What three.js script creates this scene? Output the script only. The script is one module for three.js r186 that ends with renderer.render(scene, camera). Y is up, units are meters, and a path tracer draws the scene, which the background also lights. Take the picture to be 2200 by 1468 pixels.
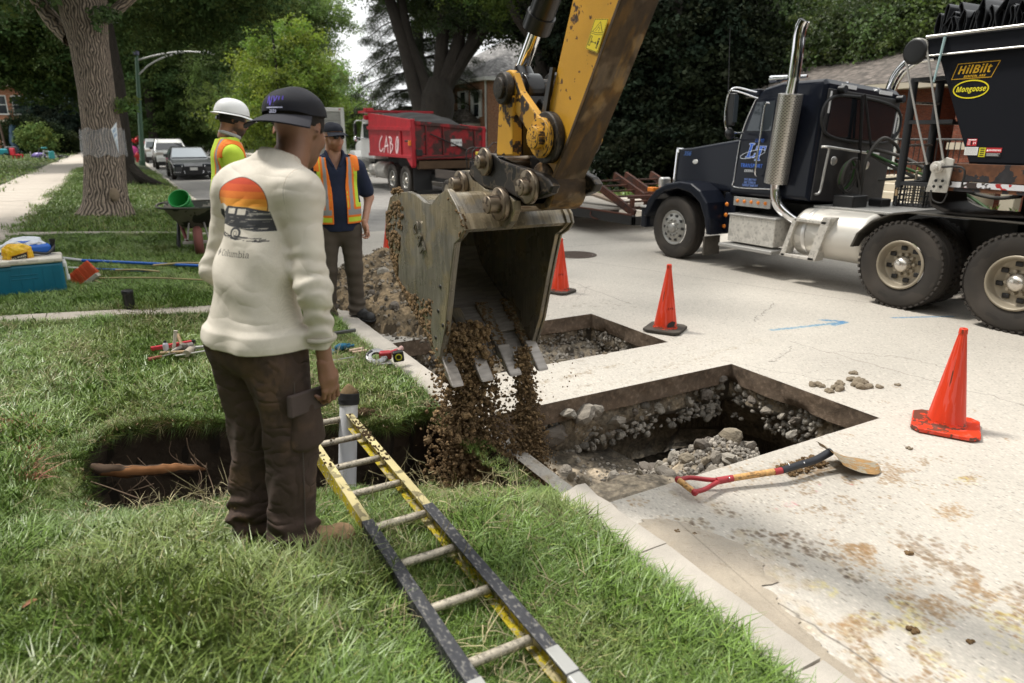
import*as THREE from 'three';
import{RoundedBoxGeometry}from 'three/addons/geometries/RoundedBoxGeometry.js';
import{mergeGeometries}from 'three/addons/utils/BufferGeometryUtils.js';
// ---------------------------------------------------------------- camera, sky, sun, exposure
const scene=new THREE.Scene();
const PITCH=16.66*Math.PI/180,YAW=29.32*Math.PI/180,EYE=1.9,FPX=1467;
const camera=new THREE.PerspectiveCamera(53.16,1024/683,0.1,900);
camera.position.set(0,EYE,0);
camera.rotation.order='YXZ';
camera.rotation.set(-PITCH,-YAW,0);
camera.focus=4.3;camera.userData.fStop=2.2;
const SUN_AZ=-36*Math.PI/180,SUN_EL=61*Math.PI/180;
const SUN=new THREE.Vector3(Math.sin(SUN_AZ)*Math.cos(SUN_EL),Math.sin(SUN_EL),-Math.cos(SUN_AZ)*Math.cos(SUN_EL));
{
const W=256,H=128,d=new Float32Array(W*H*4),v=new THREE.Vector3();
for(let j=0;j<H;j++)for(let i=0;i<W;i++){
const th=((i+0.5)/ W-0.5)*2*Math.PI,el=((j+0.5)/ H-0.5)*Math.PI;
v.set(Math.cos(th)*Math.cos(el),Math.sin(el),Math.sin(th)*Math.cos(el));
const c=Math.max(0,v.dot(SUN)),veil=0.5*Math.pow(c,5)+ 0.8*Math.pow(c,40);
const cl=0.05*Math.sin(th*3+el*7)+ 0.04*Math.sin(th*7-el*11);
const b=el<0?0.35:0.92+0.16*Math.sin(el)+ cl*0.6+veil,k=(j*W+i)*4;
d[k]=b*0.985;d[k+1]=b;d[k+2]=b*1.0;d[k+3]=1;}
const t=new THREE.DataTexture(d,W,H,THREE.RGBAFormat,THREE.FloatType);
t.mapping=THREE.EquirectangularReflectionMapping;t.magFilter=t.minFilter=THREE.LinearFilter;t.needsUpdate=true;
scene.background=t;scene.environment=t;}
const sun=new THREE.DirectionalLight(new THREE.Color(1,0.955,0.88),2.9);
sun.position.copy(SUN).multiplyScalar(60);sun.castShadow=true;sun.shadow.radius=14;
sun.shadow.mapSize.set(4096,4096);
Object.assign(sun.shadow.camera,{left:-35,right:35,top:35,bottom:-35,near:1,far:160});
sun.target.position.set(4,0,-8);
scene.add(sun,sun.target);sun.position.add(sun.target.position);
const renderer=new THREE.WebGLRenderer({antialias:true});
renderer.toneMapping=THREE.LinearToneMapping;renderer.toneMappingExposure=1.3;
renderer.shadowMap.enabled=true;
// ---------------------------------------------------------------- helpers
let seed=12345;
const rnd=()=>{seed=(seed*1664525+1013904223)>>>0;return seed/4294967296;};
const rr=(a,b)=>a +(b-a)*rnd();
const V=(x,y,z)=>new THREE.Vector3(x,y,z);
const sstep=(a,b,x)=>{x=Math.min(1,Math.max(0,(x-a)/(b-a)));return x*x*(3-2*x);};
const hsh=(x,y,z)=>{let h=(x*374761393+y*668265263+z*1442695041)| 0;h=Math.imul(h ^(h>>>13),1274126177);h ^=h>>>16;return(h>>>0)/ 4294967296;};
function vn(x,y,z=0){
const X=Math.floor(x),Y=Math.floor(y),Z=Math.floor(z);let u=x-X,v=y-Y,w=z-Z;
u=u*u*(3-2*u);v=v*v*(3-2*v);w=w*w*(3-2*w);
const L=(a,b,t)=>a +(b-a)*t;
return L(L(L(hsh(X,Y,Z),hsh(X+1,Y,Z),u),L(hsh(X,Y+1,Z),hsh(X+1,Y+1,Z),u),v),
L(L(hsh(X,Y,Z+1),hsh(X+1,Y,Z+1),u),L(hsh(X,Y+1,Z+1),hsh(X+1,Y+1,Z+1),u),v),w);}
const fbm=(x,y,z=0,o=4)=>{let s=0,a=0.5;for(let i=0;i<o;i++){s +=a*vn(x,y,z);x=x*2.03+7.1;y=y*2.03+3.7;z=z*2.03+5.3;a*=0.5;}return s /(1-Math.pow(0.5,o));};
const vp=(x,y,p)=>{const X=Math.floor(x),Y=Math.floor(y);let u=x-X,v=y-Y;u=u*u*(3-2*u);v=v*v*(3-2*v);const m=(a)=>((a % p)+ p)% p,a=hsh(m(X),m(Y),9),b=hsh(m(X+1),m(Y),9),c=hsh(m(X),m(Y+1),9),d=hsh(m(X+1),m(Y+1),9);return a +(b-a)*u +(c-a)*v +(a-b-c+d)*u*v;};
const fp=(u,v,p,o=4)=>{let s=0,a=0.5;for(let i=0;i<o;i++){s +=a*vp(u*p,v*p,p);p*=2;a*=0.5;}return s /(1-Math.pow(0.5,o));};
const ff=V(Math.sin(YAW)*Math.cos(PITCH),-Math.sin(PITCH),-Math.cos(YAW)*Math.cos(PITCH)),fr=V(Math.cos(YAW),0,Math.sin(YAW)),fu=V().crossVectors(fr,ff);
const ray=(u,v)=>ff.clone().addScaledVector(fr,(u-1100)/ FPX).addScaledVector(fu,-(v-734)/ FPX);
const at=(u,v,y=0)=>{const d=ray(u,v);return V(0,EYE,0).addScaledVector(d,(y-EYE)/ d.y);};
const atD=(u,v,dep)=>V(0,EYE,0).addScaledVector(ray(u,v),dep);
const atX=(u,v,x)=>{const d=ray(u,v);return V(0,EYE,0).addScaledVector(d,x/d.x);};
const used={};
const numbered=(n)=>{const k=used[n]=(used[n]??-1)+ 1;return k?`${n}_${String(k).padStart(3, '0')}`:n;};
function tag(o,label,category,group,kind){
if(label)o.userData.label=label;if(category)o.userData.category=category;
if(group)o.userData.group=group;if(kind)o.userData.kind=kind;return o;}
function thing(name,label,category,pos=[0,0,0],turn=0,group){
const o=new THREE.Group();o.name=numbered(name);o.position.set(...pos);o.rotation.y=turn;scene.add(o);
return tag(o,label,category,group);}
function prep(g){g=g.index?g.toNonIndexed():g;for(const k of Object.keys(g.attributes))if(!['position','normal','uv','color'].includes(k))g.deleteAttribute(k);
if(!g.attributes.uv)g.setAttribute('uv',new THREE.BufferAttribute(new Float32Array(g.attributes.position.count*2),2));return g;}
const mg=(l)=>{l=l.flat();return l.length>1?mergeGeometries(l.map(prep)):l[0];};
function part(parent,name,geo,mat,label){
const m=new THREE.Mesh(Array.isArray(geo)?mg(geo):geo,mat);m.name=name;m.castShadow=m.receiveShadow=true;parent.add(m);
if(label)m.userData.label=label;return m;}
const partW=(parent,name,geo,mat,label)=>{geo=mg([geo].flat());const p=parent.position;return part(parent,name,geo.translate(-p.x,-p.y,-p.z),mat,label);};
function single(name,geo,mat,label,category,group,kind){const m=part(scene,numbered(name),geo,mat);return tag(m,label,category,group,kind);}
const struct=(name,geo,mat)=>single(name,geo,mat,null,null,null,'structure');
const bx=(w,h,d,x=0,y=0,z=0,r=0,s=2)=>(r?new RoundedBoxGeometry(w,h,d,s,Math.min(r,w*.49,h*.49,d*.49)):new THREE.BoxGeometry(w,h,d)).translate(x,y,z);
const b6=(x0,x1,y0,y1,z0,z1,r=0)=>bx(x1-x0,y1-y0,z1-z0,(x0+x1)/ 2,(y0+y1)/ 2,(z0+z1)/ 2,r);
const vec=(p)=>p.isVector3?p:V(...p);
function cy(a,b,r0,r1=r0,seg=16,open=false){
a=vec(a);b=vec(b);const d=b.clone().sub(a),L=d.length(),g=new THREE.CylinderGeometry(r1,r0,L,seg,1,open);
g.applyQuaternion(new THREE.Quaternion().setFromUnitVectors(V(0,1,0),d.divideScalar(L)));const c=a.clone().lerp(b,.5);return g.translate(c.x,c.y,c.z);}
const tb=(pts,r,seg=8,n=pts.length*6,closed=false)=>new THREE.TubeGeometry(new THREE.CatmullRomCurve3(pts.map(vec),closed,'catmullrom',.5),n,r,seg,closed);
function taper(pts,seg=10,n=pts.length*5,lump=0){
const c=new THREE.CatmullRomCurve3(pts.map((p)=>V(p[0],p[1],p[2]))),g=new THREE.TubeGeometry(c,n,1,seg),P=g.attributes.position,U=g.attributes.uv,A=V(),len=c.getLength();
for(let i=0;i<=n;i++){const t=i/n,k=c.getUtoTmapping(t)*(pts.length-1),a=Math.min(pts.length-2,Math.floor(k)),r=pts[a][3]+(pts[a+1][3]- pts[a][3])*(k-a);c.getPointAt(t,A);
for(let j=0;j<=seg;j++){const q=i*(seg+1)+ j,v=V().fromBufferAttribute(P,q).sub(A),l=r*(1+lump*(vn(v.x*2+i*.3,v.y*2,v.z*2)- .5));v.multiplyScalar(l).add(A);P.setXYZ(q,v.x,v.y,v.z);U.setXY(q,j/seg*Math.max(1,Math.round(pts[0][3]*6)),t*len*.8);}}
g.computeVertexNormals();return g;}
const shp=(pts,holes=[])=>{const s=new THREE.Shape(pts.map((p)=>new THREE.Vector2(p[0],p[1])));for(const h of holes)s.holes.push(new THREE.Path(h.map((p)=>new THREE.Vector2(p[0],p[1]))));return s;};
const ext=(s,d,bev=0,seg=2)=>new THREE.ExtrudeGeometry(s instanceof THREE.Shape?s:shp(s),{depth:d-2*bev,bevelEnabled:bev>0,bevelThickness:bev,bevelSize:bev,bevelOffset:-bev,bevelSegments:seg,curveSegments:20}).translate(0,0,bev);
const exX=(pts,x0,x1,bev=0,seg=2)=>ext(pts,x1-x0,bev,seg).rotateY(-Math.PI/2).translate(x1,0,0);
const exY=(pts,y0,y1,bev=0)=>ext(pts.map((p)=>[p[0],-p[1]]),y1-y0,bev).rotateX(-Math.PI/2).translate(0,y0,0);
const lath=(pts,seg=24)=>new THREE.LatheGeometry(pts.map((p)=>new THREE.Vector2(Math.max(1e-5,p[0]),p[1])),seg);
function wuv(g,s=1){g=prep(g.index?g.toNonIndexed():g);const P=g.attributes.position,N=g.attributes.normal,U=g.attributes.uv;
for(let i=0;i<P.count;i++){const a=Math.abs(N.getX(i)),b=Math.abs(N.getY(i)),c=Math.abs(N.getZ(i));const x=P.getX(i),y=P.getY(i),z=P.getZ(i);
if(b>a&&b>c)U.setXY(i,x*s,z*s);else if(a>c)U.setXY(i,z*s,y*s);else U.setXY(i,x*s,y*s);}return g;}
function rough(g,amp,f,sd=0){const P=g.attributes.position;if(!g.attributes.normal)g.computeVertexNormals();const key=new Map(),N=g.attributes.normal;
for(let i=0;i<P.count;i++){const k=[P.getX(i),P.getY(i),P.getZ(i)].map((q)=>Math.round(q*2e3)).join();const e=key.get(k)??V();e.x +=N.getX(i);e.y +=N.getY(i);e.z +=N.getZ(i);key.set(k,e);}
const src=P.array.slice();for(let i=0;i<P.count;i++){const x=src[i*3],y=src[i*3+1],z=src[i*3+2],n=key.get([x,y,z].map((q)=>Math.round(q*2e3)).join()).clone().normalize(),d=amp*2*(fbm(x*f+sd,y*f,z*f,3)- .5);P.setXYZ(i,x+n.x*d,y+n.y*d,z+n.z*d);}
g.computeVertexNormals();return g;}
const chip=(r,sd,det=1)=>{const g=new THREE.IcosahedronGeometry(r,det),P=g.attributes.position;for(let i=0;i<P.count;i++){const v=V().fromBufferAttribute(P,i),k=.62+.76*vn(v.x/r*1.3+sd*7.3,v.y/r*1.3+3,v.z/r*1.3+sd);v.multiplyScalar(k);P.setXYZ(i,v.x,v.y*.85,v.z);}g.computeVertexNormals();return g;};
function tex(w,h,fn,srgb=true,rep=null){
const d=new Uint8Array(w*h*4);for(let j=0;j<h;j++)for(let i=0;i<w;i++){const c=fn((i+.5)/ w,(j+.5)/ h),k=(j*w+i)*4;if(typeof c==='number')d[k]=d[k+1]=d[k+2]=c*255;else{d[k]=c[0];d[k+1]=c[1];d[k+2]=c[2];}d[k+3]=255;}
const t=new THREE.DataTexture(d,w,h);t.magFilter=THREE.LinearFilter;t.minFilter=THREE.LinearMipmapLinearFilter;t.wrapS=t.wrapT=THREE.RepeatWrapping;if(srgb)t.colorSpace=THREE.SRGBColorSpace;if(rep)t.repeat.set(rep,rep);t.needsUpdate=true;return t;}
function cvs(w,h,fn,srgb=true){const c=document.createElement('canvas');c.width=w;c.height=h;const x=c.getContext('2d');fn(x,w,h);const t=new THREE.CanvasTexture(c);if(srgb)t.colorSpace=THREE.SRGBColorSpace;return t;}
const M=(color,roughness=.7,metalness=0,more={})=>new THREE.MeshStandardMaterial({color,roughness,metalness,side:THREE.DoubleSide,...more});
const lin=(r,g,b)=>new THREE.Color().setRGB(r,g,b);
const mottle=tex(512,512,(u,v)=>{const k=.72+.28*fp(u,v,5,5)+ .1*(hsh(u*512 | 0,v*512 | 0,1)- .5);const g=Math.min(255,255*k);return[g,g,g];});
const grainB=tex(512,512,(u,v)=>.5*fp(u,v,24,4)+ .5*hsh(u*512 | 0,v*512 | 0,3),false);
const lumpB=tex(512,512,(u,v)=>fp(u,v,10,6),false);
const withMap=(m,map,s)=>{m.map=map;return m;};
// ---------------------------------------------------------------- ground, road, kerbs, holes
const groundY=(x)=>.12+.28*Math.pow(Math.min(1,Math.max(0,(1.72-x)/ 3.3)),.6);
const inPoly=(x,z,p)=>{let c=false;for(let i=0,j=p.length-1;i<p.length;j=i++){const[xi,zi]=p[i],[xj,zj]=p[j];if((zi>z)!==(zj>z)&&x<(xj-xi)*(z-zi)/(zj-zi)+ xi)c=!c;}return c;};
const edgeD=(x,z,p)=>{let b=9;for(let i=0,j=p.length-1;i<p.length;j=i++){const[x0,z0]=p[j],[x1,z1]=p[i],dx=x1-x0,dz=z1-z0,t=Math.min(1,Math.max(0,((x-x0)*dx +(z-z0)*dz)/(dx*dx+dz*dz)));b=Math.min(b,Math.hypot(x-x0-dx*t,z-z0-dz*t));}return b;};
const PIT=[[-.4,-3.75],[-.38,-3.4],[-.3,-3.2],[-.1,-3.16],[.1,-3.12],[.71,-3.01],[1.1,-2.88],[1.32,-2.8],[1.74,-2.68],[1.74,-3.96],[1.5,-3.93],[1.25,-3.74],[1.08,-3.86],[.39,-4.1],[-.02,-4.24],[-.26,-4.18],[-.38,-3.98]];
PIT.splice(0,99,...PIT.flatMap(([x0,z0],i)=>{const[x1,z1]=PIT[(i+1)% PIT.length],L=Math.hypot(x1-x0,z1-z0),n=Math.max(1,Math.round(L/.07));return Array.from({length:n},(_,k)=>{const x=x0 +(x1-x0)*k/n,z=z0 +(z1-z0)*k/n,d=x<1.6?.09*(fbm(x*7,z*7,5,3)- .5):0;return[x+d*.6,z+d];});}));
const H1=[2.0,4.45,-4.0,-2.62],H2=[2.06,4.42,-6.05,-4.78];
const rect=([a,b,c,d])=>[[a,c],[b,c],[b,d],[a,d]];
function flat(outer,holes,y){const g=new THREE.ShapeGeometry(shp(outer.map(([x,z])=>[x,-z]),holes.map((h)=>h.map(([x,z])=>[x,-z])))).rotateX(-Math.PI/2).translate(0,y,0);return wuv(g);}
const concC=(u,v,base,amp)=>{const n=fp(u,v,4,6),s=hsh(u*1024 | 0,v*1024 | 0,5),k=1+amp*(n-.5)+ .16*(s-.5)-(s>.985?.25:0);return base.map((c)=>Math.min(255,c*k));};
const concT=tex(1024,1024,(u,v)=>concC(u,v,[172,165,155],.3));
const walkT=tex(1024,1024,(u,v)=>concC(u,v,[182,172,160],.22));
const asphT=tex(1024,1024,(u,v)=>{const c=concC(u,v,[138,135,131],.25);const q=Math.abs(fp(u,v,6,4)- .5)<.004?.6:1;return c.map((k)=>k*q);});
const concM=M(0xffffff,.85,0,{map:concT,bumpMap:grainB,bumpScale:.002});
const walkM=M(0xffffff,.88,0,{map:walkT,bumpMap:grainB,bumpScale:.0015});
const asphM=M(0xffffff,.88,0,{map:asphT,bumpMap:grainB,bumpScale:.002});
const edgeM=M(0xffffff,.95,0,{map:tex(512,512,(u,v)=>{const n=fp(u,v,6,5),q=fp(u+.3,v,40,3),s=hsh(u*512 | 0,v*512 | 0,4),k=.8+.3*(n-.5)+ .3*(q-.5)+ .1*(s-.5),w=q>.64?9:0;return[134*k+w,115*k+w,97*k+w];}),bumpMap:grainB,bumpScale:.006});
const clay=tex(1024,1024,(u,v)=>{const a=fp(u,v,5,6),b=fp(u+.37,v+.11,12,5),s=hsh(u*1024 | 0,v*1024 | 0,8),c2=fp(u+.6,v,48,3),k=.74+.3*(a-.5)+ .3*(b-.5)+ .5*(c2-.5)+ .16*(s-.5);const w=sstep(.52,.6,b);return[160*k+16*w,147*k+14*w,128*k+11*w];});
const clayM=M(0xffffff,.96,0,{map:clay,bumpMap:lumpB,bumpScale:.05});
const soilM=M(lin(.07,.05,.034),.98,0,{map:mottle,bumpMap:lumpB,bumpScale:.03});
const RX0=1.9,RX1=11.2,RZ0=-14,RZ1=2,RW=2048;
const roadMap=cvs(RW,RW,(c)=>{
const X=(x)=>(x-RX0)/(RX1-RX0)*RW,Z=(z)=>(z-RZ0)/(RZ1-RZ0)*RW,mx=RW /(RX1-RX0),mz=RW /(RZ1-RZ0);
c.fillStyle='rgb(193,186,175)';c.fillRect(0,0,RW,RW);
const dab=(x,z,r,col,a)=>{c.globalAlpha=a;c.fillStyle=col;c.beginPath();c.ellipse(X(x),Z(z),r*mx,r*mz,0,0,7);c.fill();};
const splat=(x,z,sx,sz,n,r,col,a,ang=0)=>{for(let i=0;i<n;i++){const g=Math.sqrt(-2*Math.log(rnd()+ 1e-6)),t=rnd()*6.283,p=g*Math.cos(t)*sx*.5,q=g*Math.sin(t)*sz*.5;const px=x+p*Math.cos(ang)- q*Math.sin(ang),pz=z+p*Math.sin(ang)+ q*Math.cos(ang);if(vn(px*9,pz*9,3)>.38)dab(px,pz,r*rr(.4,1.2),col,a*rr(.5,1));}};
for(let i=0;i<900;i++){const x=rr(1.9,11.2),z=rr(-14,2);splat(x,z,.5,1.2,6,.03,rnd()<.5?'rgb(165,158,149)':'rgb(210,204,194)',.12);}
for(let i=0;i<9000;i++)dab(rr(1.9,11.2),rr(-14,2),rr(.003,.009),rnd()<.6?'rgb(120,112,104)':'rgb(215,210,202)',.35);
splat(2.3,-1.75,.36,.95,900,.03,'rgb(176,158,130)',.2);splat(2.0,-1.5,.15,1.6,500,.03,'rgb(150,124,92)',.25);
for(const[x,z]of[[2.36,-2.35],[2.49,-2.17],[2.61,-2.01],[2.64,-1.76],[2.63,-1.56],[2.54,-1.39],[2.39,-2.28],[2.55,-2.1],[2.6,-1.9]])splat(x,z,.1,.16,60,.012,'rgb(92,76,60)',.55,.5);
for(const[x,z]of[[3.07,-1.48],[3.16,-1.3],[3.2,-1.12],[2.95,-1.62],[3.1,-1.4]])splat(x,z,.07,.3,90,.014,'rgb(120,98,74)',.4,.3);
for(const[x,z,s]of[[2.87,-2.54,.2],[2.08,-2.5,.13],[2.14,-2.4,.22],[3.24,-2.37,.2],[2.88,-1.73,.13],[2.89,-1.66,.13],[2.35,-1.38,.11],[2.34,-1.21,.2],[2.3,-1.12,.17],[2.82,-1.23,.24],[2.75,-1.3,.2],[4.06,-2.01,.12],[4.06,-1.84,.1],[3.6,-1.65,.11],[2.83,-1.65,.16],[3.01,-1.05,.12],[3.11,-2.09,.2],[3.55,-2.15,.35],[3.07,-1.23,.12],[3.65,-1.37,.17],[3.4,-2.3,.2],[3.75,-2.05,.16]])
splat(x,z,s,s*.8,260*s/.15,.009,['rgb(150,116,76)','rgb(136,104,68)','rgb(120,92,60)'][rnd()*3 | 0],.42);
for(let i=0;i<70;i++)splat(rr(2,5.5),rr(-3,.5),.05,.05,14,.007,'rgb(140,104,66)',.5);
for(let i=0;i<26;i++)splat(rr(2.2,5),rr(-4.8,-4.1),.7,.03,26,.012,'rgb(140,124,104)',.3,.12);
splat(2.9,-4.4,1.4,.05,500,.012,'rgb(142,126,104)',.4,-.1);splat(4.6,-4.3,1.2,.06,300,.012,'rgb(150,136,116)',.35,-.15);
for(let i=0;i<30;i++)splat(rr(2.1,5),rr(-9.5,-6.1),.3,.3,30,.02,'rgb(120,108,92)',.35);
splat(2.6,-7.6,1.4,2.6,1600,.02,'rgb(112,100,84)',.4);
const spray=(pts,col,w,n)=>{for(let i=0;i+1<pts.length;i++)for(let k=0;k<n;k++){const t=rnd();dab(pts[i][0]+(pts[i+1][0]- pts[i][0])*t+rr(-w,w),pts[i][1]+(pts[i+1][1]- pts[i][1])*t+rr(-w,w),rr(.006,.016),col,.17);}};
spray([[5.62,-4.59],[6.1,-4.5],[6.5,-4.44]],'rgb(72,128,170)',.024,260);spray([[6.44,-4.6],[6.6,-4.42],[6.36,-4.4]],'rgb(60,120,168)',.03,240);spray([[7.19,-4.29],[7.5,-4.15],[7.85,-3.99]],'rgb(70,126,170)',.02,200);
for(const[x,z,s]of[[1.97,-1.67,.14],[1.96,-1.4,.16],[2.55,-1.28,.15],[2.55,-1.07,.2],[2.93,-1.03,.16],[4.04,-1.88,.1],[2.5,-1.5,.1]])splat(x,z,s,s,130,.012,'rgb(226,208,96)',.22);
splat(3.3,-2.14,.12,.06,90,.008,'rgb(200,70,110)',.4);splat(2.96,-2.12,.12,.05,40,.008,'rgb(214,120,140)',.25);
const crack=(pts,w,j,col='rgb(84,78,72)')=>{c.globalAlpha=.5;c.strokeStyle=col;c.lineWidth=w;c.beginPath();for(let i=0;i+1<pts.length;i++)for(let k=0;k<=14;k++){const t=k/14,x=pts[i][0]+(pts[i+1][0]- pts[i][0])*t+rr(-j,j),z=pts[i][1]+(pts[i+1][1]- pts[i][1])*t+rr(-j,j);i+k?c.lineTo(X(x),Z(z)):c.moveTo(X(x),Z(z));}c.stroke();};
crack([[6.15,-9.24],[6.6,-8.12],[6.94,-6.99],[7.58,-4.99],[8.3,-3.5]],2.2,.012);crack([[5.76,-4.93],[6.14,-5.14],[6.66,-5.42]],1.4,.03);crack([[5.46,-4.2],[5.52,-3.28],[5.62,-2.25],[5.5,-.5]],1.6,.03);
crack([[5.59,-3.78],[5.95,-3.34],[6.02,-2.86]],1.2,.03);crack([[2.22,-2.3],[2.2,-1.5],[2.22,-.6],[2.2,.5]],2,.012);crack([[5.2,-14],[5.1,-11],[5.25,-8],[5.1,-6.2]],2,.02);crack([[2,-10.4],[4,-10.5],[8,-10.2],[11,-10.3]],2,.02);crack([[3,-12.6],[6,-12.4],[11,-12.7]],2,.02);
for(let i=0;i<5;i++){const x=rr(4.6,9),z=rr(-7,0);crack([[x,z],[x+rr(-.6,.6),z+rr(-.6,.6)],[x+rr(-.9,.9),z+rr(-.9,.9)]],1,.03);}
c.globalAlpha=1;const im=c.getImageData(0,0,RW,RW),D=im.data;
for(let j=0;j<RW;j++)for(let i=0;i<RW;i++){const q=(j*RW+i)*4,s=hsh(i,j,4),s2=hsh(i>>1,j>>1,6),k=.93+.17*(fbm(i/260,j/150,2,4)- .5)+ .09*(s-.5)+ .07*(s2-.5)+(s2>.97?.07:0)-(s2<.03?.12:0);D[q]*=k;D[q+1]*=k;D[q+2]*=k;}
c.putImageData(im,0,0);});
roadMap.anisotropy=8;
const nearRoadM=M(0xffffff,.86,0,{map:roadMap,bumpMap:grainB.clone(),bumpScale:.003});
nearRoadM.bumpMap.repeat.set(9,16);nearRoadM.bumpMap.needsUpdate=true;
{
const g=flat([[-450,-600],[450,-600],[450,200],[-450,200]],[[[-1.4,-7],[6,-7],[6,-1.8],[-1.4,-1.8]]],-.03);
struct('ground',g,M(lin(.07,.1,.03),.95,0,{map:mottle}));}
const road=flat([[RX0,RZ0],[RX1,RZ0],[RX1,RZ1],[RX0,RZ1]],[rect(H1),rect(H2)],0);
{const P=road.attributes.position,U=road.attributes.uv;for(let i=0;i<P.count;i++)U.setXY(i,(P.getX(i)- RX0)/(RX1-RX0),1 -(P.getZ(i)- RZ0)/(RZ1-RZ0));}
const roadO=struct('road',road,nearRoadM);
struct('road',mg([flat([[1.9,-420],[11.2,-420],[11.2,-14],[1.9,-14]],[],0),flat([[1.9,2],[11.2,2],[11.2,60],[1.9,60]],[],0)]),asphM);
const stoneMs=[lin(.34,.3,.25),lin(.43,.39,.33),lin(.22,.19,.16),lin(.32,.27,.2)].map((c)=>M(c,.95,0,{bumpMap:lumpB,bumpScale:.01,map:mottle}));
const chips=[1,2,3,4].map((s)=>rough(chip(1,s,1),.2,1.9,s));
function wallStrip(pts,y0,y1,nY,disp,len=.05){
const out=[];for(let i=0;i+1<pts.length;i++){const a=pts[i],b=pts[i+1],n=Math.max(1,Math.round(Math.hypot(b[0]- a[0],b[1]- a[1])/ len));for(let k=0;k<n;k++)out.push([a[0]+(b[0]- a[0])*k/n,a[1]+(b[1]- a[1])*k/n]);}out.push(pts[pts.length-1]);
const P=[],U=[],I=[];let s=0;
out.forEach(([x,z],i)=>{if(i)s +=Math.hypot(x-out[i-1][0],z-out[i-1][1]);const p=out[Math.max(0,i-1)],q=out[Math.min(out.length-1,i+1)],l=Math.hypot(q[0]- p[0],q[1]- p[1])||1,nx=-(q[1]- p[1])/ l,nz=(q[0]- p[0])/ l;
for(let j=0;j<=nY;j++){const t=j/nY,top=typeof y0==='function'?y0(x,z):y0,y=top +(y1-top)*t,d=disp(x,y,z,t);P.push(x+nx*d,y,z+nz*d);U.push(s,y);}});
for(let i=0;i+1<out.length;i++)for(let j=0;j<nY;j++){const a=i*(nY+1)+ j,b=a+nY+1;I.push(a,b,a+1,b,b+1,a+1);}
const g=new THREE.BufferGeometry();g.setAttribute('position',new THREE.Float32BufferAttribute(P,3));g.setAttribute('uv',new THREE.Float32BufferAttribute(U,2));g.setIndex(I);g.computeVertexNormals();return g;}
function field(x0,x1,z0,z1,st,h,keep=()=>true){
const nx=Math.round((x1-x0)/ st),nz=Math.round((z1-z0)/ st),P=[],U=[],I=[];
for(let j=0;j<=nz;j++)for(let i=0;i<=nx;i++){const x=x0 +(x1-x0)*i/nx,z=z0 +(z1-z0)*j/nz;P.push(x,h(x,z),z);U.push(x,z);}
for(let j=0;j<nz;j++)for(let i=0;i<nx;i++){const x=x0 +(x1-x0)*(i+.5)/ nx,z=z0 +(z1-z0)*(j+.5)/ nz;if(!keep(x,z))continue;const a=j*(nx+1)+ i,b=a+nx+1;I.push(a,b,a+1,b,b+1,a+1);}
const g=new THREE.BufferGeometry();g.setAttribute('position',new THREE.Float32BufferAttribute(P,3));g.setAttribute('uv',new THREE.Float32BufferAttribute(U,2));g.setIndex(I);g.computeVertexNormals();return g;}
function scatter(parent,name,geo,mat,list){const m=new THREE.InstancedMesh(geo,mat,list.length),o=new THREE.Object3D();list.forEach((p,i)=>{o.position.set(p[0],p[1],p[2]);o.rotation.set(rnd()*6,rnd()*6,rnd()*6);o.scale.setScalar(p[3]).multiply(V(rr(.7,1.3),rr(.6,1.1),rr(.7,1.3)));o.updateMatrix();m.setMatrixAt(i,o.matrix);if(p[4])m.setColorAt(i,p[4]);});m.name=name;m.userData.kind='stuff';m.castShadow=m.receiveShadow=true;parent.add(m);return m;}
const cell=(x,y,z)=>{let b=9,X=Math.floor(x),Y=Math.floor(y),Z=Math.floor(z);for(let i=-1;i<2;i++)for(let j=-1;j<2;j++)for(let k=-1;k<2;k++){const px=X+i+hsh(X+i,Y+j,Z+k),py=Y+j+hsh(X+i,Y+j,Z+k+99),pz=Z+k+hsh(X+i+55,Y+j,Z+k);b=Math.min(b,Math.hypot(px-x,py-y,pz-z));}return b;};
const stony=(x,y,z,t)=>.07*(1-cell(x*7,y*7,z*7))- .09+.12*(fbm(x*3,y*3,z*3,4)- .5)- .12*sstep(.1,.7,t);
function digging(name,R,slab,floorH,open,hollow=()=>0){
const o=new THREE.Group();o.name=numbered(name);o.userData.kind='structure';scene.add(o);
const[a,b,c,d]=R,rim=[[a,d],[b,d],[b,c],[a,c]];
const rag=(x,z)=>-slab*(.9+.5*(fbm(x*5,z*5,2,3)- .5));
const sides=open?[rim]:[[...rim,rim[0]]];
for(const s of sides){
const P=wallStrip(s,0,-slab,5,(x,y,z,t)=>-.03*(fbm(x*9,y*9,z*9,4)- .5)*(t>0?1:.25)+ .05*Math.max(0,fbm(x*4,y*5,z*4,3)- .58)*4*t,.04);
part(o,'slab_edge',wuv(P),edgeM);
part(o,'earth_wall',wuv(wallStrip(s,-slab+.03,-1.1,26,(x,y,z,t)=>.015 -(.03+stony(x,y,z,t))*(t>0?1:0)+ hollow(x,y,z),.035)),clayM);}
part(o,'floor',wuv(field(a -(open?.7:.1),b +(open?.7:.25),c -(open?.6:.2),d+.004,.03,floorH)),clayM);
return o;}
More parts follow.
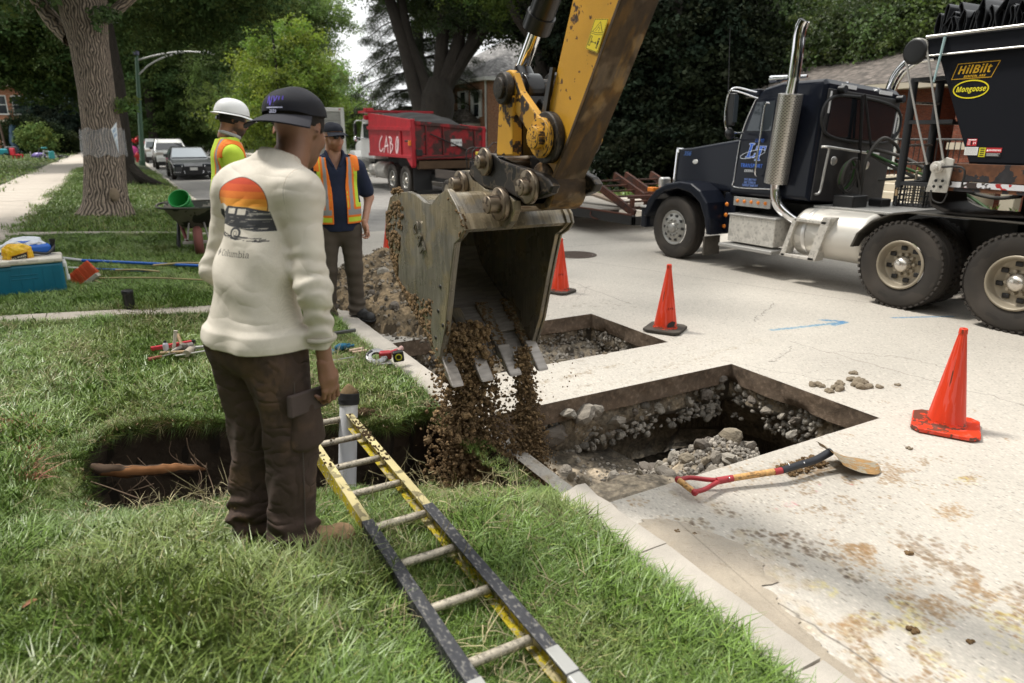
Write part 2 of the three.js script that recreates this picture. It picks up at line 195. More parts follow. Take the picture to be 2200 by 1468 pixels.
const floor1=(x,z)=>{const nearS=sstep(-3.35,-2.62,z),leftS=sstep(3.3,2.3,x),hol=sstep(3.25,3.75,x)*sstep(-3.05,-3.75,z)+ sstep(3.75,4.3,x)*.9;
const q=-.6+nearS*(.18+.3*leftS)+ .2*leftS-.45*Math.min(1,hol)- .3*sstep(2.15,1.6,x)+ .42*Math.exp(-((x-3.35)**2*4.5 +(z+3.1)**2*9))+ .1*(fbm(x*3.2,z*3.2,5,4)- .5)+ .05*(fbm(x*16,z*16,1,3)- .5)+ .02*(fbm(x*40,z*14,1,2)- .5);return Math.min(-.02-.06*sstep(2.3,2.9,x),q);};
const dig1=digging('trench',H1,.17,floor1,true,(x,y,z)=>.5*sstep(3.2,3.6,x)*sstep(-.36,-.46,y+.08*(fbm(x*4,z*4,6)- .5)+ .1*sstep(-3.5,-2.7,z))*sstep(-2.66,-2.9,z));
const floor2=(x,z)=>-.5+.16*sstep(-5.7,-6.05,z)+ .12*Math.exp(-((x-3.6)**2 +(z+5.5)**2)*3)+ .14*(fbm(x*4,z*4,8,4)- .5)+ .07*(fbm(x*16,z*16,2,3)- .5);
{const fl=dig1.children.find((m)=>m.name==='floor'),P=fl.geometry.attributes.position,C=new Float32Array(P.count*3);for(let i=0;i<P.count;i++){const x=P.getX(i),z=P.getZ(i),w=sstep(.42,.56,fbm(x*6,z*6,4,4)+ .5*(x-3.35)- .55*(z+3.2));C.fill(1.3-.85*w,i*3,i*3+3);}fl.geometry.setAttribute('color',new THREE.BufferAttribute(C,3));fl.material=clayM.clone();fl.material.vertexColors=true;}  // overhang shade put into the floor colour, darker toward the far right cavity
const dig2=digging('trench',H2,.16,floor2,false);
{
const put=(o,x,z,s,f)=>{const m=part(o,'stone',chips[rnd()*4 | 0],stoneMs[rnd()*4 | 0]);m.position.set(x,f(x,z)+ s*.35,z);m.rotation.set(rnd()*6,rnd()*6,rnd()*6);m.scale.set(s*rr(.8,1.3),s*rr(.6,1),s*rr(.8,1.2));};
for(let i=0;i<70;i++)put(dig1,3.35+rr(-.75,.6)*Math.sqrt(rnd()),-3.15+rr(-.45,.4),rr(.02,.07)*(rnd()<.15?1.5:1),floor1);
for(let i=0;i<30;i++)put(dig1,rr(2.1,4.3),rr(-3.9,-2.75),rr(.02,.05),floor1);
for(let i=0;i<80;i++)put(dig2,rr(2.2,4.3),rr(-5.95,-4.9),rr(.025,.08),floor2);
for(const[x,y,z,s]of[[2.86,-.14,-3.96,.085],[2.62,-.3,-4.02,.11],[2.72,-.1,-3.97,.06],[2.98,-.13,-3.96,.06],[3.4,-.25,-4.03,.035],[3.7,-.3,-4.04,.04],[4.0,-.28,-4.03,.045],[4.2,-.25,-4.02,.05],[4.47,-.3,-3.6,.045],[4.48,-.28,-3.3,.05],[4.49,-.33,-3.0,.05],[4.47,-.26,-3.75,.04],[4.36,-.12,-4.0,.04],[4.48,-.3,-3.45,.035],[3.2,-.3,-4.02,.08],[2.4,-.36,-4.0,.1]]){const m=part(dig1,'stone',chips[rnd()*4 | 0],stoneMs[rnd()*3 | 0]);m.position.set(x,y,z);m.rotation.set(rnd()*6,rnd()*6,rnd()*6);m.scale.set(s*1.2,s*.8,s);}
const col=()=>{const k=rr(.12,.42);return lin(k,k*.9,k*.77);};
const gm=M(0xffffff,.95),L1=[],L2=[];
for(let i=0;i<1500;i++){const x=3.4+rr(-.75,.8)*Math.sqrt(rnd()),z=rr(-3.6,-2.72);L1.push([x,floor1(x,z)+ .008,z,rr(.006,.022),col()]);}
for(let i=0;i<900;i++){const x=rr(2.3,4.4),z=rr(-3.95,-2.7);if(rnd()>sstep(2.2,3.1,x))continue;L1.push([x,floor1(x,z)+ .004,z,rr(.004,.014),col()]);}
for(let i=0;i<1400;i++){const x=rr(2.1,4.4),z=rr(-6,-4.82);L2.push([x,floor2(x,z)+ .008,z,rr(.008,.03),col()]);}
for(let i=0;i<1100;i++){const far=rnd()<.6,x=far?rr(2.05,4.45):4.5+rr(0,.04),z=far?-4.05-rr(0,.05):rr(-4.0,-2.7),y=-.18-.32*rnd();if(vn(x*4,y*7,z*4)<.4)continue;const k=rr(.16,.42);L1.push([x,y,z,rr(.006,.03)*(rnd()<.1?1.6:1),lin(k,k*.92,k*.8)]);}
for(let i=0;i<900;i++){const far=rnd()<.55;L2.push([far?rr(2.1,4.4):4.44+rr(0,.03),-.17-.3*rnd(),far?-6.06-rr(0,.04):rr(-6,-4.8),rr(.006,.026),col()]);}
scatter(dig1,'rubble',chips[1],gm,L1);scatter(dig2,'rubble',chips[2],gm,L2);}
const pitO=new THREE.Group();pitO.name='soil_pit';pitO.userData.kind='structure';scene.add(pitO);
{
const rim=[...PIT.slice(9),...PIT.slice(0,9)];
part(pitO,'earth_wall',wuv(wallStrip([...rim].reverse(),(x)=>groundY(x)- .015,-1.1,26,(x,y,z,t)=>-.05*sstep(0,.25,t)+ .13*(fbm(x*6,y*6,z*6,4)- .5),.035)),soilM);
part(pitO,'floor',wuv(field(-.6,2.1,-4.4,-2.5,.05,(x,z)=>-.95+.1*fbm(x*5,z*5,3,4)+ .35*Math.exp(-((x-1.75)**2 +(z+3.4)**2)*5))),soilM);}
const lawnM=M(lin(.055,.07,.022),.98,0,{map:mottle,bumpMap:lumpB,bumpScale:.02});
{const g=field(-1.55,1.74,-9,3,.045,(x,z)=>groundY(x)- .02+.02*(fbm(x*5,z*5)- .5),(x,z)=>!inPoly(x,z,PIT)),P=g.attributes.position;
for(let i=0;i<P.count;i++){const x=P.getX(i),z=P.getZ(i);if(x>-.6&&z>-4.5&&z<-2.4&&edgeD(x,z,PIT)<.034){let b=9,bx2=x,bz2=z;PIT.forEach(([x1,z1],k)=>{const[x0,z0]=PIT[(k+PIT.length-1)% PIT.length],dx=x1-x0,dz=z1-z0,t=Math.min(1,Math.max(0,((x-x0)*dx +(z-z0)*dz)/(dx*dx+dz*dz))),d=Math.hypot(x-x0-dx*t,z-z0-dz*t);if(d<b){b=d;bx2=x0+dx*t;bz2=z0+dz*t;}});P.setX(i,bx2);P.setZ(i,bz2);}}
g.computeVertexNormals();struct('lawn',g,lawnM);}
struct('lawn',field(-1.55,1.74,-90,-9,.6,(x)=>groundY(x)- .01),lawnM);
struct('lawn',field(-40,-3.4,-130,12,3,(x)=>.4+.012*(-3.4-x)),lawnM);
struct('lawn',mg([flat([[13.4,-150],[70,-150],[70,30],[13.4,30]],[],.16)]),lawnM);
const walkO=new THREE.Group();walkO.name='sidewalk';walkO.userData.kind='structure';scene.add(walkO);
for(let i=0;i<36;i++){const z=2-i*1.52;part(walkO,'slab',wuv(bx(1.83,.14,1.505,-2.475,.335+rr(-.004,.004),z-.76,.012).rotateX(0)),walkM);}
part(walkO,'slab',wuv(b6(-3.39,-1.56,.26,.402,-130,-52.75)),walkM);
for(const[z0,w,y]of[[-7.28,.3,.022],[-13.7,.42,.02]]){const o=new THREE.Group();o.name=numbered('path');o.userData.kind='structure';scene.add(o);
for(let i=0;i<4;i++){const x0=-1.55+i*.82,x1=x0+.812,g=new THREE.BoxGeometry(x1-x0,.1,w,6,1,1).translate((x0+x1)/ 2,0,z0+w/2+.0),P=g.attributes.position;for(let k=0;k<P.count;k++)P.setY(k,P.getY(k)- .05+y+groundY(P.getX(k)));g.computeVertexNormals();part(o,'slab',wuv(g),walkM);}}
const kerbO=new THREE.Group();kerbO.name='curb';kerbO.userData.kind='structure';scene.add(kerbO);
const kerbM=M(0xffffff,.9,0,{map:concT,bumpMap:lumpB,bumpScale:.006});
function kerb(o,x0,x1,z0,z1,h,amp=.006){const L=z1-z0,g=rough(new THREE.BoxGeometry(x1-x0,h+.3,L,4,6,Math.max(2,Math.min(60,Math.round(L/.06)))).translate((x0+x1)/ 2,h/2-.15,(z0+z1)/ 2),amp,9);part(o,'curb_stone',wuv(g),kerbM);}
for(const[a,b,n]of[[-1.2,3,1],[-2.02,-1.21,1],[-2.66,-2.03,3.5],[-5.5,-3.98,1.4],[-7.6,-5.51,1],[-10.6,-7.61,1],[-13.6,-10.61,1]])kerb(kerbO,1.73,1.94,a,b,.125,.006*n);
for(let i=0;i<12;i++)kerb(kerbO,1.73,1.94,-16.6-i*3.01,-13.61-i*3.01,.125,.003);
kerb(kerbO,1.73,1.94,-120,-49.8,.125,.002);
const kerbF=new THREE.Group();kerbF.name='curb_001';kerbF.userData.kind='structure';scene.add(kerbF);used.curb=1;
for(let i=0;i<14;i++)kerb(kerbF,11.2,11.42,-30+i*3.01,-27+i*3.01,.15,.003);
kerb(kerbF,11.2,11.42,-130,-30.02,.15,.002);
struct('verge',mg([flat([[11.42,-150],[12.2,-150],[12.2,30],[11.42,30]],[],.15)]),lawnM);
struct('sidewalk',wuv(b6(12.2,13.4,0,.17,-150,30)),walkM);
struct('driveway',mg([flat([[11.43,-16.5],[13.4,-16.5],[13.4,-12.4],[11.43,-12.4]],[],.178),flat([[13.4,-28],[18,-28],[18,-25],[13.4,-25]],[],.17)]),walkM);
{
const pts=[];const ring=[[1.95,-2.3],[2.08,-2.38],[2.2,-2.34],[2.32,-2.2],[2.37,-1.95],[2.32,-1.75],[2.22,-1.62],[2.15,-1.5],[2.12,-1.35],[2.1,-1.2],[2.09,-.9],[2.1,-.4],[2.08,.3],[1.95,.3]];
const c=new THREE.CatmullRomCurve3(ring.map(([x,z])=>V(x,0,z)),true);for(let i=0;i<240;i++){const p=c.getPoint(i/240);const k=p.x>1.97?.14*(fbm(p.x*12,p.z*12,1,4)- .5):0;pts.push([p.x+k,p.z+k]);}
const pm=M(lin(.45,.38,.29),.3,0,{map:mottle,bumpMap:lumpB.clone(),bumpScale:.008,roughnessMap:tex(256,256,(u,v)=>.35+.65*sstep(.35,.62,fp(u,v,7,5)),false)});pm.bumpMap.repeat.set(2.4,2.4);pm.bumpMap.needsUpdate=true;
struct('muddy_water',flat(pts,[],.006),pm);}
// ---------------------------------------------------------------- grass
function tuft(n,h,w,spread,curl){const P=[],C=[];for(let i=0;i<n;i++){const a=rnd()*6.283,r=spread*Math.sqrt(rnd()),hh=h*rr(.45,1.2),c=curl*rr(.3,1.6),ww=w*rr(.7,1.3),bxx=Math.cos(a)*r,bz=Math.sin(a)*r,d=rnd()*6.283,dx=Math.cos(d),dz=Math.sin(d),px=-dz,pz=dx,seg=3,dry=rnd()<.08?rr(.3,.9):0,b=rr(.65,1.35),cc=[b*(1+1.5*dry),b*(1+.55*dry),b*(1+1.6*dry)];
const row=(t)=>{const k=t*t*c*hh,y=hh*(t-.35*c*t*t),x=bxx+dx*k,z=bz+dz*k,q=ww*(1-t*t)*.5;return[[x-px*q,y,z-pz*q],[x+px*q,y,z+pz*q]];};
for(let s=0;s<seg;s++){const[A,B]=row(s/seg),[D,E]=row((s+1)/ seg);P.push(...A,...B,...E);C.push(...cc,...cc,...cc);if(s<seg-1){P.push(...A,...E,...D);C.push(...cc,...cc,...cc);}}}
const g=new THREE.BufferGeometry();g.setAttribute('position',new THREE.Float32BufferAttribute(P,3));g.setAttribute('color',new THREE.Float32BufferAttribute(C,3));g.computeVertexNormals();return g;}
const grassM=M(0xffffff,.42,0,{vertexColors:true});
function lawnGrass(geo,n,pick,sc,label){
const m=new THREE.InstancedMesh(geo,grassM,n),o=new THREE.Object3D(),c=new THREE.Color();
for(let i=0;i<n;i++){const[x,y,z]=pick(),a=vn(x*1.3,z*1.3,4)*12.6,lean=.4*vn(x*2.3+9,z*2.3,7);o.position.set(x,y,z);o.rotation.set(Math.cos(a)*lean+rr(-.12,.12),rnd()*6.283,Math.sin(a)*lean+rr(-.12,.12));const low=z>-4.6&&z<-.8?Math.min(.38+.62*sstep(.05,.4,edgeD(x,z,PIT)),x>.6&&x<1.08?.62:1,(x-.36)**2 +(z+2.65)**2<.09?.55:1):1;o.scale.setScalar(sc*low*rr(.8,1.2)*(.75+.5*vn(x*1.7,z*1.7,2)));o.updateMatrix();m.setMatrixAt(i,o.matrix);
const dry=sstep(.45,.8,fbm(x*2.6,z*2.6,11,3))*.4,b=rr(.85,1.2);c.setRGB((.13+.17*dry)*b,(.215+.1*dry)*b,(.036+.08*dry)*b);m.setColorAt(i,c);}
m.name=numbered('grass');m.castShadow=m.receiveShadow=true;scene.add(m);return tag(m,label,'grass',null,'stuff');}
const free=(x,z)=>!inPoly(x,z,PIT)&&!(z>-7.3&&z<-6.97)&&!(z>-13.72&&z<-13.28);
const pickIn=(x0,x1,z0,z1)=>()=>{for(;;){const x=rr(x0,x1),z=rr(z0,z1);if(free(x,z))return[x,groundY(x)- .012,z];}};
const rimPick=()=>{for(;;){const x=rr(-.6,1.74),z=rr(-4.5,-2.5);const d=edgeD(x,z,PIT);if(!inPoly(x,z,PIT)&&d<.09)return[x,groundY(x)- .015,z];}};
const tA=tuft(165,.108,.0072,.13,.9),tF=tuft(14,.12,.0055,.03,.9),tB=tuft(130,.088,.0075,.15,.8),tC=tuft(100,.075,.012,.32,.6),tD=tuft(44,.1,.03,.6,.6);
lawnGrass(tA,2500,pickIn(-1.3,1.6,-3.9,-.9),1,'long tangled grass in the foreground around the boots and the ladder');
lawnGrass(tF,2600,rimPick,.8,'ragged fringe of grass hanging over the rim of the soil pit');
lawnGrass(tF,1500,()=>{const z=rr(-9,-.9);return[1.72-.14*rnd(),.115,z];},.7,'uneven fringe of grass leaning over the curb');
{const m=new THREE.InstancedMesh(tF,grassM,620),o=new THREE.Object3D(),c=new THREE.Color();for(let i=0;i<620;i++){let a,x,z;do{a=PIT[rnd()*PIT.length | 0];x=a[0]+ rr(-.05,.05);z=a[1]+ rr(-.04,.02);}while(a[1]>-3.6&&a[0]>-.25||a[0]>1.6);o.position.set(x,groundY(x)- .03*rnd(),z);o.rotation.set(rr(1.2,2.2),rr(-.6,.6),rr(-.4,.4));o.scale.setScalar(rr(.35,.8));o.updateMatrix();m.setMatrixAt(i,o.matrix);const k=rr(.6,1.1),d=rnd()<.25?1:0;m.setColorAt(i,c.setRGB((.1+.16*d)*k,(.16+.06*d)*k,(.03+.06*d)*k));}m.name='turf_fringe';m.castShadow=m.receiveShadow=true;scene.add(m);tag(m,'torn turf and roots hanging down over the far wall of the soil pit','grass',null,'stuff');}
lawnGrass(tB,1900,pickIn(-1.55,1.6,-7,-3.7),.95,'trodden grass between the soil pit and the narrow walk');
lawnGrass(tB,2300,pickIn(-1.55,1.58,-13.3,-7.28),.95,'mown grass around the cooler and the wheelbarrow');
const tW=tuft(14,.1,.0125,.09,.8),tS=tuft(16,.09,.004,.12,1.6);lawnGrass(tW,900,pickIn(-1.3,1.55,-4.4,-.9),1,'broad pale blades among the foreground grass');
{const m=new THREE.InstancedMesh(tS,M(0xffffff,.7),1500),o=new THREE.Object3D(),p=pickIn(-1.4,1.6,-7,-.9),c=new THREE.Color();for(let i=0;i<1500;i++){const[x,y,z]=p();o.position.set(x,y+.02+.03*rnd(),z);o.rotation.set(rr(-1.2,1.2),rnd()*6,rr(-1.2,1.2));o.scale.setScalar(rr(.6,1.1)*(vn(x*2,z*2,8)>.5?1:.6));o.updateMatrix();m.setMatrixAt(i,o.matrix);const k=rr(.6,1.2);m.setColorAt(i,c.setRGB(.36*k,.31*k,.17*k));}m.name='thatch';m.receiveShadow=m.castShadow=true;scene.add(m);tag(m,'dry straw coloured clippings lying in the near grass','dry grass',null,'stuff');}
lawnGrass(tC,3200,pickIn(-1.55,1.5,-42,-13.7),1,'shaded grass strip around the big ash trunk');
lawnGrass(tD,5000,()=>{const z=-8-75*rnd();return[-3.42 -(10 + -z*.25)*rnd(),.4,z];},1,'lawn on the house side of the sidewalk');
lawnGrass(tD,3200,()=>{const z=rr(-45,-4);return[13.5+14*rnd(),.16,z];},1,'lawn on the far side of the street');
// ---------------------------------------------------------------- trees
function leafSpray(nSub,nLeaf,spread,R,L,W){const P=[],C=[];for(let k=0;k<nSub;k++){const g=()=>(rnd()+ rnd()+ rnd()- 1.5)*spread*1.15,s0=V(g(),g()*.7,g()),sh=rr(.8,1.25);for(let i=0;i<nLeaf;i++){const u=rnd()*2-1,a=rnd()*6.283,r=R*Math.cbrt(rnd()),s=Math.sqrt(1-u*u),c=V(Math.cos(a)*s*r,u*r*.75,Math.sin(a)*s*r).add(s0),d=V(rr(-1,1),rr(-.9,.3),rr(-1,1)).normalize(),q=V(rr(-1,1),rr(-.3,.3),rr(-1,1)).cross(d).normalize(),l=L*rr(.7,1.3),w=W*rr(.7,1.2),nn=d.clone().cross(q);
const t=c.clone().addScaledVector(d,l),m1=c.clone().addScaledVector(d,l*.45).addScaledVector(q,w/2).addScaledVector(nn,w*.12),m2=c.clone().addScaledVector(d,l*.45).addScaledVector(q,-w/2).addScaledVector(nn,w*.12),k2=sh*rr(.8,1.2);P.push(...c,...m1,...t,...c,...t,...m2);for(let z=0;z<6;z++)C.push(k2,k2,k2*rr(.9,1));}}
const g=new THREE.BufferGeometry();g.setAttribute('position',new THREE.Float32BufferAttribute(P,3));g.setAttribute('color',new THREE.Float32BufferAttribute(C,3));g.computeVertexNormals();return g;}
const leafM=new THREE.MeshPhysicalMaterial({color:0xffffff,roughness:1,side:THREE.DoubleSide,transmission:.4,thickness:0,vertexColors:true});
const leafDarkM=new THREE.MeshPhysicalMaterial({color:0xffffff,roughness:.8,specularIntensity:.15,side:THREE.DoubleSide,vertexColors:true});
const clumpS=[0,1,2].map(()=>leafSpray(15,30,.62,.28,.1,.075)),clumpL=[0,1,2].map(()=>leafSpray(14,27,.85,.45,.19,.14)),clumpT=[0,1].map(()=>leafSpray(3,14,.1,.14,.09,.06));
function crown(parent,blobs,{per=18,tw=.7,size=1,col=[.06,.11,.025],vary=.3,set=clumpS,mat=leafM,shell=.55,droop=0,gaps=.3}={}){
const L=[];for(const[x,y,z,a,b,c,n]of blobs)for(let i=0;i<n;i++){const u=rnd()*2-1,t=rnd()*6.283,s=Math.sqrt(1-u*u),r=shell +(1-shell)*Math.sqrt(rnd()),p=[x+a*Math.cos(t)*s*r,y+b*u*r,z+c*Math.sin(t)*s*r];
if(vn(p[0]*.9+3,p[1]*.9,p[2]*.9)<gaps)continue;const k=rr(1-vary,1+vary),hue=rr(-.15,.2);
L.push([p[0],p[1]- droop*rnd()*.7,p[2],size*rr(.75,1.25),k,hue]);}
const V0=set[L.length % set.length];
const m=new THREE.InstancedMesh(V0,mat,L.length),o=new THREE.Object3D(),cc=new THREE.Color(),P=parent.position;
L.forEach((p,i)=>{o.position.set(p[0]- P.x,p[1]- P.y,p[2]- P.z);o.rotation.set(rr(-.4,.4),rnd()*6.283,rr(-.4,.4));o.scale.set(p[3],p[3]*rr(.8,1.1),p[3]);o.updateMatrix();m.setMatrixAt(i,o.matrix);cc.setRGB(col[0]*p[4]*(1+p[5]),col[1]*p[4],col[2]*p[4]*(1-p[5]));m.setColorAt(i,cc);});
m.name='crown';m.userData.kind='stuff';m.castShadow=m.receiveShadow=true;parent.add(m);return m;}
const ridge=(u,v)=>{const w=u+.05*(fp(u,v,3,3)- .5)+ .022*(fp(u,v,12,3)- .5),t=Math.abs(Math.sin(w*Math.PI*11+1.1*Math.sin(v*6.283*3+9*fp(u,v,5,2))));return Math.pow(t,.75)*(.55+.6*fp(u,v,18,3));};
const barkT=tex(512,512,(u,v)=>{const r=ridge(u,v),k=.3+.8*r;return[164*k+6,148*k+5,132*k+4];});
const barkB=tex(512,512,(u,v)=>ridge(u,v),false);
const barkM=M(0xffffff,.95,0,{map:barkT,bumpMap:barkB,bumpScale:.035});
const barkDarkM=M(lin(.055,.045,.036),.95,0,{bumpMap:barkB,bumpScale:.03,map:mottle});
function tree(label,trunkPts,limbs,blobs,opt={},bark=barkDarkM,name='tree',group){
const b=trunkPts[0],t=thing(name,label,'tree',[b[0],b[1],b[2]],0,group);
partW(t,'trunk',taper(trunkPts,16,trunkPts.length*8,opt.lump??.15),bark);
for(const l of limbs)partW(t,'limb',taper(l,9,l.length*6,.1),bark);
if(blobs.length)crown(t,blobs,opt);return t;}
const px4=(u,v,d,r)=>{const p=atD(u,v,d);return[p.x,p.y,p.z,r];};
const blob=(u,v,d,a,b,n,c=a)=>{const p=atD(u,v,d);return[p.x,p.y,p.z,a,b,c,n];};
const gnd=(u,d,y=.2)=>{const p=atD(u,400,d);return[p.x,y,p.z];};
{
const D=14.15,T=tree('big ash tree with ridged grey bark standing on the grass strip, left of the men',[px4(229,475,D,.6),px4(229,455,D,.5),px4(228,425,D,.42),px4(226,380,D,.385),px4(221,300,D,.37),px4(207,200,D,.34),px4(192,100,D,.36),px4(178,20,D,.44),px4(172,-60,D,.5),px4(172,-120,D,.46)],
[[px4(165,-60,D,.3),px4(150,-120,D,.26),px4(110,-180,D,.2),px4(80,-330,D,.12)],[px4(190,-60,D,.28),px4(205,-120,D,.24),px4(240,-200,D,.18),px4(250,-350,D,.1)],
[px4(150,85,D+.3,.16),px4(118,50,D+.4,.17),px4(85,5,D+.4,.16),px4(40,-60,D,.13)],[px4(218,45,D,.1),px4(240,30,D,.11),px4(272,2,D,.11),px4(330,-50,D,.1),px4(420,-160,D,.08)]],
[[-2.5,8.5,-16,5,2.8,5,170],[2.6,8.6,-17,4,2.6,5,130],[0,11,-16,5.5,3,6,160],[-1.6,5.6,-17.5,1.6,.9,2.5,30]],{col:[.06,.1,.026],per:16,tw:.8,lump:0,size:1.1,gaps:.2},barkM,'ash_tree');
const tr=T.children[0].geometry,P=tr.attributes.position;
for(let i=0;i<P.count;i++){const x=P.getX(i),y=P.getY(i),z=P.getZ(i),a=Math.atan2(z,x);const k=1+.16*Math.exp(-y*3)*Math.sin(a*5+1)+ .05*(fbm(x*2,y*1.3,z*2)- .5);P.setXYZ(i,x*(y<1?k:1),y,z*(y<1?k:1));}
tr.computeVertexNormals();
const s=atD(246,418,D-.42);const sc=part(T,'scar',[lath([[.0,.05],[.07,.045],[.11,.02],[.12,-.01]],18).rotateX(Math.PI/2)],M(lin(.3,.23,.16),.95,0,{bumpMap:lumpB,bumpScale:.01}));sc.position.set(s.x-T.position.x,s.y-T.position.y,s.z-T.position.z);sc.scale.set(.8,1.15,.8);sc.rotation.y=.25;
crown(T,[[...atD(262,218,D-.1).toArray(),.16,.18,.1,7]],{set:clumpT,size:.9,col:[.12,.2,.04],gaps:-1});
crown(T,[[...atD(212,30,D-.5).toArray(),.25,.22,.1,8]],{set:clumpT,size:1,col:[.1,.18,.05],gaps:-1});
const wp=M(lin(.8,.81,.83),.16,0,{transparent:true,opacity:.2,bumpMap:lumpB,bumpScale:.02}),w=thing('plastic_wrap','clear crinkled plastic sheet wrapped round the ash trunk','plastic wrap',atD(222,305,D).toArray());
{const n=96,m=20,Q=[],I=[];for(let j=0;j<=m;j++)for(let i=0;i<=n;i++){const t=j/m,v=277+58*t+3*Math.sin(i*.5),c=atD(218.5+6*t,v,D),a=i/n*6.283,r=.4+.02*t+.025*(fbm(Math.cos(a)*4,t*9,Math.sin(a)*4)- .3)+ .008*Math.sin(t*60+a*3);Q.push(c.x+Math.cos(a)*r,c.y,c.z+Math.sin(a)*r);}
for(let j=0;j<m;j++)for(let i=0;i<n;i++){const a=j*(n+1)+ i;I.push(a,a+1,a+n+1,a+1,a+n+2,a+n+1);}
const g=new THREE.BufferGeometry();g.setAttribute('position',new THREE.Float32BufferAttribute(Q,3));g.setIndex(I);g.computeVertexNormals();partW(w,'sheet',g,wp);}
const nt=cvs(128,192,(c,W,H)=>{c.fillStyle='#e9eef2';c.fillRect(0,0,W,H);c.fillStyle='#4f83b4';c.font='bold 30px sans-serif';c.fillText('TREE',22,42);c.fillText('SAVE',20,76);c.fillStyle='#9fb0bf';for(let i=0;i<8;i++)c.fillRect(16,96+i*11,60+36*(i % 2),4);});
const pa=atD(247,283,D-.42),pb=atD(250,262,D-.36),pc=atD(255,330,D-.35),pd=atD(238,278,D-.44),g=new THREE.BufferGeometry();g.setAttribute('position',new THREE.Float32BufferAttribute([pd,pc,pb,pd,pa.lerp(pc,.5),pc].flatMap((p)=>p.toArray()),3));g.setAttribute('uv',new THREE.Float32BufferAttribute([0,1,.5,0,1,1,0,1,.3,.4,.5,0],2));g.computeVertexNormals();
partW(w,'paper_notice',g,M(0xffffff,.8,0,{map:nt}));}
const dk={col:[.058,.094,.032],per:16,tw:1.0,size:1,set:clumpL,mat:leafDarkM,gaps:.25};
const lft=(label,u,d,h,r,blobs,opt=dk,name='tree')=>{const g=gnd(u,d,.35);return tree(label,[[...g,r*1.5],[g[0],g[1]+ .5,g[2],r],[g[0]+ .1,g[1]+ h*.5,g[2],r*.8],[g[0],g[1]+ h,g[2]+ .1,r*.45]],[],blobs,opt,barkDarkM,name);};
lft('dark trunked tree right behind the ash, its roots running to the kerb',272,24,8,.38,[blob(330,-90,25,4.5,1.6,80),blob(220,-70,26,4,2,60),blob(470,-40,50,3.4,2.6,60),blob(400,-60,28,3,1.6,60)],{...dk,set:clumpS,size:1.4,droop:1.2});
{const a=gnd(272,24,.3),r=scene.children[scene.children.length-1];partW(r,'root',taper([[a[0],a[1]+ .75,a[2],.3],[a[0]+ .45,a[1]+ .25,a[2]+ .25,.22],[a[0]+ .95,a[1]+ .02,a[2]+ .4,.12],[a[0]+ 1.4,a[1]- .12,a[2]+ .5,.05]],10),barkDarkM);}
lft('tall dark tree behind the green lamp post on the left side',345,58,17,.4,[blob(290,90,58,6,6.5,200),blob(330,200,58,4.6,4,140),blob(390,30,60,4,6,130),blob(390,250,62,3.4,2.4,80)]);
lft('dark leafy tree left of the ash over the brick house',-120,34,11,.4,[blob(20,10,34,4.5,3,170),blob(110,85,36,2.6,2.6,110),blob(20,-40,33,5,3,110),blob(110,20,38,4.2,3.2,110)]);
lft('blue grey spruce beside the brick house',95,70,12,.3,[blob(95,200,70,2.6,3.2,90),blob(95,150,70,1.7,2.6,50),blob(90,240,68,3.2,2.2,80)],{...dk,col:[.04,.06,.05]},'spruce_tree');
lft('dark street tree farther down on the left side of the street',300,75,15,.4,[blob(285,130,75,6,8,170),blob(310,230,72,5,4,120),blob(400,265,85,7,2.6,110),blob(455,250,95,7,4.5,120)]);
lft('dark tree at the far end of the street behind the curved lamp',470,110,22,.5,[blob(470,120,110,13,13,220),blob(520,230,112,12,7,150),blob(390,150,112,12,12,180),blob(560,265,115,12,3,80)],{...dk,size:2.2,tw:2.2});
lft('dark tree over the end of the sidewalk behind the ash',160,90,18,.5,[blob(150,130,90,10,9,200),blob(40,80,95,9,6,130),blob(200,240,88,7,4,110),blob(-40,80,92,10,10,120)],{...dk,size:2,tw:2});
const br={col:[.15,.23,.035],per:18,tw:.8,size:1.5,set:clumpS,gaps:.36,vary:.4};
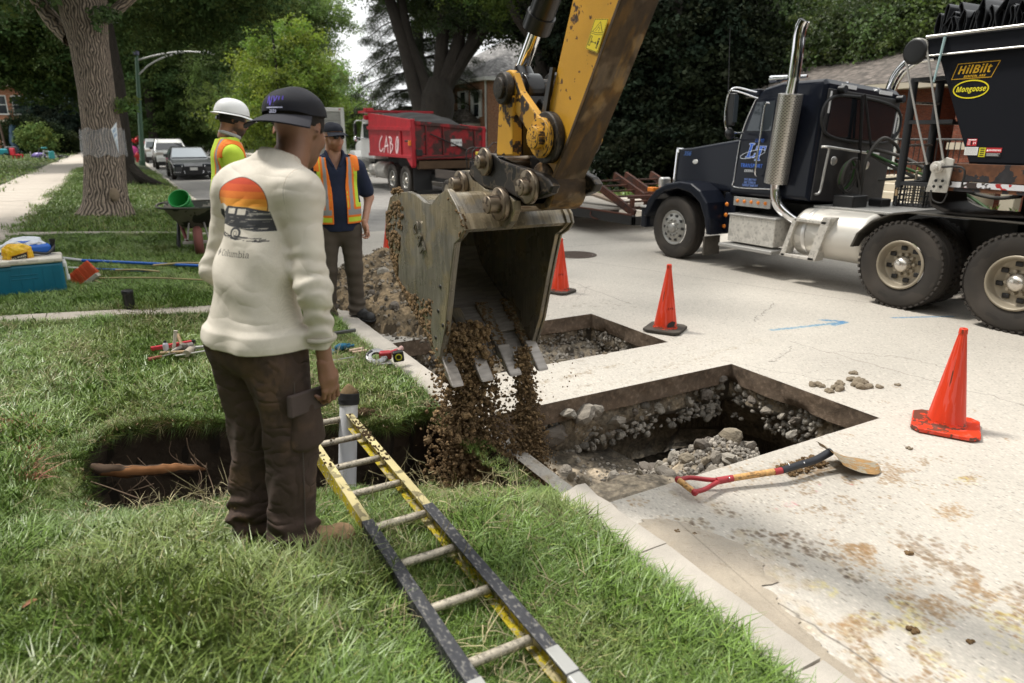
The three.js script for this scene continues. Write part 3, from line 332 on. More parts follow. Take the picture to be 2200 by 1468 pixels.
{
const t=(label,u,d,h,r,limbs,blobs,o)=>{const g=gnd(u,d,.2);return tree(label,[[...g,r*1.4],[g[0],1.5,g[2],r],[g[0]+ .2,h*.6,g[2],r*.7],[g[0]+ .1,h,g[2],r*.3]],limbs,blobs,{...br,...o});};
t('bright yellow green young tree rising behind the man in the backwards cap',610,40,8,.14,[],[blob(610,225,40,2.1,1.9,80),blob(596,155,40,1.5,1.8,60),blob(612,95,40,.8,1.3,26),blob(545,265,41,1.7,1.2,46),blob(668,250,41,1.3,1.2,40),blob(560,190,40.5,1,.8,22),blob(650,180,40.5,.9,1,22)],{col:[.25,.36,.05]});
t('small light green tree just left of the white box truck',715,52,5.6,.14,[],[blob(715,215,52,2.2,2.1,70),blob(735,255,51,2.2,1.4,70),blob(690,170,53,1.6,1.4,40),blob(690,265,52,2.4,1.2,50)],{col:[.2,.3,.065]});
const g=gnd(570,58);t('tall airy locust tree with bare twigs against the white sky',570,58,15,.32,[[[g[0],6,g[2],.22],[...atD(610,80,58).toArray(),.16],[...atD(650,30,57).toArray(),.1],[...atD(740,10,57).toArray(),.03]],[[...atD(600,100,58).toArray(),.1],[...atD(660,60,57).toArray(),.07],[...atD(720,45,56).toArray(),.03]],[[g[0],7,g[2],.2],[...atD(560,60,58).toArray(),.15],[...atD(545,-40,58).toArray(),.1]],[[...atD(625,60,57).toArray(),.1],[...atD(640,-10,57).toArray(),.07],[...atD(650,-60,57).toArray(),.04]]],
[blob(560,70,58,4,3.8,170),blob(500,140,58,4.4,3.6,190),blob(635,100,58,2.4,3.4,80),blob(450,60,58,4,4.4,190),blob(590,0,57,4,2.6,80),blob(690,90,57,1.3,1.3,12),blob(720,40,57,1.2,.7,7),blob(665,150,58,1.6,2,40),blob(520,230,58,4,2.4,120),blob(450,200,60,4,3,140),blob(410,120,62,3,4,90),blob(660,10,57,2.6,1.6,30)],{col:[.16,.245,.055],gaps:.34});}
{
const D=34.5,q=(u,v,r,d=D)=>px4(u,v,d,r),g=gnd(925,D,.1);
tree('large old maple with many dark stems behind the red dump truck',[[g[0],.1,g[2],1.2],[...atD(928,330,D).toArray(),.9],[...atD(935,270,D).toArray(),.85],[...atD(940,215,D).toArray(),.86],[...atD(945,175,D).toArray(),.6]],
[[q(915,260,.5),q(893,200,.36),q(872,110,.34),q(850,40,.3),q(832,-20,.26),q(810,-140,.2)],[q(930,230,.5),q(912,175,.3),q(880,90,.26),q(866,20,.22),q(850,-80,.18)],[q(940,240,.5),q(946,150,.34),q(952,60,.34),q(955,-30,.3),q(950,-180,.2)],
[q(945,190,.45),q(980,110,.36),q(990,60,.3),q(1000,-10,.26),q(1010,-120,.2)],[q(955,190,.4),q(1000,120,.34),q(1035,70,.3),q(1060,20,.26),q(1095,-60,.2)],[q(1000,120,.24),q(1020,60,.22),q(1030,0,.2),q(1040,-90,.15)],[q(985,80,.22),q(992,20,.2),q(985,-60,.16)]],
[blob(950,-120,D,6,2.6,170),blob(1080,-60,D,4,1.6,110),blob(1060,10,D,1.7,.8,40),blob(1110,40,D,1.3,.7,24),blob(830,-90,D,4,1.5,70),blob(930,20,D+1,1,.8,14),blob(1010,25,D-.5,1.2,.8,22),blob(950,-330,D,8,3.5,170)],{...dk,set:clumpS,size:1.3,tw:.6,mat:leafM,col:[.05,.085,.02],gaps:.2});
const d2=27;tree('dark twin trunked tree behind the hydraulic cylinder',[[...gnd(1155,d2,.1),.5],[...atD(1160,300,d2).toArray(),.44],[...atD(1160,180,d2).toArray(),.36],[...atD(1150,80,d2).toArray(),.32],[...atD(1130,-40,d2).toArray(),.26]],
[[px4(1152,90,d2,.24),px4(1120,50,d2,.2),px4(1100,20,d2,.16),px4(1080,-30,d2,.1)],[px4(1168,240,d2+1,.3),px4(1193,120,d2+1,.32),px4(1200,60,d2+1,.3),px4(1210,-30,d2+1,.24)],[px4(1140,60,d2,.16),px4(1115,5,d2,.12),px4(1105,-50,d2,.08)]],
[blob(1160,-70,d2,4,1.5,110),blob(1205,150,d2+1,.3,.5,3),blob(1215,60,d2+1,.8,1.2,18)],{...dk,set:clumpS,size:1.2,tw:.6,col:[.05,.085,.02],gaps:.15});}
{
const D=46,b=gnd(912,D,.2),t=thing('spruce_tree','open spruce with drooping tiers of branches behind the maple stems','tree',b),L=[];
partW(t,'trunk',taper([[...b,.4],[b[0],8,b[2],.3],[b[0],16,b[2],.18],[b[0],20,b[2],.05]],8),barkDarkM);
const bs=[];for(let y=1.6;y<17;y +=1.02){const R=5.6*Math.pow(1-y/20,.75),n=8;for(let i=0;i<n;i++){const a=i/n*6.283+y*1.7+rr(-.25,.25),l=R*rr(.75,1.1),p=(k)=>V(b[0]+ Math.cos(a)*l*k,y-1.5*k*k*rr(.9,1.1)+ .35*Math.sin(k*3)+(k>.8?.35*(k-.8)*5:0),b[2]+ Math.sin(a)*l*k);const pts=[0,.3,.6,.85,1].map(p);bs.push(taper(pts.map((q,j)=>[q.x,q.y,q.z,.07-.014*j]),5,8));const c=new THREE.CatmullRomCurve3(pts);for(let j=0;j<46;j++){const k=.18+.82*rnd(),q=c.getPoint(k),s=.5*(1.1-k*.6);L.push([q.x+rr(-s,s),q.y-.28*rnd(),q.z+rr(-s,s),rr(.6,1)]);}}}
partW(t,'branch',bs,barkDarkM);
const nd=(()=>{const P=[];for(let i=0;i<40;i++){const c=V(rr(-.32,.32),rr(-.3,.12),rr(-.32,.32)),d=V(rr(-1,1),rr(-1.3,.2),rr(-1,1)).normalize().multiplyScalar(.2),q=V(rr(-1,1),0,rr(-1,1)).normalize().multiplyScalar(.022);P.push(...c.clone().add(q),...c.clone().sub(q),...c.clone().add(d));}const g=new THREE.BufferGeometry();g.setAttribute('position',new THREE.Float32BufferAttribute(P,3));g.computeVertexNormals();return g;})();
const m=new THREE.InstancedMesh(nd,M(lin(.045,.06,.028),.8),L.length),o=new THREE.Object3D();L.forEach((p,i)=>{o.position.set(p[0]- b[0],p[1]- b[1],p[2]- b[2]);o.rotation.set(0,rnd()*6,0);o.scale.setScalar(p[3]);o.updateMatrix();m.setMatrixAt(i,o.matrix);});m.name='crown';m.userData.kind='stuff';t.add(m);}
const yew={...dk,col:[.012,.018,.01],mat:leafDarkM,set:clumpL,size:.85,tw:.8,gaps:.08,vary:.5,droop:.6};
lft('very dark evergreen hanging over the white garage door',1335,26,8,.3,[blob(1310,80,27,2.2,2.2,150),blob(1350,180,26.5,1.2,1,60),blob(1290,10,28,3,2.2,110),blob(1262,190,28,.9,.5,26),blob(1365,260,26.5,.5,1,30)],yew,'evergreen_tree');
lft('broad near black evergreen between the garage and the semi truck',1425,24,8,.3,[blob(1400,170,24.5,2.3,3,190),blob(1440,320,24,2.1,1.2,120),blob(1480,120,25,2.2,3,170),blob(1400,20,26,3,2,130),blob(1520,240,24.5,2,2.2,150),blob(1570,330,25,2,1.2,90)],yew,'evergreen_tree');
const rt={...br,col:[.06,.1,.022],size:1.1,tw:.7,gaps:.2,mat:leafM};
lft('leafy tree with small bright leaves rising above the cab',1600,27,9,.25,[blob(1590,60,27,2.6,2.6,150),blob(1560,170,26.5,2.2,1.8,120),blob(1650,150,27.5,1.5,1.8,80),blob(1640,30,28,1.6,1.6,60),blob(1540,-20,27,3,1.6,90)],rt);
{
const t=scene.children[scene.children.length-1];crown(t,[blob(1570,40,25.2,.3,.3,5),blob(1705,25,26.5,.3,.3,5)],{col:[.3,.12,.05],set:clumpT,size:2,gaps:-1});}
lft('dark bushy tree between the exhaust stack and the trailer',1790,30,8,.25,[blob(1770,105,30,1.9,1.3,90),blob(1725,150,30,1.3,1,50),blob(1850,150,31,2.2,1,90)],{...rt,col:[.045,.075,.02]});
lft('big willowy tree over the roofs behind the trailer',1900,24,9,.3,[blob(1890,60,24,2.6,1.7,170),blob(1830,25,24.5,1.6,1.2,70),blob(1930,140,23.5,1.4,1,90),blob(1980,10,24,2.4,1.5,100),blob(2080,-40,23,2.5,1,90),blob(1930,260,22,.9,.9,50)],{...rt,col:[.075,.12,.022],droop:1});
lft('tall tree above the right hand roof',2150,32,11,.3,[blob(2140,-40,32,3.4,2,120),blob(2060,0,30,2,1.3,60)],rt);
{const hedge=(label,blobs,col)=>{const t=thing('hedge',label,'hedge',[blobs[0][0],.4,blobs[0][2]]);partW(t,'stem',cy([blobs[0][0],.4,blobs[0][2]],[blobs[0][0],1,blobs[0][2]],.08,.05,6),barkDarkM);crown(t,blobs,{...dk,col,tw:.6,size:.8,gaps:0,per:14});};
hedge('rounded dark hedge in front of the brick house',[blob(60,292,60,1.8,1.4,60),blob(100,300,62,2,1.2,60)],[.022,.035,.014]);
hedge('dark hedge row behind the toys on the lawn',[blob(140,300,72,3,1.6,60),blob(30,305,76,4,1.4,60),blob(170,275,80,4,2,60)],[.025,.042,.016]);
hedge('yellow green shrub among the toys on the lawn',[blob(88,308,54,.45,.5,14),blob(76,300,54,.3,.7,8)],[.12,.17,.05]);
hedge('low green shrubs by the front steps of the right hand house',[blob(2030,470,18,.6,.25,24),blob(1990,460,18.5,.5,.25,16)],[.12,.2,.04]);
hedge('hedge at the far end of the street',[blob(500,285,118,9,2.5,70),blob(420,290,116,9,2,60),blob(330,285,112,8,3,60),blob(640,290,110,12,2.5,70)],[.028,.045,.018]);}
for(const[x,z]of[[-9,2],[-8,12],[2,17],[-11,-9]])tree(`added unseen tree outside the picture ${x > 0 ? 'behind the excavator' : z > 5 ? 'far behind the camera' : z > 0 ? 'behind the camera' : 'left of the camera'}`,[[x,.3,z,.5],[x,3,z,.36],[x,9,z,.2]],[],[[x,7,z,5,4.4,5,110],[x,3.4,z,3.6,1.8,3.6,60]],{...dk,size:1.5,tw:2});  // unseen trees added to darken reflections and cut sky light from behind
// ---------------------------------------------------------------- houses
function brickTex(c0,c1,mort){const W=1024,H=1024,nx=8,ny=24;return tex(W,H,(u,v)=>{const r=Math.floor(v*ny),fy=v*ny-r,xx=u*nx +(r % 2)*.5,cI=Math.floor(xx),fx=xx-cI;const m=fy<.14||fx<.045,h=hsh((cI % nx+nx)% nx,r,7),n=fp(u,v,40,3);if(m)return mort.map((k)=>k*(.85+.3*n));return c0.map((k,i)=>(k +(c1[i]- k)*h)*(.8+.4*n));});}
const brickB=tex(1024,1024,(u,v)=>{const r=Math.floor(v*24),fy=v*24-r,xx=u*8 +(r % 2)*.5,fx=xx-Math.floor(xx);return fy<.14||fx<.045?.1:.8+.2*fp(u,v,60,2);},false);
const bm=(t)=>M(0xffffff,.92,0,{map:t,bumpMap:brickB,bumpScale:.008});
const brickTan=bm(brickTex([172,122,90],[134,90,66],[190,174,154])),brickRed=bm(brickTex([128,66,44],[98,48,34],[128,112,98])),brickOr=bm(brickTex([176,112,76],[150,92,62],[190,170,150]));
const shingT=(a,b)=>tex(512,512,(u,v)=>{const r=Math.floor(v*16),f=v*16-r,c=Math.floor(u*12 +(r % 2)*.5+hsh(r,1,1)),k=(.75+.4*hsh(c,r,2))*(f<.12?.5:1)*(.85+.3*fp(u,v,30,2));return a.map((q,i)=>Math.min(255,(q +(b[i]- q)*hsh(c,r,5))*k));});
const roofGrey=M(0xffffff,.9,0,{map:shingT([150,148,146],[124,121,120])}),roofDark=M(0xffffff,.9,0,{map:shingT([62,58,58],[42,40,42])}),roofTan=M(0xffffff,.9,0,{map:shingT([112,104,97],[90,82,76])});
const white=M(lin(.74,.74,.71),.5),offW=M(lin(.6,.6,.57),.6),paneM=M(lin(.03,.036,.042),.06,.0),creamM=M(lin(.52,.46,.36),.7);
const uvS=(g,s)=>wuv(g,s);
function roofGeo(x0,x1,z0,z1,y,h,ov,hip=true){const a=x0-ov,b=x1+ov,c=z0-ov,d=z1+ov,along=(d-c)>(b-a),in2=hip?Math.min(b-a,d-c)/ 2:0,mx=(a+b)/ 2,mz=(c+d)/ 2;const R0=along?[mx,y+h,c+in2]:[a+in2,y+h,mz],R1=along?[mx,y+h,d-in2]:[b-in2,y+h,mz];const A=[a,y,c],B=[b,y,c],C=[b,y,d],D=[a,y,d];const T=along?[A,R0,B,B,R0,R1,B,R1,C,C,R1,D,D,R1,R0,D,R0,A]:[A,R0,B,B,R0,R1,B,R1,C,C,R1,R0,C,R0,D,D,R0,A];const g=new THREE.BufferGeometry();g.setAttribute('position',new THREE.Float32BufferAttribute(T.flat(),3));g.computeVertexNormals();return wuv(g,.5);}
function windowX(t,x,y,z,w,h,shut=true){
const f=partW(t,'window',[b6(x-.05,x+.02,y,y+h,z-w/2,z-w/2+.07),b6(x-.05,x+.02,y,y+h,z+w/2-.07,z+w/2),b6(x-.05,x+.02,y+h-.08,y+h,z-w/2+.07,z+w/2-.07),b6(x-.07,x+.02,y-.06,y+.05,z-w/2-.05,z+w/2+.05),b6(x-.045,x,y+h/2-.03,y+h/2+.03,z-w/2+.07,z+w/2-.07)],white);
partW2(t,f,'pane',b6(x-.02,x-.015,y+.05,y+h-.08,z-w/2+.07,z+w/2-.07),paneM);
if(shut)for(const s of[-1,1])partW(t,'shutter',[b6(x-.06,x,y,y+h,Math.min(z+s*w/2,z+s*(w/2+.36))+ .01,Math.max(z+s*w/2,z+s*(w/2+.36)),.01),...Array.from({length:9},(_,i)=>b6(x-.07,x-.05,y+.1+i*h/10,y+.14+i*h/10,Math.min(z+s*(w/2+.05),z+s*(w/2+.31)),Math.max(z+s*(w/2+.05),z+s*(w/2+.31))))],white);}
function partW2(t,par,name,geo,mat){geo=mg([geo].flat());return part(par,name,geo.translate(-t.position.x,-t.position.y,-t.position.z),mat);}
function windowZ(t,x,y,z,w,h,m=white){const f=partW(t,'window',[b6(x-w/2,x-w/2+.07,y,y+h,z-.02,z+.05),b6(x+w/2-.07,x+w/2,y,y+h,z-.02,z+.05),b6(x-w/2+.07,x+w/2-.07,y+h-.08,y+h,z-.02,z+.05),b6(x-w/2-.05,x+w/2+.05,y-.06,y+.05,z-.02,z+.07),b6(x-w/2+.07,x+w/2-.07,y+h/2-.03,y+h/2+.03,z,z+.045)],m);partW2(t,f,'pane',b6(x-w/2+.07,x+w/2-.07,y+.05,y+h-.08,z+.015,z+.02),paneM);}
{
const c=atD(1048,295,42),X=c.x,Z=c.z,E=EYE+42*(117/1467)*.985,t=thing('brick_house','two storey tan brick house with white shutters and grey roof behind the red truck','house',[X,.1,Z]);
partW(t,'wall',wuv(b6(X,X+9,0,E,Z-11,Z)),brickTan);partW(t,'roof',roofGeo(X,X+9,Z-11,Z,E+.16,2.9,.4),roofGrey);
partW(t,'fascia',[b6(X-.4,X+9.4,E-.02,E+.16,Z-11.4,Z+.4)],white);
const zz=(u)=>{const d=ray(u,295);return d.z*X/d.x;};
for(const[u,y]of[[1025,E-2.1],[997,E-2.05],[950,E-2.1]])windowX(t,X,y,zz(u),.85,1.6);
for(const u of[1020,960])windowX(t,X,1,zz(u),.9,1.6);
partW(t,'downspout',[cy([X-.06,.2,Z-.12],[X-.06,E,Z-.12],.06)],white);
windowZ(t,X+2.1,E-2.1,Z,.9,1.6);windowZ(t,X+2.1,1,Z,.9,1.6);windowZ(t,X+4.8,E-2.1,Z,.9,1.6);
const pz=zz(1012);partW(t,'porch_roof',roofGeo(X-1.2,X,pz-1.25,pz+1.25,2.75,.85,.15),roofTan);partW(t,'porch_beam',b6(X-1.25,X,2.6,2.75,pz-1.35,pz+1.35),white);
for(const s of[-1,1])partW(t,'porch_column',cy([X-1.1,.15,pz+s*1.15],[X-1.1,2.6,pz+s*1.15],.11),white);
partW(t,'door',b6(X-.06,X+.02,.2,2.3,pz-.5,pz+.5),white);}
{
const p=at(1283,386,.16),X=p.x,Z=p.z,t=thing('garage','dark brick garage with a white panelled door under the evergreens','garage',[X,.16,Z]);
const hw=.62;partW(t,'wall',[wuv(b6(X,X+6,.1,3.2,Z+hw,Z+1.3)),wuv(b6(X,X+6,.1,3.2,Z-4,Z-2.4)),wuv(b6(X,X+6,2.45,3.2,Z-2.4,Z+hw))],brickRed);partW(t,'roof',roofGeo(X,X+6,Z-4,Z+1.3,3.2,1.8,.4),roofDark);
const d=partW(t,'door',b6(X+.1,X+.14,.16,2.45,Z-2.4,Z+hw),white);for(let i=0;i<3;i++)for(let j=0;j<9;j++)partW2(t,d,'panel',b6(X+.085,X+.1,.28+i*.74,.9+i*.74,Z-2.34+j*.33,Z-2.06+j*.33,.006),white);}
{
const X=17.6,Z=-9.75,E=4.0,t=thing('brick_house','red brick house with dark gable roof seen behind the trailer','house',[X,.16,Z]);
partW(t,'wall',wuv(b6(X,X+9,0,E,Z,Z+11)),brickRed);partW(t,'stone_band',[b6(X-.06,X+.02,1.62,1.78,Z-.06,Z+11)],creamM);
const r=roofGeo(X,X+9,Z,Z+11,E,3,.5,false);partW(t,'roof',r,roofDark);partW(t,'stone_column',[b6(X-.5,X-.2,.2,2.9,Z+1.55,Z+1.85,.02)],creamM);
for(let i=0;i<5;i++)partW(t,'step',b6(X-2.6+i*.34,X,.16+i*.17,.33+i*.17,Z-.9,Z+1.2,.012),creamM);
for(let i=0;i<14;i++)partW(t,'rail_bar',cy([X-1.2,.95,Z-.8+i*.13],[X-1.2,1.85,Z-.8+i*.13],.012,.012,6),M(lin(.01,.01,.01),.5));
partW(t,'hand_rail',cy([X-1.2,1.85,Z-.85],[X-1.2,1.85,Z+1],.025),M(lin(.01,.01,.01),.5));
const fp0=atD(1992,385,18.2),pot=thing('flower_pot','dark pot of yellow flowers by the brick house railing','flower pot',fp0.toArray());part(pot,'pot',lath([[.1,-.28],[.15,-.05],[.17,0],[.14,0]]),M(lin(.02,.03,.02),.5));crown(pot,[[fp0.x,fp0.y+.12,fp0.z,.16,.1,.16,8]],{set:clumpT,size:.6,col:[.3,.3,.04],gaps:-1});
const X2=19,Z2=-15.6,t2=thing('house','low brown brick house with grey brown roof behind the sleeper cab','house',[X2,.16,Z2]);partW(t2,'wall',wuv(b6(X2,X2+9,0,3.3,Z2-4.5,Z2+4.6)),brickRed);partW(t2,'roof',roofGeo(X2,X2+9,Z2-4.5,Z2+4.6,3.3,1.5,.5),roofTan);partW(t2,'fascia',b6(X2-.5,X2+9.5,3.14,3.29,Z2-5,Z2+5.1),creamM);windowX(t2,X2,1.1,Z2+3,1.3,1.4,false);windowX(t2,X2,1.1,Z2-1,1.3,1.4,false);}
{
const D=66,c=atD(68,262,D),X=c.x,Z=c.z,t=thing('brick_house','orange brick two storey house at the left edge behind the hedge','house',[X,.4,Z]);
const top=EYE+D*((295-190)/ 1467);partW(t,'wall',wuv(b6(X-12,X,.3,top,Z-9,Z)),brickOr);partW(t,'chimney',wuv(b6(X-3.4,X-1.6,top,top+1.5,Z-2,Z-.6)),brickOr);partW(t,'roof',roofGeo(X-12,X,Z-9,Z,top,1.3,.8),roofTan);partW(t,'fascia',b6(X-12.8,X+.8,top-.12,top-.02,Z-9.8,Z+.8),creamM);
partW(t,'stone_band',b6(X-12,X+.03,3.3,3.5,Z-.02,Z+.05),creamM);for(const dx of[-.8,-2.2,-3.6]){windowZ(t,X+dx,4.0,Z,1,1.7);windowZ(t,X+dx,1.2,Z,.9,1.6);}}
{const t=thing('house','added unseen brick house outside the picture, left of the camera','house',[-16,.4,-4]);partW(t,'wall',wuv(b6(-25,-16,.3,6.4,-12,6)),brickTan);partW(t,'roof',roofGeo(-25,-16,-12,6,6.4,3,.5),roofDark);}  // unseen house, added so the truck and bucket mirror something dark
// ---------------------------------------------------------------- excavator arm and bucket
const{FontLoader}=await import('three/addons/loaders/FontLoader.js');const{TextGeometry}=await import('three/addons/geometries/TextGeometry.js');
const font=await new FontLoader().loadAsync('fonts/droid/droid_sans_bold.typeface.json');
const wear=(base,dark,rust,thr,f)=>tex(1024,1024,(u,v)=>{const n=fp(u,v,5,5),m=fp(u+.3,v+.7,f,4),s=hsh(u*1024 | 0,v*1024 | 0,2),k=.9+.22*(n-.5)+ .06*(s-.5);if(m>thr+.1*(1-n))return dark.map((c)=>c*(.7+.6*s));if(m>thr-.02)return rust.map((c)=>c*k);return base.map((c)=>c*k);});
const yelM=M(0xffffff,.5,0,{map:wear([222,164,42],[46,36,26],[120,78,30],.76,30),bumpMap:grainB,bumpScale:.0006});
const yelWornM=M(0xffffff,.6,0,{map:wear([218,162,44],[42,34,26],[110,74,34],.62,26)});
const rustT=tex(1024,1024,(u,v)=>{const n=fp(u,v,4,6),m=fp((u*3)% 1,v,5,5),q=fp((u*2)% 1,v,14,4),s=hsh(u*1024 | 0,v*1024 | 0,6),k=.72+.5*(q-.4)+ .14*(s-.5);const w=sstep(.58,.68,fp(u+.5,v+.3,6,5))*40,y=sstep(.5,.62,m)*sstep(.4,.6,n);return[(86+40*y)*k+w,(66+24*y)*k+w*.95,(46-4*y)*k+w*.9];});
const rustM=M(0xffffff,.85,0,{map:rustT,bumpMap:lumpB,bumpScale:.006});
const steelT=tex(1024,1024,(u,v)=>{const n=fp(u,v,4,6),sc=fp(u*.97,v*.07+u*.03,120,2),m=fp(u+.5,v+.2,7,5),s=hsh(u*1024 | 0,v*1024 | 0,4),k=.8+.36*(n-.5)+ .34*(sc-.5)+ .08*(s-.5),d=sstep(.52,.66,m);return[152*k+14*d,145*k+8*d,133*k-4*d];});
const steelM=M(0xffffff,.55,.35,{map:steelT,bumpMap:grainB,bumpScale:.0012,roughnessMap:lumpB});
const brightM=M(0xffffff,.38,.45,{map:tex(512,512,(u,v)=>{const n=fp(u,v,6,5),sc=fp(u*.1,v,90,2),k=.85+.3*(n-.5)+ .25*(sc-.5);return[182*k,174*k,166*k];})});
const mudM=M(0xffffff,.97,0,{map:tex(512,512,(u,v)=>{const k=.7+.6*fp(u,v,8,5);return[106*k,84*k,56*k];}),bumpMap:lumpB,bumpScale:.02});
const darkSteelM=M(0xffffff,.48,.3,{map:wear([52,47,43],[24,22,21],[92,80,66],.6,12),bumpMap:grainB,bumpScale:.001});
const pinM=M(0xffffff,.4,.6,{map:wear([150,136,118],[60,50,40],[110,92,74],.6,8)}),chromeM=M(lin(.86,.86,.88),.05,1),blackM=M(lin(.012,.012,.013),.35),rubberM=M(lin(.016,.016,.017),.7),greaseM=M(lin(.008,.008,.01),.22);
const zy=(x,l)=>l.map(([u,v])=>{const p=atX(u,v,x);return[p.z,p.y];});
const pinX=(x0,x1,z,y,r)=>lath([[0,0],[r*.9,0],[r,.008],[r,x1-x0-.008],[r*.9,x1-x0],[0,x1-x0]],28).rotateZ(-Math.PI/2).translate(x0,y,z);
const ring=(x0,x1,z,y,r,ri)=>lath([[ri,0],[r-.006,0],[r,.006],[r,x1-x0-.006],[r-.006,x1-x0],[ri,x1-x0],[ri,0]],32).rotateZ(-Math.PI/2).translate(x0,y,z);
const ribbonX=(pts,th,x0,x1)=>{const c=new THREE.CatmullRomCurve3(pts.map(([z,y])=>V(z,y,0)),false,'catmullrom',.3),n=pts.length*6,A=[],B=[];for(let i=0;i<=n;i++){const p=c.getPoint(i/n),t=c.getTangent(i/n);A.push([p.x-t.y*th/2,p.y+t.x*th/2]);B.unshift([p.x+t.y*th/2,p.y-t.x*th/2]);}return exX([...A,...B],x0,x1,0);};
const XL=1.5,XR=2.145;
const ex=thing('excavator','yellow excavator arm with a worn steel bucket tipping brown soil','excavator',[1.85,0,-3.6]);
{
const plate=[[-4.18,1.56],[-3.94,1.59],[-3.83,1.58],[-3.7,1.545],[-3.59,1.545],[-3.49,1.6],[-3.37,1.64],[-3.33,1.63],[-3.24,1.56],[-3.17,1.49],[-3.15,1.45],[-3.2,1.41],[-3.27,1.37],[-3.33,1.19],[-3.38,1.02],[-3.43,.85],[-3.5,.7],[-3.52,.655],[-3.57,.655],[-3.73,.745],[-3.98,.87],[-4.23,1.01],[-4.32,1.15],[-4.38,1.32],[-4.34,1.44],[-4.27,1.53]];
const bucket=partW(ex,'bucket',[wuv(ribbonX([[-4.2,1.53],[-4.32,1.43],[-4.36,1.32],[-4.3,1.15],[-4.21,1.02],[-3.97,.885],[-3.74,.765],[-3.66,.71]],.024,XL+.02,XR-.02)),wuv(ribbonX([[-4.2,1.53],[-4.02,1.545],[-3.8,1.53],[-3.6,1.53],[-3.42,1.6],[-3.33,1.6],[-3.22,1.5],[-3.175,1.44]],.03,XL+.02,XR-.02))],steelM);
const sub=(n,g,m,l)=>{const o=partW2(ex,bucket,n,g,m);if(l)o.userData.label=l;return o;};
sub('side_plate',wuv(exX(plate,XL,XL+.028,.004)),steelM);sub('side_plate',wuv(exX(plate,XR-.028,XR,.004)),steelM);
const strip=[[-3.36,1.632],[-3.33,1.64],[-3.235,1.57],[-3.16,1.5],[-3.14,1.45],[-3.19,1.4],[-3.26,1.365],[-3.32,1.19],[-3.37,1.02],[-3.42,.85],[-3.49,.7],[-3.515,.645],[-3.56,.67],[-3.6,.72],[-3.63,.82],[-3.54,1.1],[-3.42,1.45]];
sub('side_cutter',wuv(exX(strip,XL-.016,XL-.001,.005)),steelM);sub('side_cutter',wuv(exX(strip,XR+.001,XR+.016,.005)),steelM);
sub('cutting_edge',wuv(exX([[-3.8,.805],[-3.6,.665],[-3.545,.615],[-3.58,.608],[-3.64,.65],[-3.82,.775]],XL+.03,XR-.03,.004)),brightM);
sub('wear_plate',wuv(ribbonX([[-4.3,1.16],[-4.2,1.03],[-3.965,.9],[-3.735,.78],[-3.64,.72]],.006,XL+.03,XR-.03).translate(0,.014,.012)),brightM);
for(const x of[1.535,1.727,1.918,2.11]){const w=x===1.535||x===2.11?.036:.04;
sub('tooth_adapter',wuv(exX([[-3.84,.87],[-3.8,.875],[-3.64,.75],[-3.53,.665],[-3.505,.63],[-3.54,.605],[-3.64,.655],[-3.76,.75]],x-w,x+w,.01)),steelM);
sub('tooth',wuv(exX([[-3.55,.675],[-3.52,.68],[-3.43,.6],[-3.365,.54],[-3.36,.528],[-3.385,.526],[-3.46,.565],[-3.53,.61]],x-w*1.05,x+w*1.05,.008)),brightM);}
for(const[z,y]of[[-3.5,.95],[-3.46,1.1],[-3.55,.78],[-3.44,.88]])sub('bolt_hole',pinX(XL-.019,XL-.012,z,y,.011),blackM);
const tg=new TextGeometry('CAT',{font,size:.085,depth:.008,curveSegments:3});tg.computeBoundingBox();sub('raised_letters',tg.rotateZ(-.95).rotateY(-Math.PI/2).translate(XL-.006,1.4,-3.87),steelM);
const clods=[];for(let i=0;i<520;i++){const t=rnd(),k=rnd();const e=[[-4.34,1.42],[-4.36,1.3],[-4.3,1.14],[-4.2,1.02],[-4.0,.89],[-3.8,.79],[-3.62,.7]],q=t*5.99,a=Math.floor(q),f=q-a,z=e[a][0]+(e[Math.min(6,a+1)][0]- e[a][0])*f,y=e[a][1]+(e[Math.min(6,a+1)][1]- e[a][1])*f;const inn=k*k*.16*(1+Math.sin(t*9));clods.push(chip(rr(.006,.02),i % 11,1).scale(.4,1.1,1.3).translate(XL-.002,y+inn*.6,z+inn));}
for(let i=0;i<90;i++){const t=i/89,z=-4.26+.2*t+rr(-.02,.02);clods.push(chip(rr(.005,.012),i % 9,1).translate(XL+rr(0,.03),1.555+.03*Math.sin(t*3)+ rr(-.01,.01),z));}
for(let i=0;i<90;i++){const t=i/89;clods.push(chip(rr(.004,.009),i % 9,1).translate(XL+rr(-.016,.01),1.6-.2*t,-3.33+.17*Math.sin(t*2.4)+ rr(-.01,.01)));}
sub('dried_mud',wuv(mg(clods),4),mudM);
const soft=[];for(let i=0;i<420;i++){const k=rnd(),z=-3.82+.34*k;soft.push(chip(rr(.004,.013),i % 9,1).scale(1,.6,1).translate((i % 2?1.918:2.095)+ rr(-.045,.045)*(1-.4*k),.875-.8*(z+3.82)+ rr(-.006,.012)+ .012,z));}sub('soil_remains',wuv(mg(soft),6),mudM);
for(const x of[1.7,1.965])partW(ex,'hanger',[wuv(exX(zy(x,[[968,440],[975,400],[978,380],[990,366],[1006,366],[1018,380],[1040,405],[1066,412],[1090,418],[1104,432],[1104,452],[1096,476],[1083,492],[1066,486],[1056,466],[1040,452],[1010,452]]),x,x+.045,.008))],steelM);
const pA=zy(1.68,[[989,396]])[0],pB=zy(1.68,[[1074,439]])[0],pC=zy(1.68,[[1039,348]])[0],pD=zy(1.68,[[1134,402]])[0];
partW(ex,'pin',[ring(1.665,1.7,pA[0],pA[1],.075,.03),pinX(1.62,2.06,pA[0],pA[1],.04)],pinM);partW(ex,'pin',[ring(1.66,1.7,pB[0],pB[1],.085,.03),pinX(1.6,2.1,pB[0],pB[1],.045)],pinM);
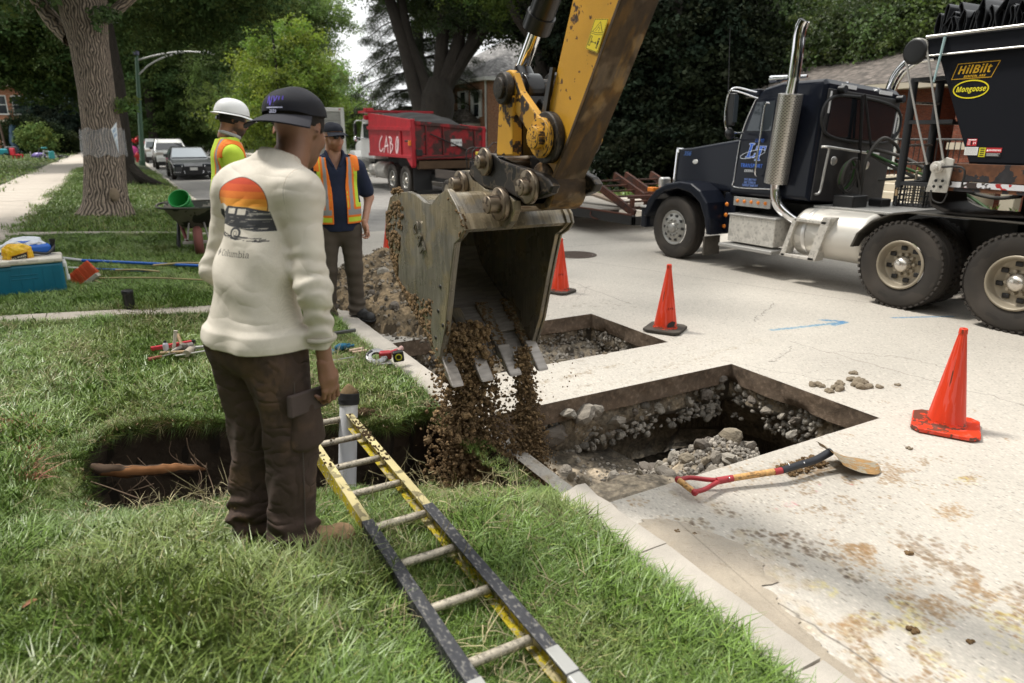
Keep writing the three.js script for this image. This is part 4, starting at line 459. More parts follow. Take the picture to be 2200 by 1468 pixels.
const cp=[[1005,372],[1012,356],[1026,340],[1044,329],[1060,331],[1072,342],[1090,350],[1107,356],[1135,366],[1160,374],[1176,384],[1186,400],[1180,416],[1160,426],[1135,430],[1114,427],[1090,416],[1062,408],[1035,402],[1015,390]];
for(const x of[1.7,1.94])partW(ex,'coupler_plate',wuv(exX(zy(x===1.7?1.7:1.7,cp),x,x+.05,.01)),darkSteelM);
partW(ex,'pin',[ring(1.672,1.7,pC[0],pC[1],.072,.03),pinX(1.64,2.03,pC[0],pC[1],.036)],pinM);partW(ex,'pin',[ring(1.668,1.7,pD[0],pD[1],.08,.03),pinX(1.63,2.05,pD[0],pD[1],.04)],pinM);
partW(ex,'coupler_body',[wuv(exX([[pB[0]- .08,pB[1]- .02],[pD[0]+ .02,pD[1]- .09],[pD[0]+ .1,pD[1]],[pD[0],pD[1]+ .06],[pC[0],pC[1]- .06],[pC[0]- .1,pC[1]- .1]],1.76,1.93,.01))],darkSteelM);
const S0=1.77,S1=1.925,face=zy(S0,[[1230,0],[1201,130],[1174,254],[1168,300],[1157,370],[1162,384],[1185,389],[1225,293],[1273,165],[1333,0]]);
const dir=(a,b,y)=>[b[0]+(y-b[1])*(b[0]- a[0])/(b[1]- a[1]),y];const top=3.9,sl=[dir(face[2],face[0],top),...face,dir(face[7],face[9],top)];
partW(ex,'stick',[wuv(exX(sl,S0,S1,.006))],yelM);
const e=[face[9],face[8],face[7],face[6]],un=(o)=>e.map(([z,y])=>[z+o,y+o*.25]),uu=[dir(e[1],e[0],top),...e,[face[6][0]- .04,face[6][1]- .03],[face[5][0],face[5][1]- .03]];partW(ex,'stick_underside',wuv(exX([...uu,...[...uu].reverse().map(([z,y],i)=>[z +(i<2?0:.022),y -(i<2?.02:.004)])],S0-.012,S1+.012,.004)),rustM);
partW(ex,'stick_nose',[pinX(S0-.01,S1+.03,pD[0]- .01,pD[1]- .0,.115)],rustM);
const bs=zy(S0,[[1186,296]])[0];partW(ex,'pin_boss',[ring(S0-.045,S0,bs[0],bs[1],.115,.05)],darkSteelM);partW(ex,'pin_boss',[ring(S0-.075,S0-.045,bs[0],bs[1],.09,.04)],yelWornM);partW(ex,'pin',pinX(S0-.11,S1+.1,bs[0],bs[1],.052),yelWornM);
const T=zy(1.7,[[1086,190]])[0],link=(a,b,ra,rb,x)=>{const dx=b[0]- a[0],dy=b[1]- a[1],l=Math.hypot(dx,dy),nx=-dy/l,ny=dx/l,P=[];for(let i=0;i<=10;i++){const t=Math.PI*(i/10)+ Math.atan2(ny,nx);P.push([a[0]+ Math.cos(t)*ra,a[1]+ Math.sin(t)*ra]);}const w=Math.min(ra,rb)*.62;P.push([a[0]+ dx*.25-nx*w,a[1]+ dy*.25-ny*w],[b[0]- dx*.25-nx*w,b[1]- dy*.25-ny*w]);for(let i=0;i<=10;i++){const t=Math.PI+Math.PI*(i/10)+ Math.atan2(ny,nx);P.push([b[0]+ Math.cos(t)*rb,b[1]+ Math.sin(t)*rb]);}P.push([b[0]- dx*.25+nx*w,b[1]- dy*.25+ny*w],[a[0]+ dx*.25+nx*w,a[1]+ dy*.25+ny*w]);return wuv(exX(P,x,x+.04,.008));};
partW(ex,'tilt_link',link(T,bs,.085,.085,1.715),yelWornM);partW(ex,'tilt_link',link(T,bs,.085,.085,1.955),darkSteelM);
partW(ex,'pin',[pinX(1.655,2.05,T[0],T[1],.05),ring(1.672,1.712,T[0],T[1],.075,.04)],darkSteelM);
const w2=zy(1.7,[[1072,205],[1101,205],[1101,335],[1066,335]]);partW(ex,'push_link',wuv(exX(w2,1.7,1.755,.008)),yelWornM);partW(ex,'push_link',wuv(exX(w2,1.9,1.955,.008)),yelWornM);partW(ex,'push_link_web',wuv(exX(w2.map(([z,y])=>[z+.0,y]),1.757,1.898,.004)),greaseM);
const cx=1.835,C0=V(cx,T[1],T[0]),ra=atX(1124,140,cx),rb=atX(1165,28,cx),d=rb.clone().sub(ra).normalize(),at2=(k)=>ra.clone().addScaledVector(d,k);
partW(ex,'rod_eye',[pinX(cx-.05,cx+.05,T[0],T[1],.075),cy(C0,at2(-.02),.055,.045)],greaseM);partW(ex,'cylinder_rod',cy(at2(-.03),at2(.4),.034,.034,28),chromeM);partW(ex,'rod_seal',cy(at2(-.03),at2(-.01),.038),pinM);
partW(ex,'cylinder_barrel',[cy(at2(.2),at2(1.6),.062,.062,28),cy(at2(.195),at2(.27),.07,.07,28)],blackM);
for(let i=0;i<3;i++){const a=atX(1128,222+i*4,1.82),b=atX(1150,212+i*6,1.85),c2=atX(1178,240+i*4,1.86);partW(ex,'hose',tb([[1.8,a.y-.05,a.z-.02],a,b,c2,[1.86,c2.y-.1,c2.z+.02]],.011,8),blackM);}
partW(ex,'guard_strip',wuv(exX(zy(S0,[[1190,145],[1196,145],[1178,256],[1168,256]]),S0-.02,S0-.004,0)),blackM);
const up=[sl[0],sl[sl.length-1]];partW(ex,'boom',wuv(exX([[up[0][0]- .1,top-.1],[up[0][0]+ .1,top+.35],[1.2,4.6],[3.4,3.4],[5.2,1.4],[4.8,1.2],[3.1,2.9],[1.1,4.1],[up[1][0]+ .1,top-.2]],S0-.06,S1+.06,.01)),yelM);
const st=cvs(128,256,(c,W,H)=>{c.fillStyle='#e4cc2c';c.fillRect(0,0,W,H);c.strokeStyle='#1c1a10';c.lineWidth=4;c.strokeRect(5,5,W-10,H-10);c.beginPath();c.moveTo(64,22);c.lineTo(112,104);c.lineTo(16,104);c.closePath();c.stroke();c.lineWidth=3;c.beginPath();c.moveTo(44,92);c.lineTo(60,60);c.lineTo(78,74);c.lineTo(70,94);c.moveTo(60,60);c.lineTo(66,48);c.stroke();c.beginPath();c.moveTo(8,118);c.lineTo(120,118);c.stroke();c.lineWidth=5;c.beginPath();c.moveTo(36,184);c.lineTo(84,184);c.moveTo(46,174);c.lineTo(36,184);c.lineTo(46,194);c.moveTo(74,174);c.lineTo(84,184);c.lineTo(74,194);c.stroke();c.fillStyle='#1c1a10';c.beginPath();c.arc(100,150,8,0,7);c.fill();c.fillRect(92,162,16,34);c.fillRect(93,196,6,30);c.fillRect(102,196,6,30);c.strokeRect(14,140,16,80);});
const q=zy(S0-.01,[[1276,40],[1306,40],[1282,114],[1256,104]]),g=new THREE.BufferGeometry(),X=S0-.006;g.setAttribute('position',new THREE.Float32BufferAttribute([0,1,2,0,2,3].flatMap((i)=>[X,q[i][1],q[i][0]]),3));g.setAttribute('uv',new THREE.Float32BufferAttribute([0,1,1,1,1,0,0,1,1,0,0,0],2));g.computeVertexNormals();partW(ex,'warning_sticker',g,M(0xffffff,.5,0,{map:st}));}
{
const cg=[chip(1,3,1),chip(1,5,1),chip(1,8,1)],sm=M(0xffffff,.97,0,{bumpMap:lumpB,bumpScale:.02});
const lists=[[],[],[]],put=(x,y,z,s)=>{const k=rr(.6,1.35);lists[rnd()*3 | 0].push([x,y,z,s,lin(.36*k,.235*k,.115*k)]);};
const g=()=>rnd()+ rnd()+ rnd()- 1.5;
for(let i=0;i<15000;i++){const t=Math.pow(rnd(),.8),y=.76-1.4*t;put(1.655+.06*t+g()*(.15+.2*t),y+g()*.05,-3.53+.05*t+g()*(.08+.1*t),(rnd()<.6?rr(.0025,.007):rr(.006,.015))*(rnd()<.025?2.2:1)*(1-.2*t));}
for(let i=0;i<11000;i++){const t=Math.pow(rnd(),.75),y=.68-1.3*t;put(1.99+.12*t+g()*(.045+.13*t),y,-3.42+g()*(.03+.06*t),rnd()<.6?rr(.002,.005):rr(.005,.012));}
for(let i=0;i<7000;i++){const t=.3+.7*Math.sqrt(rnd()),y=.6-1.3*t;put(1.85+g()*(.12+.12*t),y,-3.4+g()*.12,rnd()<.7?rr(.002,.005):rr(.005,.011));}
for(let i=0;i<900;i++)put(rr(1.55,1.83),.76+g()*.05,-3.6+g()*.08,rr(.006,.018));
for(let i=0;i<260;i++)put(rr(1.3,2.3),rr(-.4,.6),-3.4+g()*.25,rr(.002,.006));
const o=tag(new THREE.Group(),'brown soil pouring from the bucket lip into the hole','soil',null,'stuff');o.name='falling_soil';scene.add(o);
lists.forEach((L,i)=>{const m=scatter(o,'clods',cg[i],sm,L);});
single('soil_heap',wuv(field(1.2,2.5,-4.0,-2.85,.025,(x,z)=>-.62+.4*Math.exp(-((x-1.85)**2)*5 -((z+3.4)**2)*9)+ .07*(fbm(x*9,z*9,3,4)- .5))),mudM,'heap of fresh brown soil growing under the bucket','soil heap',null,'stuff');
const gp2=[[1.3,-3.72,.16],[1.62,-3.9,.1],[1.1,-3.9,.09]];for(const[x,z,s]of gp2){const L=[];for(let i=0;i<320;i++){const px=x+g()*s,pz=z+g()*s*.5;if(!inPoly(px,pz,PIT))L.push([px,groundY(px)+ .03+rnd()*.02,pz,rr(.003,.009),lin(.2,.13,.065)]);}const o2=scatter(scene,numbered('spilled_soil'),cg[0],sm,L);tag(o2,'crumbs of brown soil spilled on the grass at the rim of the pit','soil',null,'stuff');}}
// ---------------------------------------------------------------- ladder, pipe, cones, shovel
{
const t=thing('ladder','worn yellow ladder with black rail covers lying from the grass over the soil pit','ladder',[.85,.3,-2.5]);
const yl=M(0xffffff,.55,0,{map:tex(512,512,(u,v)=>{const n=fp(u,v,4,5),q=fp(u*.2,v,40,3),s=hsh(u*512 | 0,v*512 | 0,4);if(fp((u*5)% 1,(v*2)% 1,12,4)>.6)return[168*(.8+.4*q),156*(.8+.4*q),118*(.8+.4*q)];const k=.85+.25*(n-.5)+ .2*(q-.5)+ .06*s;return[212*k,190*k,30*k];})});
const cream=M(0xffffff,.7,0,{map:tex(512,512,(u,v)=>{const k=.8+.35*(fp(u,v,6,5)- .2)- .3*(fp(u,v+.3,20,3)>.66);return[206*k,192*k,140*k];})});
const bk=M(0xffffff,.6,0,{map:tex(512,512,(u,v)=>{const n=fp((u*4)% 1,(v*2)% 1,30,4),s=hsh(u*512 | 0,v*512 | 0,9);if(n>.57+.1*s)return[120*n+20,117*n+20,114*n+18];const k=.7+.6*n;return[52*k,53*k,58*k];})});
const alu=M(0xffffff,.45,.35,{map:tex(256,256,(u,v)=>{const k=.75+.4*fp(u,v,7,4)-(fp(u+.3,v,14,3)>.62?.2:0);return[190*k,180*k,162*k];})});
const capM=M(lin(.42,.42,.4),.5,.5),y0=.272,y1=.36,za=-1.37,zb=-3.78,zm=-2.5;
for(const s of[-1,1]){const xo=s<0?.688:.998,xi=s<0?.727:.959,wx=s<0?[xo,xo+.006]:[xo-.006,xo],rail=partW(t,'rail',[wuv(b6(...wx,y0+.006,y1-.006,zb,za))],yl),fl=[Math.min(xo,xi),Math.max(xo,xi)];
partW2(t,rail,'flange',wuv(b6(...fl,y1-.006,y1,zb,zm,.002)),cream);partW2(t,rail,'flange',wuv(b6(...fl,y0,y0+.006,zb,za,.002)),yl);
const out=s<0?[xo-.006,xo-.001]:[xo+.001,xo+.006];
partW2(t,rail,'rail_cover',[wuv(b6(fl[0]- .004,fl[1]+ .004,y1-.004,y1+.005,zm,za+.005,.003)),wuv(b6(...out,y0-.004,y1+.004,zm,za+.005,.002))],bk);
partW2(t,rail,'end_cap',wuv(b6(fl[0]- .006,fl[1]+ .006,y0-.006,y1+.008,za,za+.075,.01)),capM);partW2(t,rail,'end_cap',wuv(b6(fl[0]- .004,fl[1]+ .004,y1+.004,y1+.009,za-.12,za-.001,.002)),capM);
for(const z of[-1.6,-1.9,-2.2,-2.5,-2.82,-3.12,-3.43])partW2(t,rail,'rung_plate',wuv(b6(...(s<0?[xo+.006,xo+.012]:[xo-.012,xo-.006]),.285,.345,z-.035,z+.035,.002)),alu);
for(let i=0;i<14;i++){const z=-2.55-i*.085;partW2(t,rail,'rivet',[0,1].map((k)=>cy([xo-s*0+s*.001,.3+.035*k,z],[xo+s*.004,.3+.035*k,z],.004,.004,8)),capM);}}
for(const z of[-1.6,-1.9,-2.2,-2.5,-2.82,-3.12,-3.43,-3.72]){const g=lath([[.001,0],[.0175,0],[.0175,.25],[.001,.25]],14);const P=g.attributes.position;for(let i=0;i<P.count;i++){const a=Math.atan2(P.getZ(i),P.getX(i)),r=Math.hypot(P.getX(i),P.getZ(i));if(r>.01){const k=1+.07*Math.cos(a*7);P.setX(i,P.getX(i)*k);P.setZ(i,P.getZ(i)*k);}}g.computeVertexNormals();const r=partW(t,'rung',wuv(g.rotateZ(-Math.PI/2).translate(.718,.318,z),8),alu);}
const cr=[];for(let i=0;i<260;i++){const z=rr(-3.75,-3.0),k=rnd();const x=k<.4?rr(.955,1.0):k<.6?rr(.69,.73):rr(.73,.95);if(x<.95&&x>.74&&Math.min(...[-3.12,-3.43,-3.72].map((q)=>Math.abs(q-z)))>.016)continue;cr.push(chip(rr(.003,.009),i % 7,0).translate(x,(k<.6?.363:.336),z));}
const so=partW(t,'soil_crumbs',cr,mudM);so.userData.kind='stuff';}
{const a=V(1.0,.43,-3.74),b=V(.86,-.5,-3.55),d=a.clone().sub(b).normalize(),k=(s)=>a.clone().addScaledVector(d,s);const t=thing('plastic_pipe','white plastic pipe with black rubber cap rising from the soil pit, sand heaped on top','pipe',b.toArray());
const pv=M(lin(.72,.73,.76),.35,0,{bumpMap:grainB,bumpScale:.0004});
partW(t,'pipe',cy(b,k(0),.053,.053,32),pv);partW(t,'rubber_cap',[cy(k(-.035),k(.03),.06,.06,32),cy(k(-.012),k(.0),.0625,.0625,32)],rubberM);
const c=rough(lath([[.0,.055],[.012,.052],[.03,.036],[.045,.016],[.056,.0],[.02,-.004]],28),.006,40,2);partW(t,'sand_heap',wuv(c.translate(...k(.03).toArray()),5),M(lin(.3,.2,.1),.97,0,{bumpMap:grainB,bumpScale:.004,map:mottle}));}
const coneM=(c)=>M(0xffffff,.45,0,{map:tex(256,512,(u,v)=>{const n=fp(u,v,6,5),s=fp(u,v,30,3),q=fp((u*3)% 1,v,9,4),k=.92+.22*(n-.5)+ .12*(s-.5);if(q>.74||(v<.2&&n>.5&&s>.48))return[112*k,58*k,40*k];return c.map((x,i)=>Math.min(255,x*k +(s>.62?22*i:0)));})});
const coneOr=coneM([232,62,22]),coneBase=M(0xffffff,.8,0,{map:tex(256,256,(u,v)=>{const k=.6+.6*fp(u,v,8,4);return[74*k,68*k,60*k];})});
const dcM=M(lin(.03,.02,.018),.8);
function cone(label,[x,z],h,opt={}){
const t=thing('traffic_cone',label,'traffic cone',[x,0,z],opt.turn??.3),w=opt.w??.19,r0=opt.r??.118,bm2=opt.black?coneBase:coneOr;
part(t,'base',[ext(shp([[-w+.05,-w],[w-.05,-w],[w,-w+.05],[w,w-.05],[w-.05,w],[-w+.05,w],[-w,w-.05],[-w,-w+.05]]),.028,.006).rotateX(-Math.PI/2).translate(0,.008,0),...[[-1,-1],[1,-1],[1,1],[-1,1]].map(([a,b])=>bx(.03,.012,.03,a*(w-.05),.006,b*(w-.05)))],bm2);
const pr=[[r0+.012,.034],[r0,.05],[r0-.004,.07],[.0255,h-.045],[.024,h-.04],[.027,h-.036],[.025,h-.006],[.021,h],[.012,h],[.012,h-.05],[r0-.014,.05]];
const g=new THREE.LatheGeometry(pr.map((p)=>new THREE.Vector2(...p)),40),P=g.attributes.position;if(opt.lean)for(let i=0;i<P.count;i++){const y=P.getY(i);P.setX(i,P.getX(i)+ opt.lean[0]*y);P.setZ(i,P.getZ(i)+ opt.lean[1]*y);}
part(t,'cone_body',g,coneOr);
if(opt.print){const r=(y)=>r0-.004 -(r0-.03)*(y-.07)/(h-.115),tx=cvs(256,64,(c)=>{c.clearRect(0,0,256,64);c.fillStyle='rgba(40,14,8,.85)';c.font='bold 44px sans-serif';c.fillText(opt.print,10,50);c.globalCompositeOperation='destination-out';for(let i=0;i<220;i++)c.fillRect(rnd()*256,rnd()*64,rr(2,9),rr(1,5));});const y=h*.36,b=new THREE.CylinderGeometry(r(y+.025)+ .002,r(y-.025)+ .002,.05,20,1,true,opt.pa??-1.1,1.5).translate(0,y,0);part(t,'print',b,M(0xffffff,.7,0,{map:tx,transparent:true}));}
if(opt.hole){const s=part(t,'tear',ext(shp([[-.045,0],[.03,.004],[.045,.05],[.01,.062],[-.03,.045],[-.05,.02]]),.004,0),dcM);const a=opt.hole;s.position.set(Math.sin(a)*(r0-.002),.06,Math.cos(a)*(r0-.002));s.rotation.set(-.14,a,0,'YXZ');}
return t;}
cone('orange cone with an orange base at the right, beside the shovel',[4.68,-2.3],.7,{turn:.5,w:.2,lean:[.03,0]});
cone('orange cone with a torn foot on a black base, right behind the near cut',[4.68,-5.12],.685,{black:true,print:'D P W',hole:-.75,turn:.55,pa:-1.2});
cone('orange cone on a black base standing just right of the bucket',[4.72,-7.15],.69,{black:true,print:'D P W',turn:.4,w:.17,pa:-1.3});
cone('orange cone mostly hidden behind the left edge of the bucket',[3.52,-10.2],.66,{black:true,turn:.6});
{
const c=scene.children[scene.children.length-2];part(c,'zip_tie',tb([[.02,.68,0],[.05,.685,.01],[.09,.665,.02]],.003,5),white);}
{
const t=thing('shovel','shovel with red D handle, wooden shaft and muddy blade lying on the road','shovel',[3,0,-2.35]);
const redM=M(lin(.48,.03,.04),.4,0,{map:mottle}),wood=M(0xffffff,.55,0,{map:tex(256,256,(u,v)=>{const k=.8+.3*fp(u*.15,v,40,3)-(fp(u,v,8,4)>.64?.25:0);return[206*k,158*k,96*k];})}),bkM=M(lin(.02,.022,.03),.5,0,{map:mottle});
const A=V(2.5,.05,-2.47),B=V(2.7,.055,-2.41),C2=V(3.07,.075,-2.32),D=V(3.1,.077,-2.312),E2=V(3.33,.085,-2.3),F=V(3.45,.115,-2.29);
partW(t,'grip',cy([2.50,.06,-2.545],[2.485,.055,-2.405],.017,.017,16),wood);
partW(t,'handle_fork',[tb([[2.5,.06,-2.545],[2.57,.062,-2.53],[2.64,.06,-2.47],[2.7,.056,-2.435]],.0135,10),tb([[2.485,.055,-2.405],[2.555,.055,-2.4],[2.63,.055,-2.415],[2.7,.056,-2.428]],.0135,10),cy([2.68,.056,-2.435],[2.78,.059,-2.412],.021,.0195,16),...[[2.5,.06,-2.548],[2.485,.055,-2.402]].map((p)=>new THREE.SphereGeometry(.02,14,10).translate(...p))],redM);
partW(t,'shaft',cy([2.775,.059,-2.413],C2,.0185,.019,18),wood);partW(t,'collar',cy(C2.clone().lerp(B,.13),C2,.0195,.0195,18),redM);
partW(t,'socket',taper([[...C2.toArray(),.0205],[3.2,.083,-2.307,.021],[...E2.toArray(),.022],[...F.toArray(),.024]],14,26),bkM);for(const x of[2.74,3.12,3.22])partW(t,'rivet',new THREE.SphereGeometry(.006,8,6).translate(x,x<2.8?.077:.1,-2.4 +(x-2.74)*.23),chromeM);
const n=18,m=22,P=[],I=[],U=[];for(let j=0;j<=m;j++)for(let i=0;i<=n;i++){const s=j/m,k=i/n*2-1,w=(.125-.02*s)*(s>.72?Math.sqrt(Math.max(0,1 -((s-.72)/ .3)**2)):1),ox=3.43+.3*s,y=.11-.1*s+.028*(1-k*k)*(1-.3*s)- .03*Math.sin(s*3.1),z=-2.3+.24*s*.55;P.push(ox+k*w*.42,y+.004*(fbm(ox*30,k*5,1,3)- .5)+(s<.06?.014*Math.abs(k):0),z+k*-w*.95);U.push(k,s);}
for(let j=0;j<m;j++)for(let i=0;i<n;i++){const a=j*(n+1)+ i,b=a+n+1;I.push(a,b,a+1,b,b+1,a+1);}
const g=new THREE.BufferGeometry();g.setAttribute('position',new THREE.Float32BufferAttribute(P,3));g.setAttribute('uv',new THREE.Float32BufferAttribute(U,2));g.setIndex(I);g.computeVertexNormals();const bl=partW(t,'blade',g,M(0xffffff,.7,.1,{map:tex(256,256,(u,v)=>{const n2=fp(u,v,7,5),k=.8+.4*(n2-.4),d=n2>.56;return d?[176*k,138*k,88*k]:[188*k,176*k,152*k];}),bumpMap:grainB,bumpScale:.002}));
const cr=[];for(let i=0;i<220;i++){const x=rr(3.3,3.62),z=-2.36+rr(-.07,.06)- .0*x;cr.push(chip(rr(.004,.015),i % 7,0).translate(x-.12,.008+rr(0,.012),z-.02));}single('soil_crumbs',wuv(mg(cr),6),mudM,'crumbs of damp brown soil heaped under the shovel blade','soil',null,'stuff');}
{const p=at(1236,548),t=thing('manhole_cover','round rusty manhole cover in the road behind the cone by the bucket','manhole cover',[p.x,.004,p.z]);const rm=M(lin(.12,.085,.065),.75,.2,{bumpMap:lumpB,bumpScale:.004,map:mottle});part(t,'rim',lath([[.3,0],[.36,0],[.36,.006],[.3,.006]],40),rm);part(t,'lid',[lath([[0,.004],[.29,.004],[.29,0]],40),...Array.from({length:7},(_,i)=>bx(.5*Math.sqrt(1 -((i-3)/ 4)**2),.004,.025,0,.006,(i-3)*.075))],rm);}
{const L=[[4.62,-3.26,.05],[4.7,-3.14,.045],[4.93,-3.09,.07],[5.0,-3.14,.05],[5.15,-3.31,.035],[4.59,-3.14,.035],[5.2,-2.96,.022],[4.15,-2.22,.018],[3.66,-4.78,.018],[4.82,-3.2,.04],[4.98,-3.2,.045],[5.02,-3.0,.03],[2.53,-1.21,.022],[2.66,-1.06,.014],[3.03,-1.54,.018],[2.2,-2.22,.014],[2.26,-2.16,.012]];
const CL={2:'largest dried mud clod on the road behind the near cut',6:'small lone mud clod at the right of the clods behind the near cut',7:'tiny lone mud clod on the strip of road between the two cuts',8:'small mud clod on the road near the torn cone',12:'dark flat mud clod nearest the camera, on the stained road',13:'small dark mud clod right of the flat one nearest the camera',14:'brown mud clod on the stained road below the shovel',15:'tiny dark mud crumb at the upper end of the puddle',16:'second tiny mud crumb beside the upper end of the puddle'};
L.forEach(([x,z,s],i)=>single('mud_clod',wuv(mg(Array.from({length:16},(_,k)=>chip(s*rr(.25,.6),(i+k)% 11,1).translate(x+s*rr(-.8,.8),s*rr(.05,.35),z+s*rr(-.7,.7)))),5),i<12?M(lin(.21,.17,.12),.97,0,{bumpMap:lumpB,bumpScale:.01}):mudM,CL[i]??'crumbly dried mud clod in the loose group on the road behind the near cut','clod',CL[i]?null:'mud clods behind the near cut'));}
{
const h=(x,z)=>{const d=((x-2.75)/ 1.0)**2 +((z+7.7)/ 1.7)**2;return .5*Math.max(0,1-d)**.8*(.75+.5*fbm(x*2.5,z*2.5,2,3))+ .16*(fbm(x*9,z*9,5,4)- .5)*sstep(1.25,.7,d)- .02*sstep(.8,1.3,d);};
const t=thing('dirt_heap','heap of grey brown excavated clay by the curb left of the bucket','dirt heap',[2.8,0,-7.6]);
partW(t,'mound',wuv(field(1.6,4.0,-9.8,-6.08,.03,h)),M(lin(.85,.76,.62),.97,0,{map:clay,bumpMap:lumpB,bumpScale:.05}));const L=[],col=()=>{const k=rr(.09,.3);return lin(k,k*.86,k*.68);};
for(let i=0;i<2200;i++){const a=rnd()*6.28,r=1.2*Math.sqrt(rnd()),x=2.75+r*Math.cos(a),z=-7.7+r*1.6*Math.sin(a);L.push([x-2.8,Math.max(0,h(x,z))+ .01,z+7.6,(rnd()<.7?rr(.006,.016):rr(.016,.034))*(1-r*.3),col()]);}scatter(t,'clods',chips[3],M(0xffffff,.96),L);
for(const[x,z,s]of[[2.3,-6.6,.06],[2.55,-6.75,.08],[2.75,-6.7,.05],[3.0,-7.1,.07],[2.2,-7.0,.05],[2.9,-6.6,.05],[2.45,-7.3,.07]]){const m=part(t,'stone',chips[rnd()*4 | 0],stoneMs[rnd()*4 | 0]);m.position.set(x-2.8,Math.max(0,h(x,z))+ s*.3,z+7.6);m.scale.setScalar(s);m.rotation.set(rnd()*6,rnd()*6,0);}}
{const bark=M(0xffffff,.9,0,{map:tex(256,256,(u,v)=>{const k=.6+.7*fp(u,v*.3,12,4);return fp(u+.3,v,5,3)>.55?[122*k,82*k,48*k]:[66*k,50*k,36*k];})}),t=thing('tree_root','thick broken root with orange wood in the left wall of the soil pit','root',[-.2,.1,-3.85]);
const a=atD(196,1002,3.5),b=atD(240,1012,3.52),c=atD(310,1012,3.6),d=atD(400,1008,3.8),e=atD(440,1010,3.95);partW(t,'root',rough(taper([[...a.toArray(),.02],[...b.toArray(),.032],[...c.toArray(),.03],[...d.toArray(),.026],[...e.toArray(),.012]],14,60),.016,17,2),bark);
const hr=[];for(let i=0;i<24;i++){const u=rr(200,500),v=rr(940,1060),s=atD(u,v,3.75 +(u-200)*.0006),l=rr(.06,.22);hr.push(tb([s,[s.x+rr(-.3,.3)*l,s.y-l*.5,s.z+rr(.0,.25)*l],[s.x+rr(-.6,.6)*l,s.y-l,s.z+rr(.1,.5)*l]],rr(.0012,.004),5,10));}
const f=(l)=>tb(l.map(([u,v,dd])=>atD(u,v,dd)),.003,5,20);hr.push(f([[195,1035,3.25],[240,1050,3.2],[300,1072,3.12]]),f([[410,985,3.9],[432,1020,3.85],[428,1058,3.8]]),f([[330,1040,3.7],[300,1050,3.6],[275,1055,3.5]]),f([[440,1000,3.95],[455,1040,3.85],[460,1062,3.75]]));
const o=single('roots',mg(hr),M(lin(.12,.08,.05),.9),'thin torn roots hanging in the dark soil pit','roots',null,'stuff');}
// ---------------------------------------------------------------- vehicles
const quadX=(x,p)=>{const g=new THREE.BufferGeometry();g.setAttribute('position',new THREE.Float32BufferAttribute([0,1,2,0,2,3].flatMap((i)=>[x,p[i][1],p[i][0]]),3));g.setAttribute('uv',new THREE.Float32BufferAttribute([0,1,1,1,1,0,0,1,1,0,0,0],2));g.computeVertexNormals();return g;};
const decal=(w,h,fn)=>M(0xffffff,.5,0,{map:cvs(w,h,fn),transparent:true});
const navyM=new THREE.MeshPhysicalMaterial({color:lin(.008,.01,.017),roughness:.3,clearcoat:.2,clearcoatRoughness:.08,specularIntensity:.3,side:THREE.DoubleSide});
const dustNavy=M(0xffffff,.5,0,{map:tex(512,512,(u,v)=>{const s=hsh(u*512 | 0,v*512 | 0,5),n=fp(u,v,6,4);return s>.955-.05*n?[120,112,100]:[26+20*n,27+18*n,32+14*n];})});
const aluM=M(0xffffff,.34,.75,{map:tex(256,256,(u,v)=>{const k=.85+.25*fp(u,v,8,5);return[212*k,210*k,206*k];})});
const tankM=M(0xffffff,.42,.35,{map:tex(256,256,(u,v)=>{const k=.85+.25*fp(u,v,5,5)-(fp(u,v,9,4)>.64?.12:0);return[206*k,202*k,194*k];})});
const treadT=tex(256,256,(u,v)=>{const a=Math.abs(((u*12)% 1)- .5),b=Math.abs(((v*12)% 1)- .5);const k=(a<.25)===(b<.25)?1:.78;return[196*k,194*k,190*k];});
const plateM=M(0xffffff,.4,.6,{map:treadT});
const glassM=M(lin(.012,.014,.017),.04),glassSkyM=M(lin(.05,.06,.07),.03,.2),amberM=M(lin(.75,.22,.02),.3),redLM=M(lin(.4,.01,.01),.3),frameM=M(lin(.022,.021,.02),.7,0,{map:mottle}),dustM=M(lin(.1,.088,.072),.9,0,{map:mottle});
const tyreT=tex(512,256,(u,v)=>{const k=.7+.6*fp(u,v,8,4),d=fp(u+.2,v,5,4)>.5?1.18:1;return[46*k*d,42*k*d,38*k*d];});
const tyreM=M(0xffffff,.88,0,{map:tyreT});
const rimM=M(0xffffff,.5,.3,{map:tex(256,256,(u,v)=>{const k=.75+.4*fp(u,v,6,4);return[158*k,148*k,130*k];})}),rimA=M(0xffffff,.35,.7,{map:mottle,color:lin(.5,.49,.46)});
function tyreGeo(R,w,ri,lugs){const b=w/2,prof=[[ri,-b*.78],[ri +(R-ri)*.35,-b],[R -(R-ri)*.22,-b*.98],[R-.012,-b*.84],[R,-b*.72],[R,-b*.3],[R-.012,-b*.27],[R-.012,-b*.22],[R,-b*.2],[R,b*.2],[R-.012,b*.22],[R-.012,b*.27],[R,b*.3],[R,b*.72],[R-.012,b*.84],[R -(R-ri)*.22,b*.98],[ri +(R-ri)*.35,b],[ri,b*.78]];const g=[new THREE.LatheGeometry(prof.map((p)=>new THREE.Vector2(...p)),56)];for(let i=0;i<lugs;i++)for(const s of[-1,1]){const q=bx(.02,w*.2,6.283*R/lugs*.55,R-.008,s*b*.8,0);g.push(q.rotateY(i/lugs*6.283 +(s>0?.03:0)));}return mg(g).rotateZ(Math.PI/2);}
const lugG=new THREE.CylinderGeometry(.017,.02,.06,8).rotateZ(Math.PI/2);
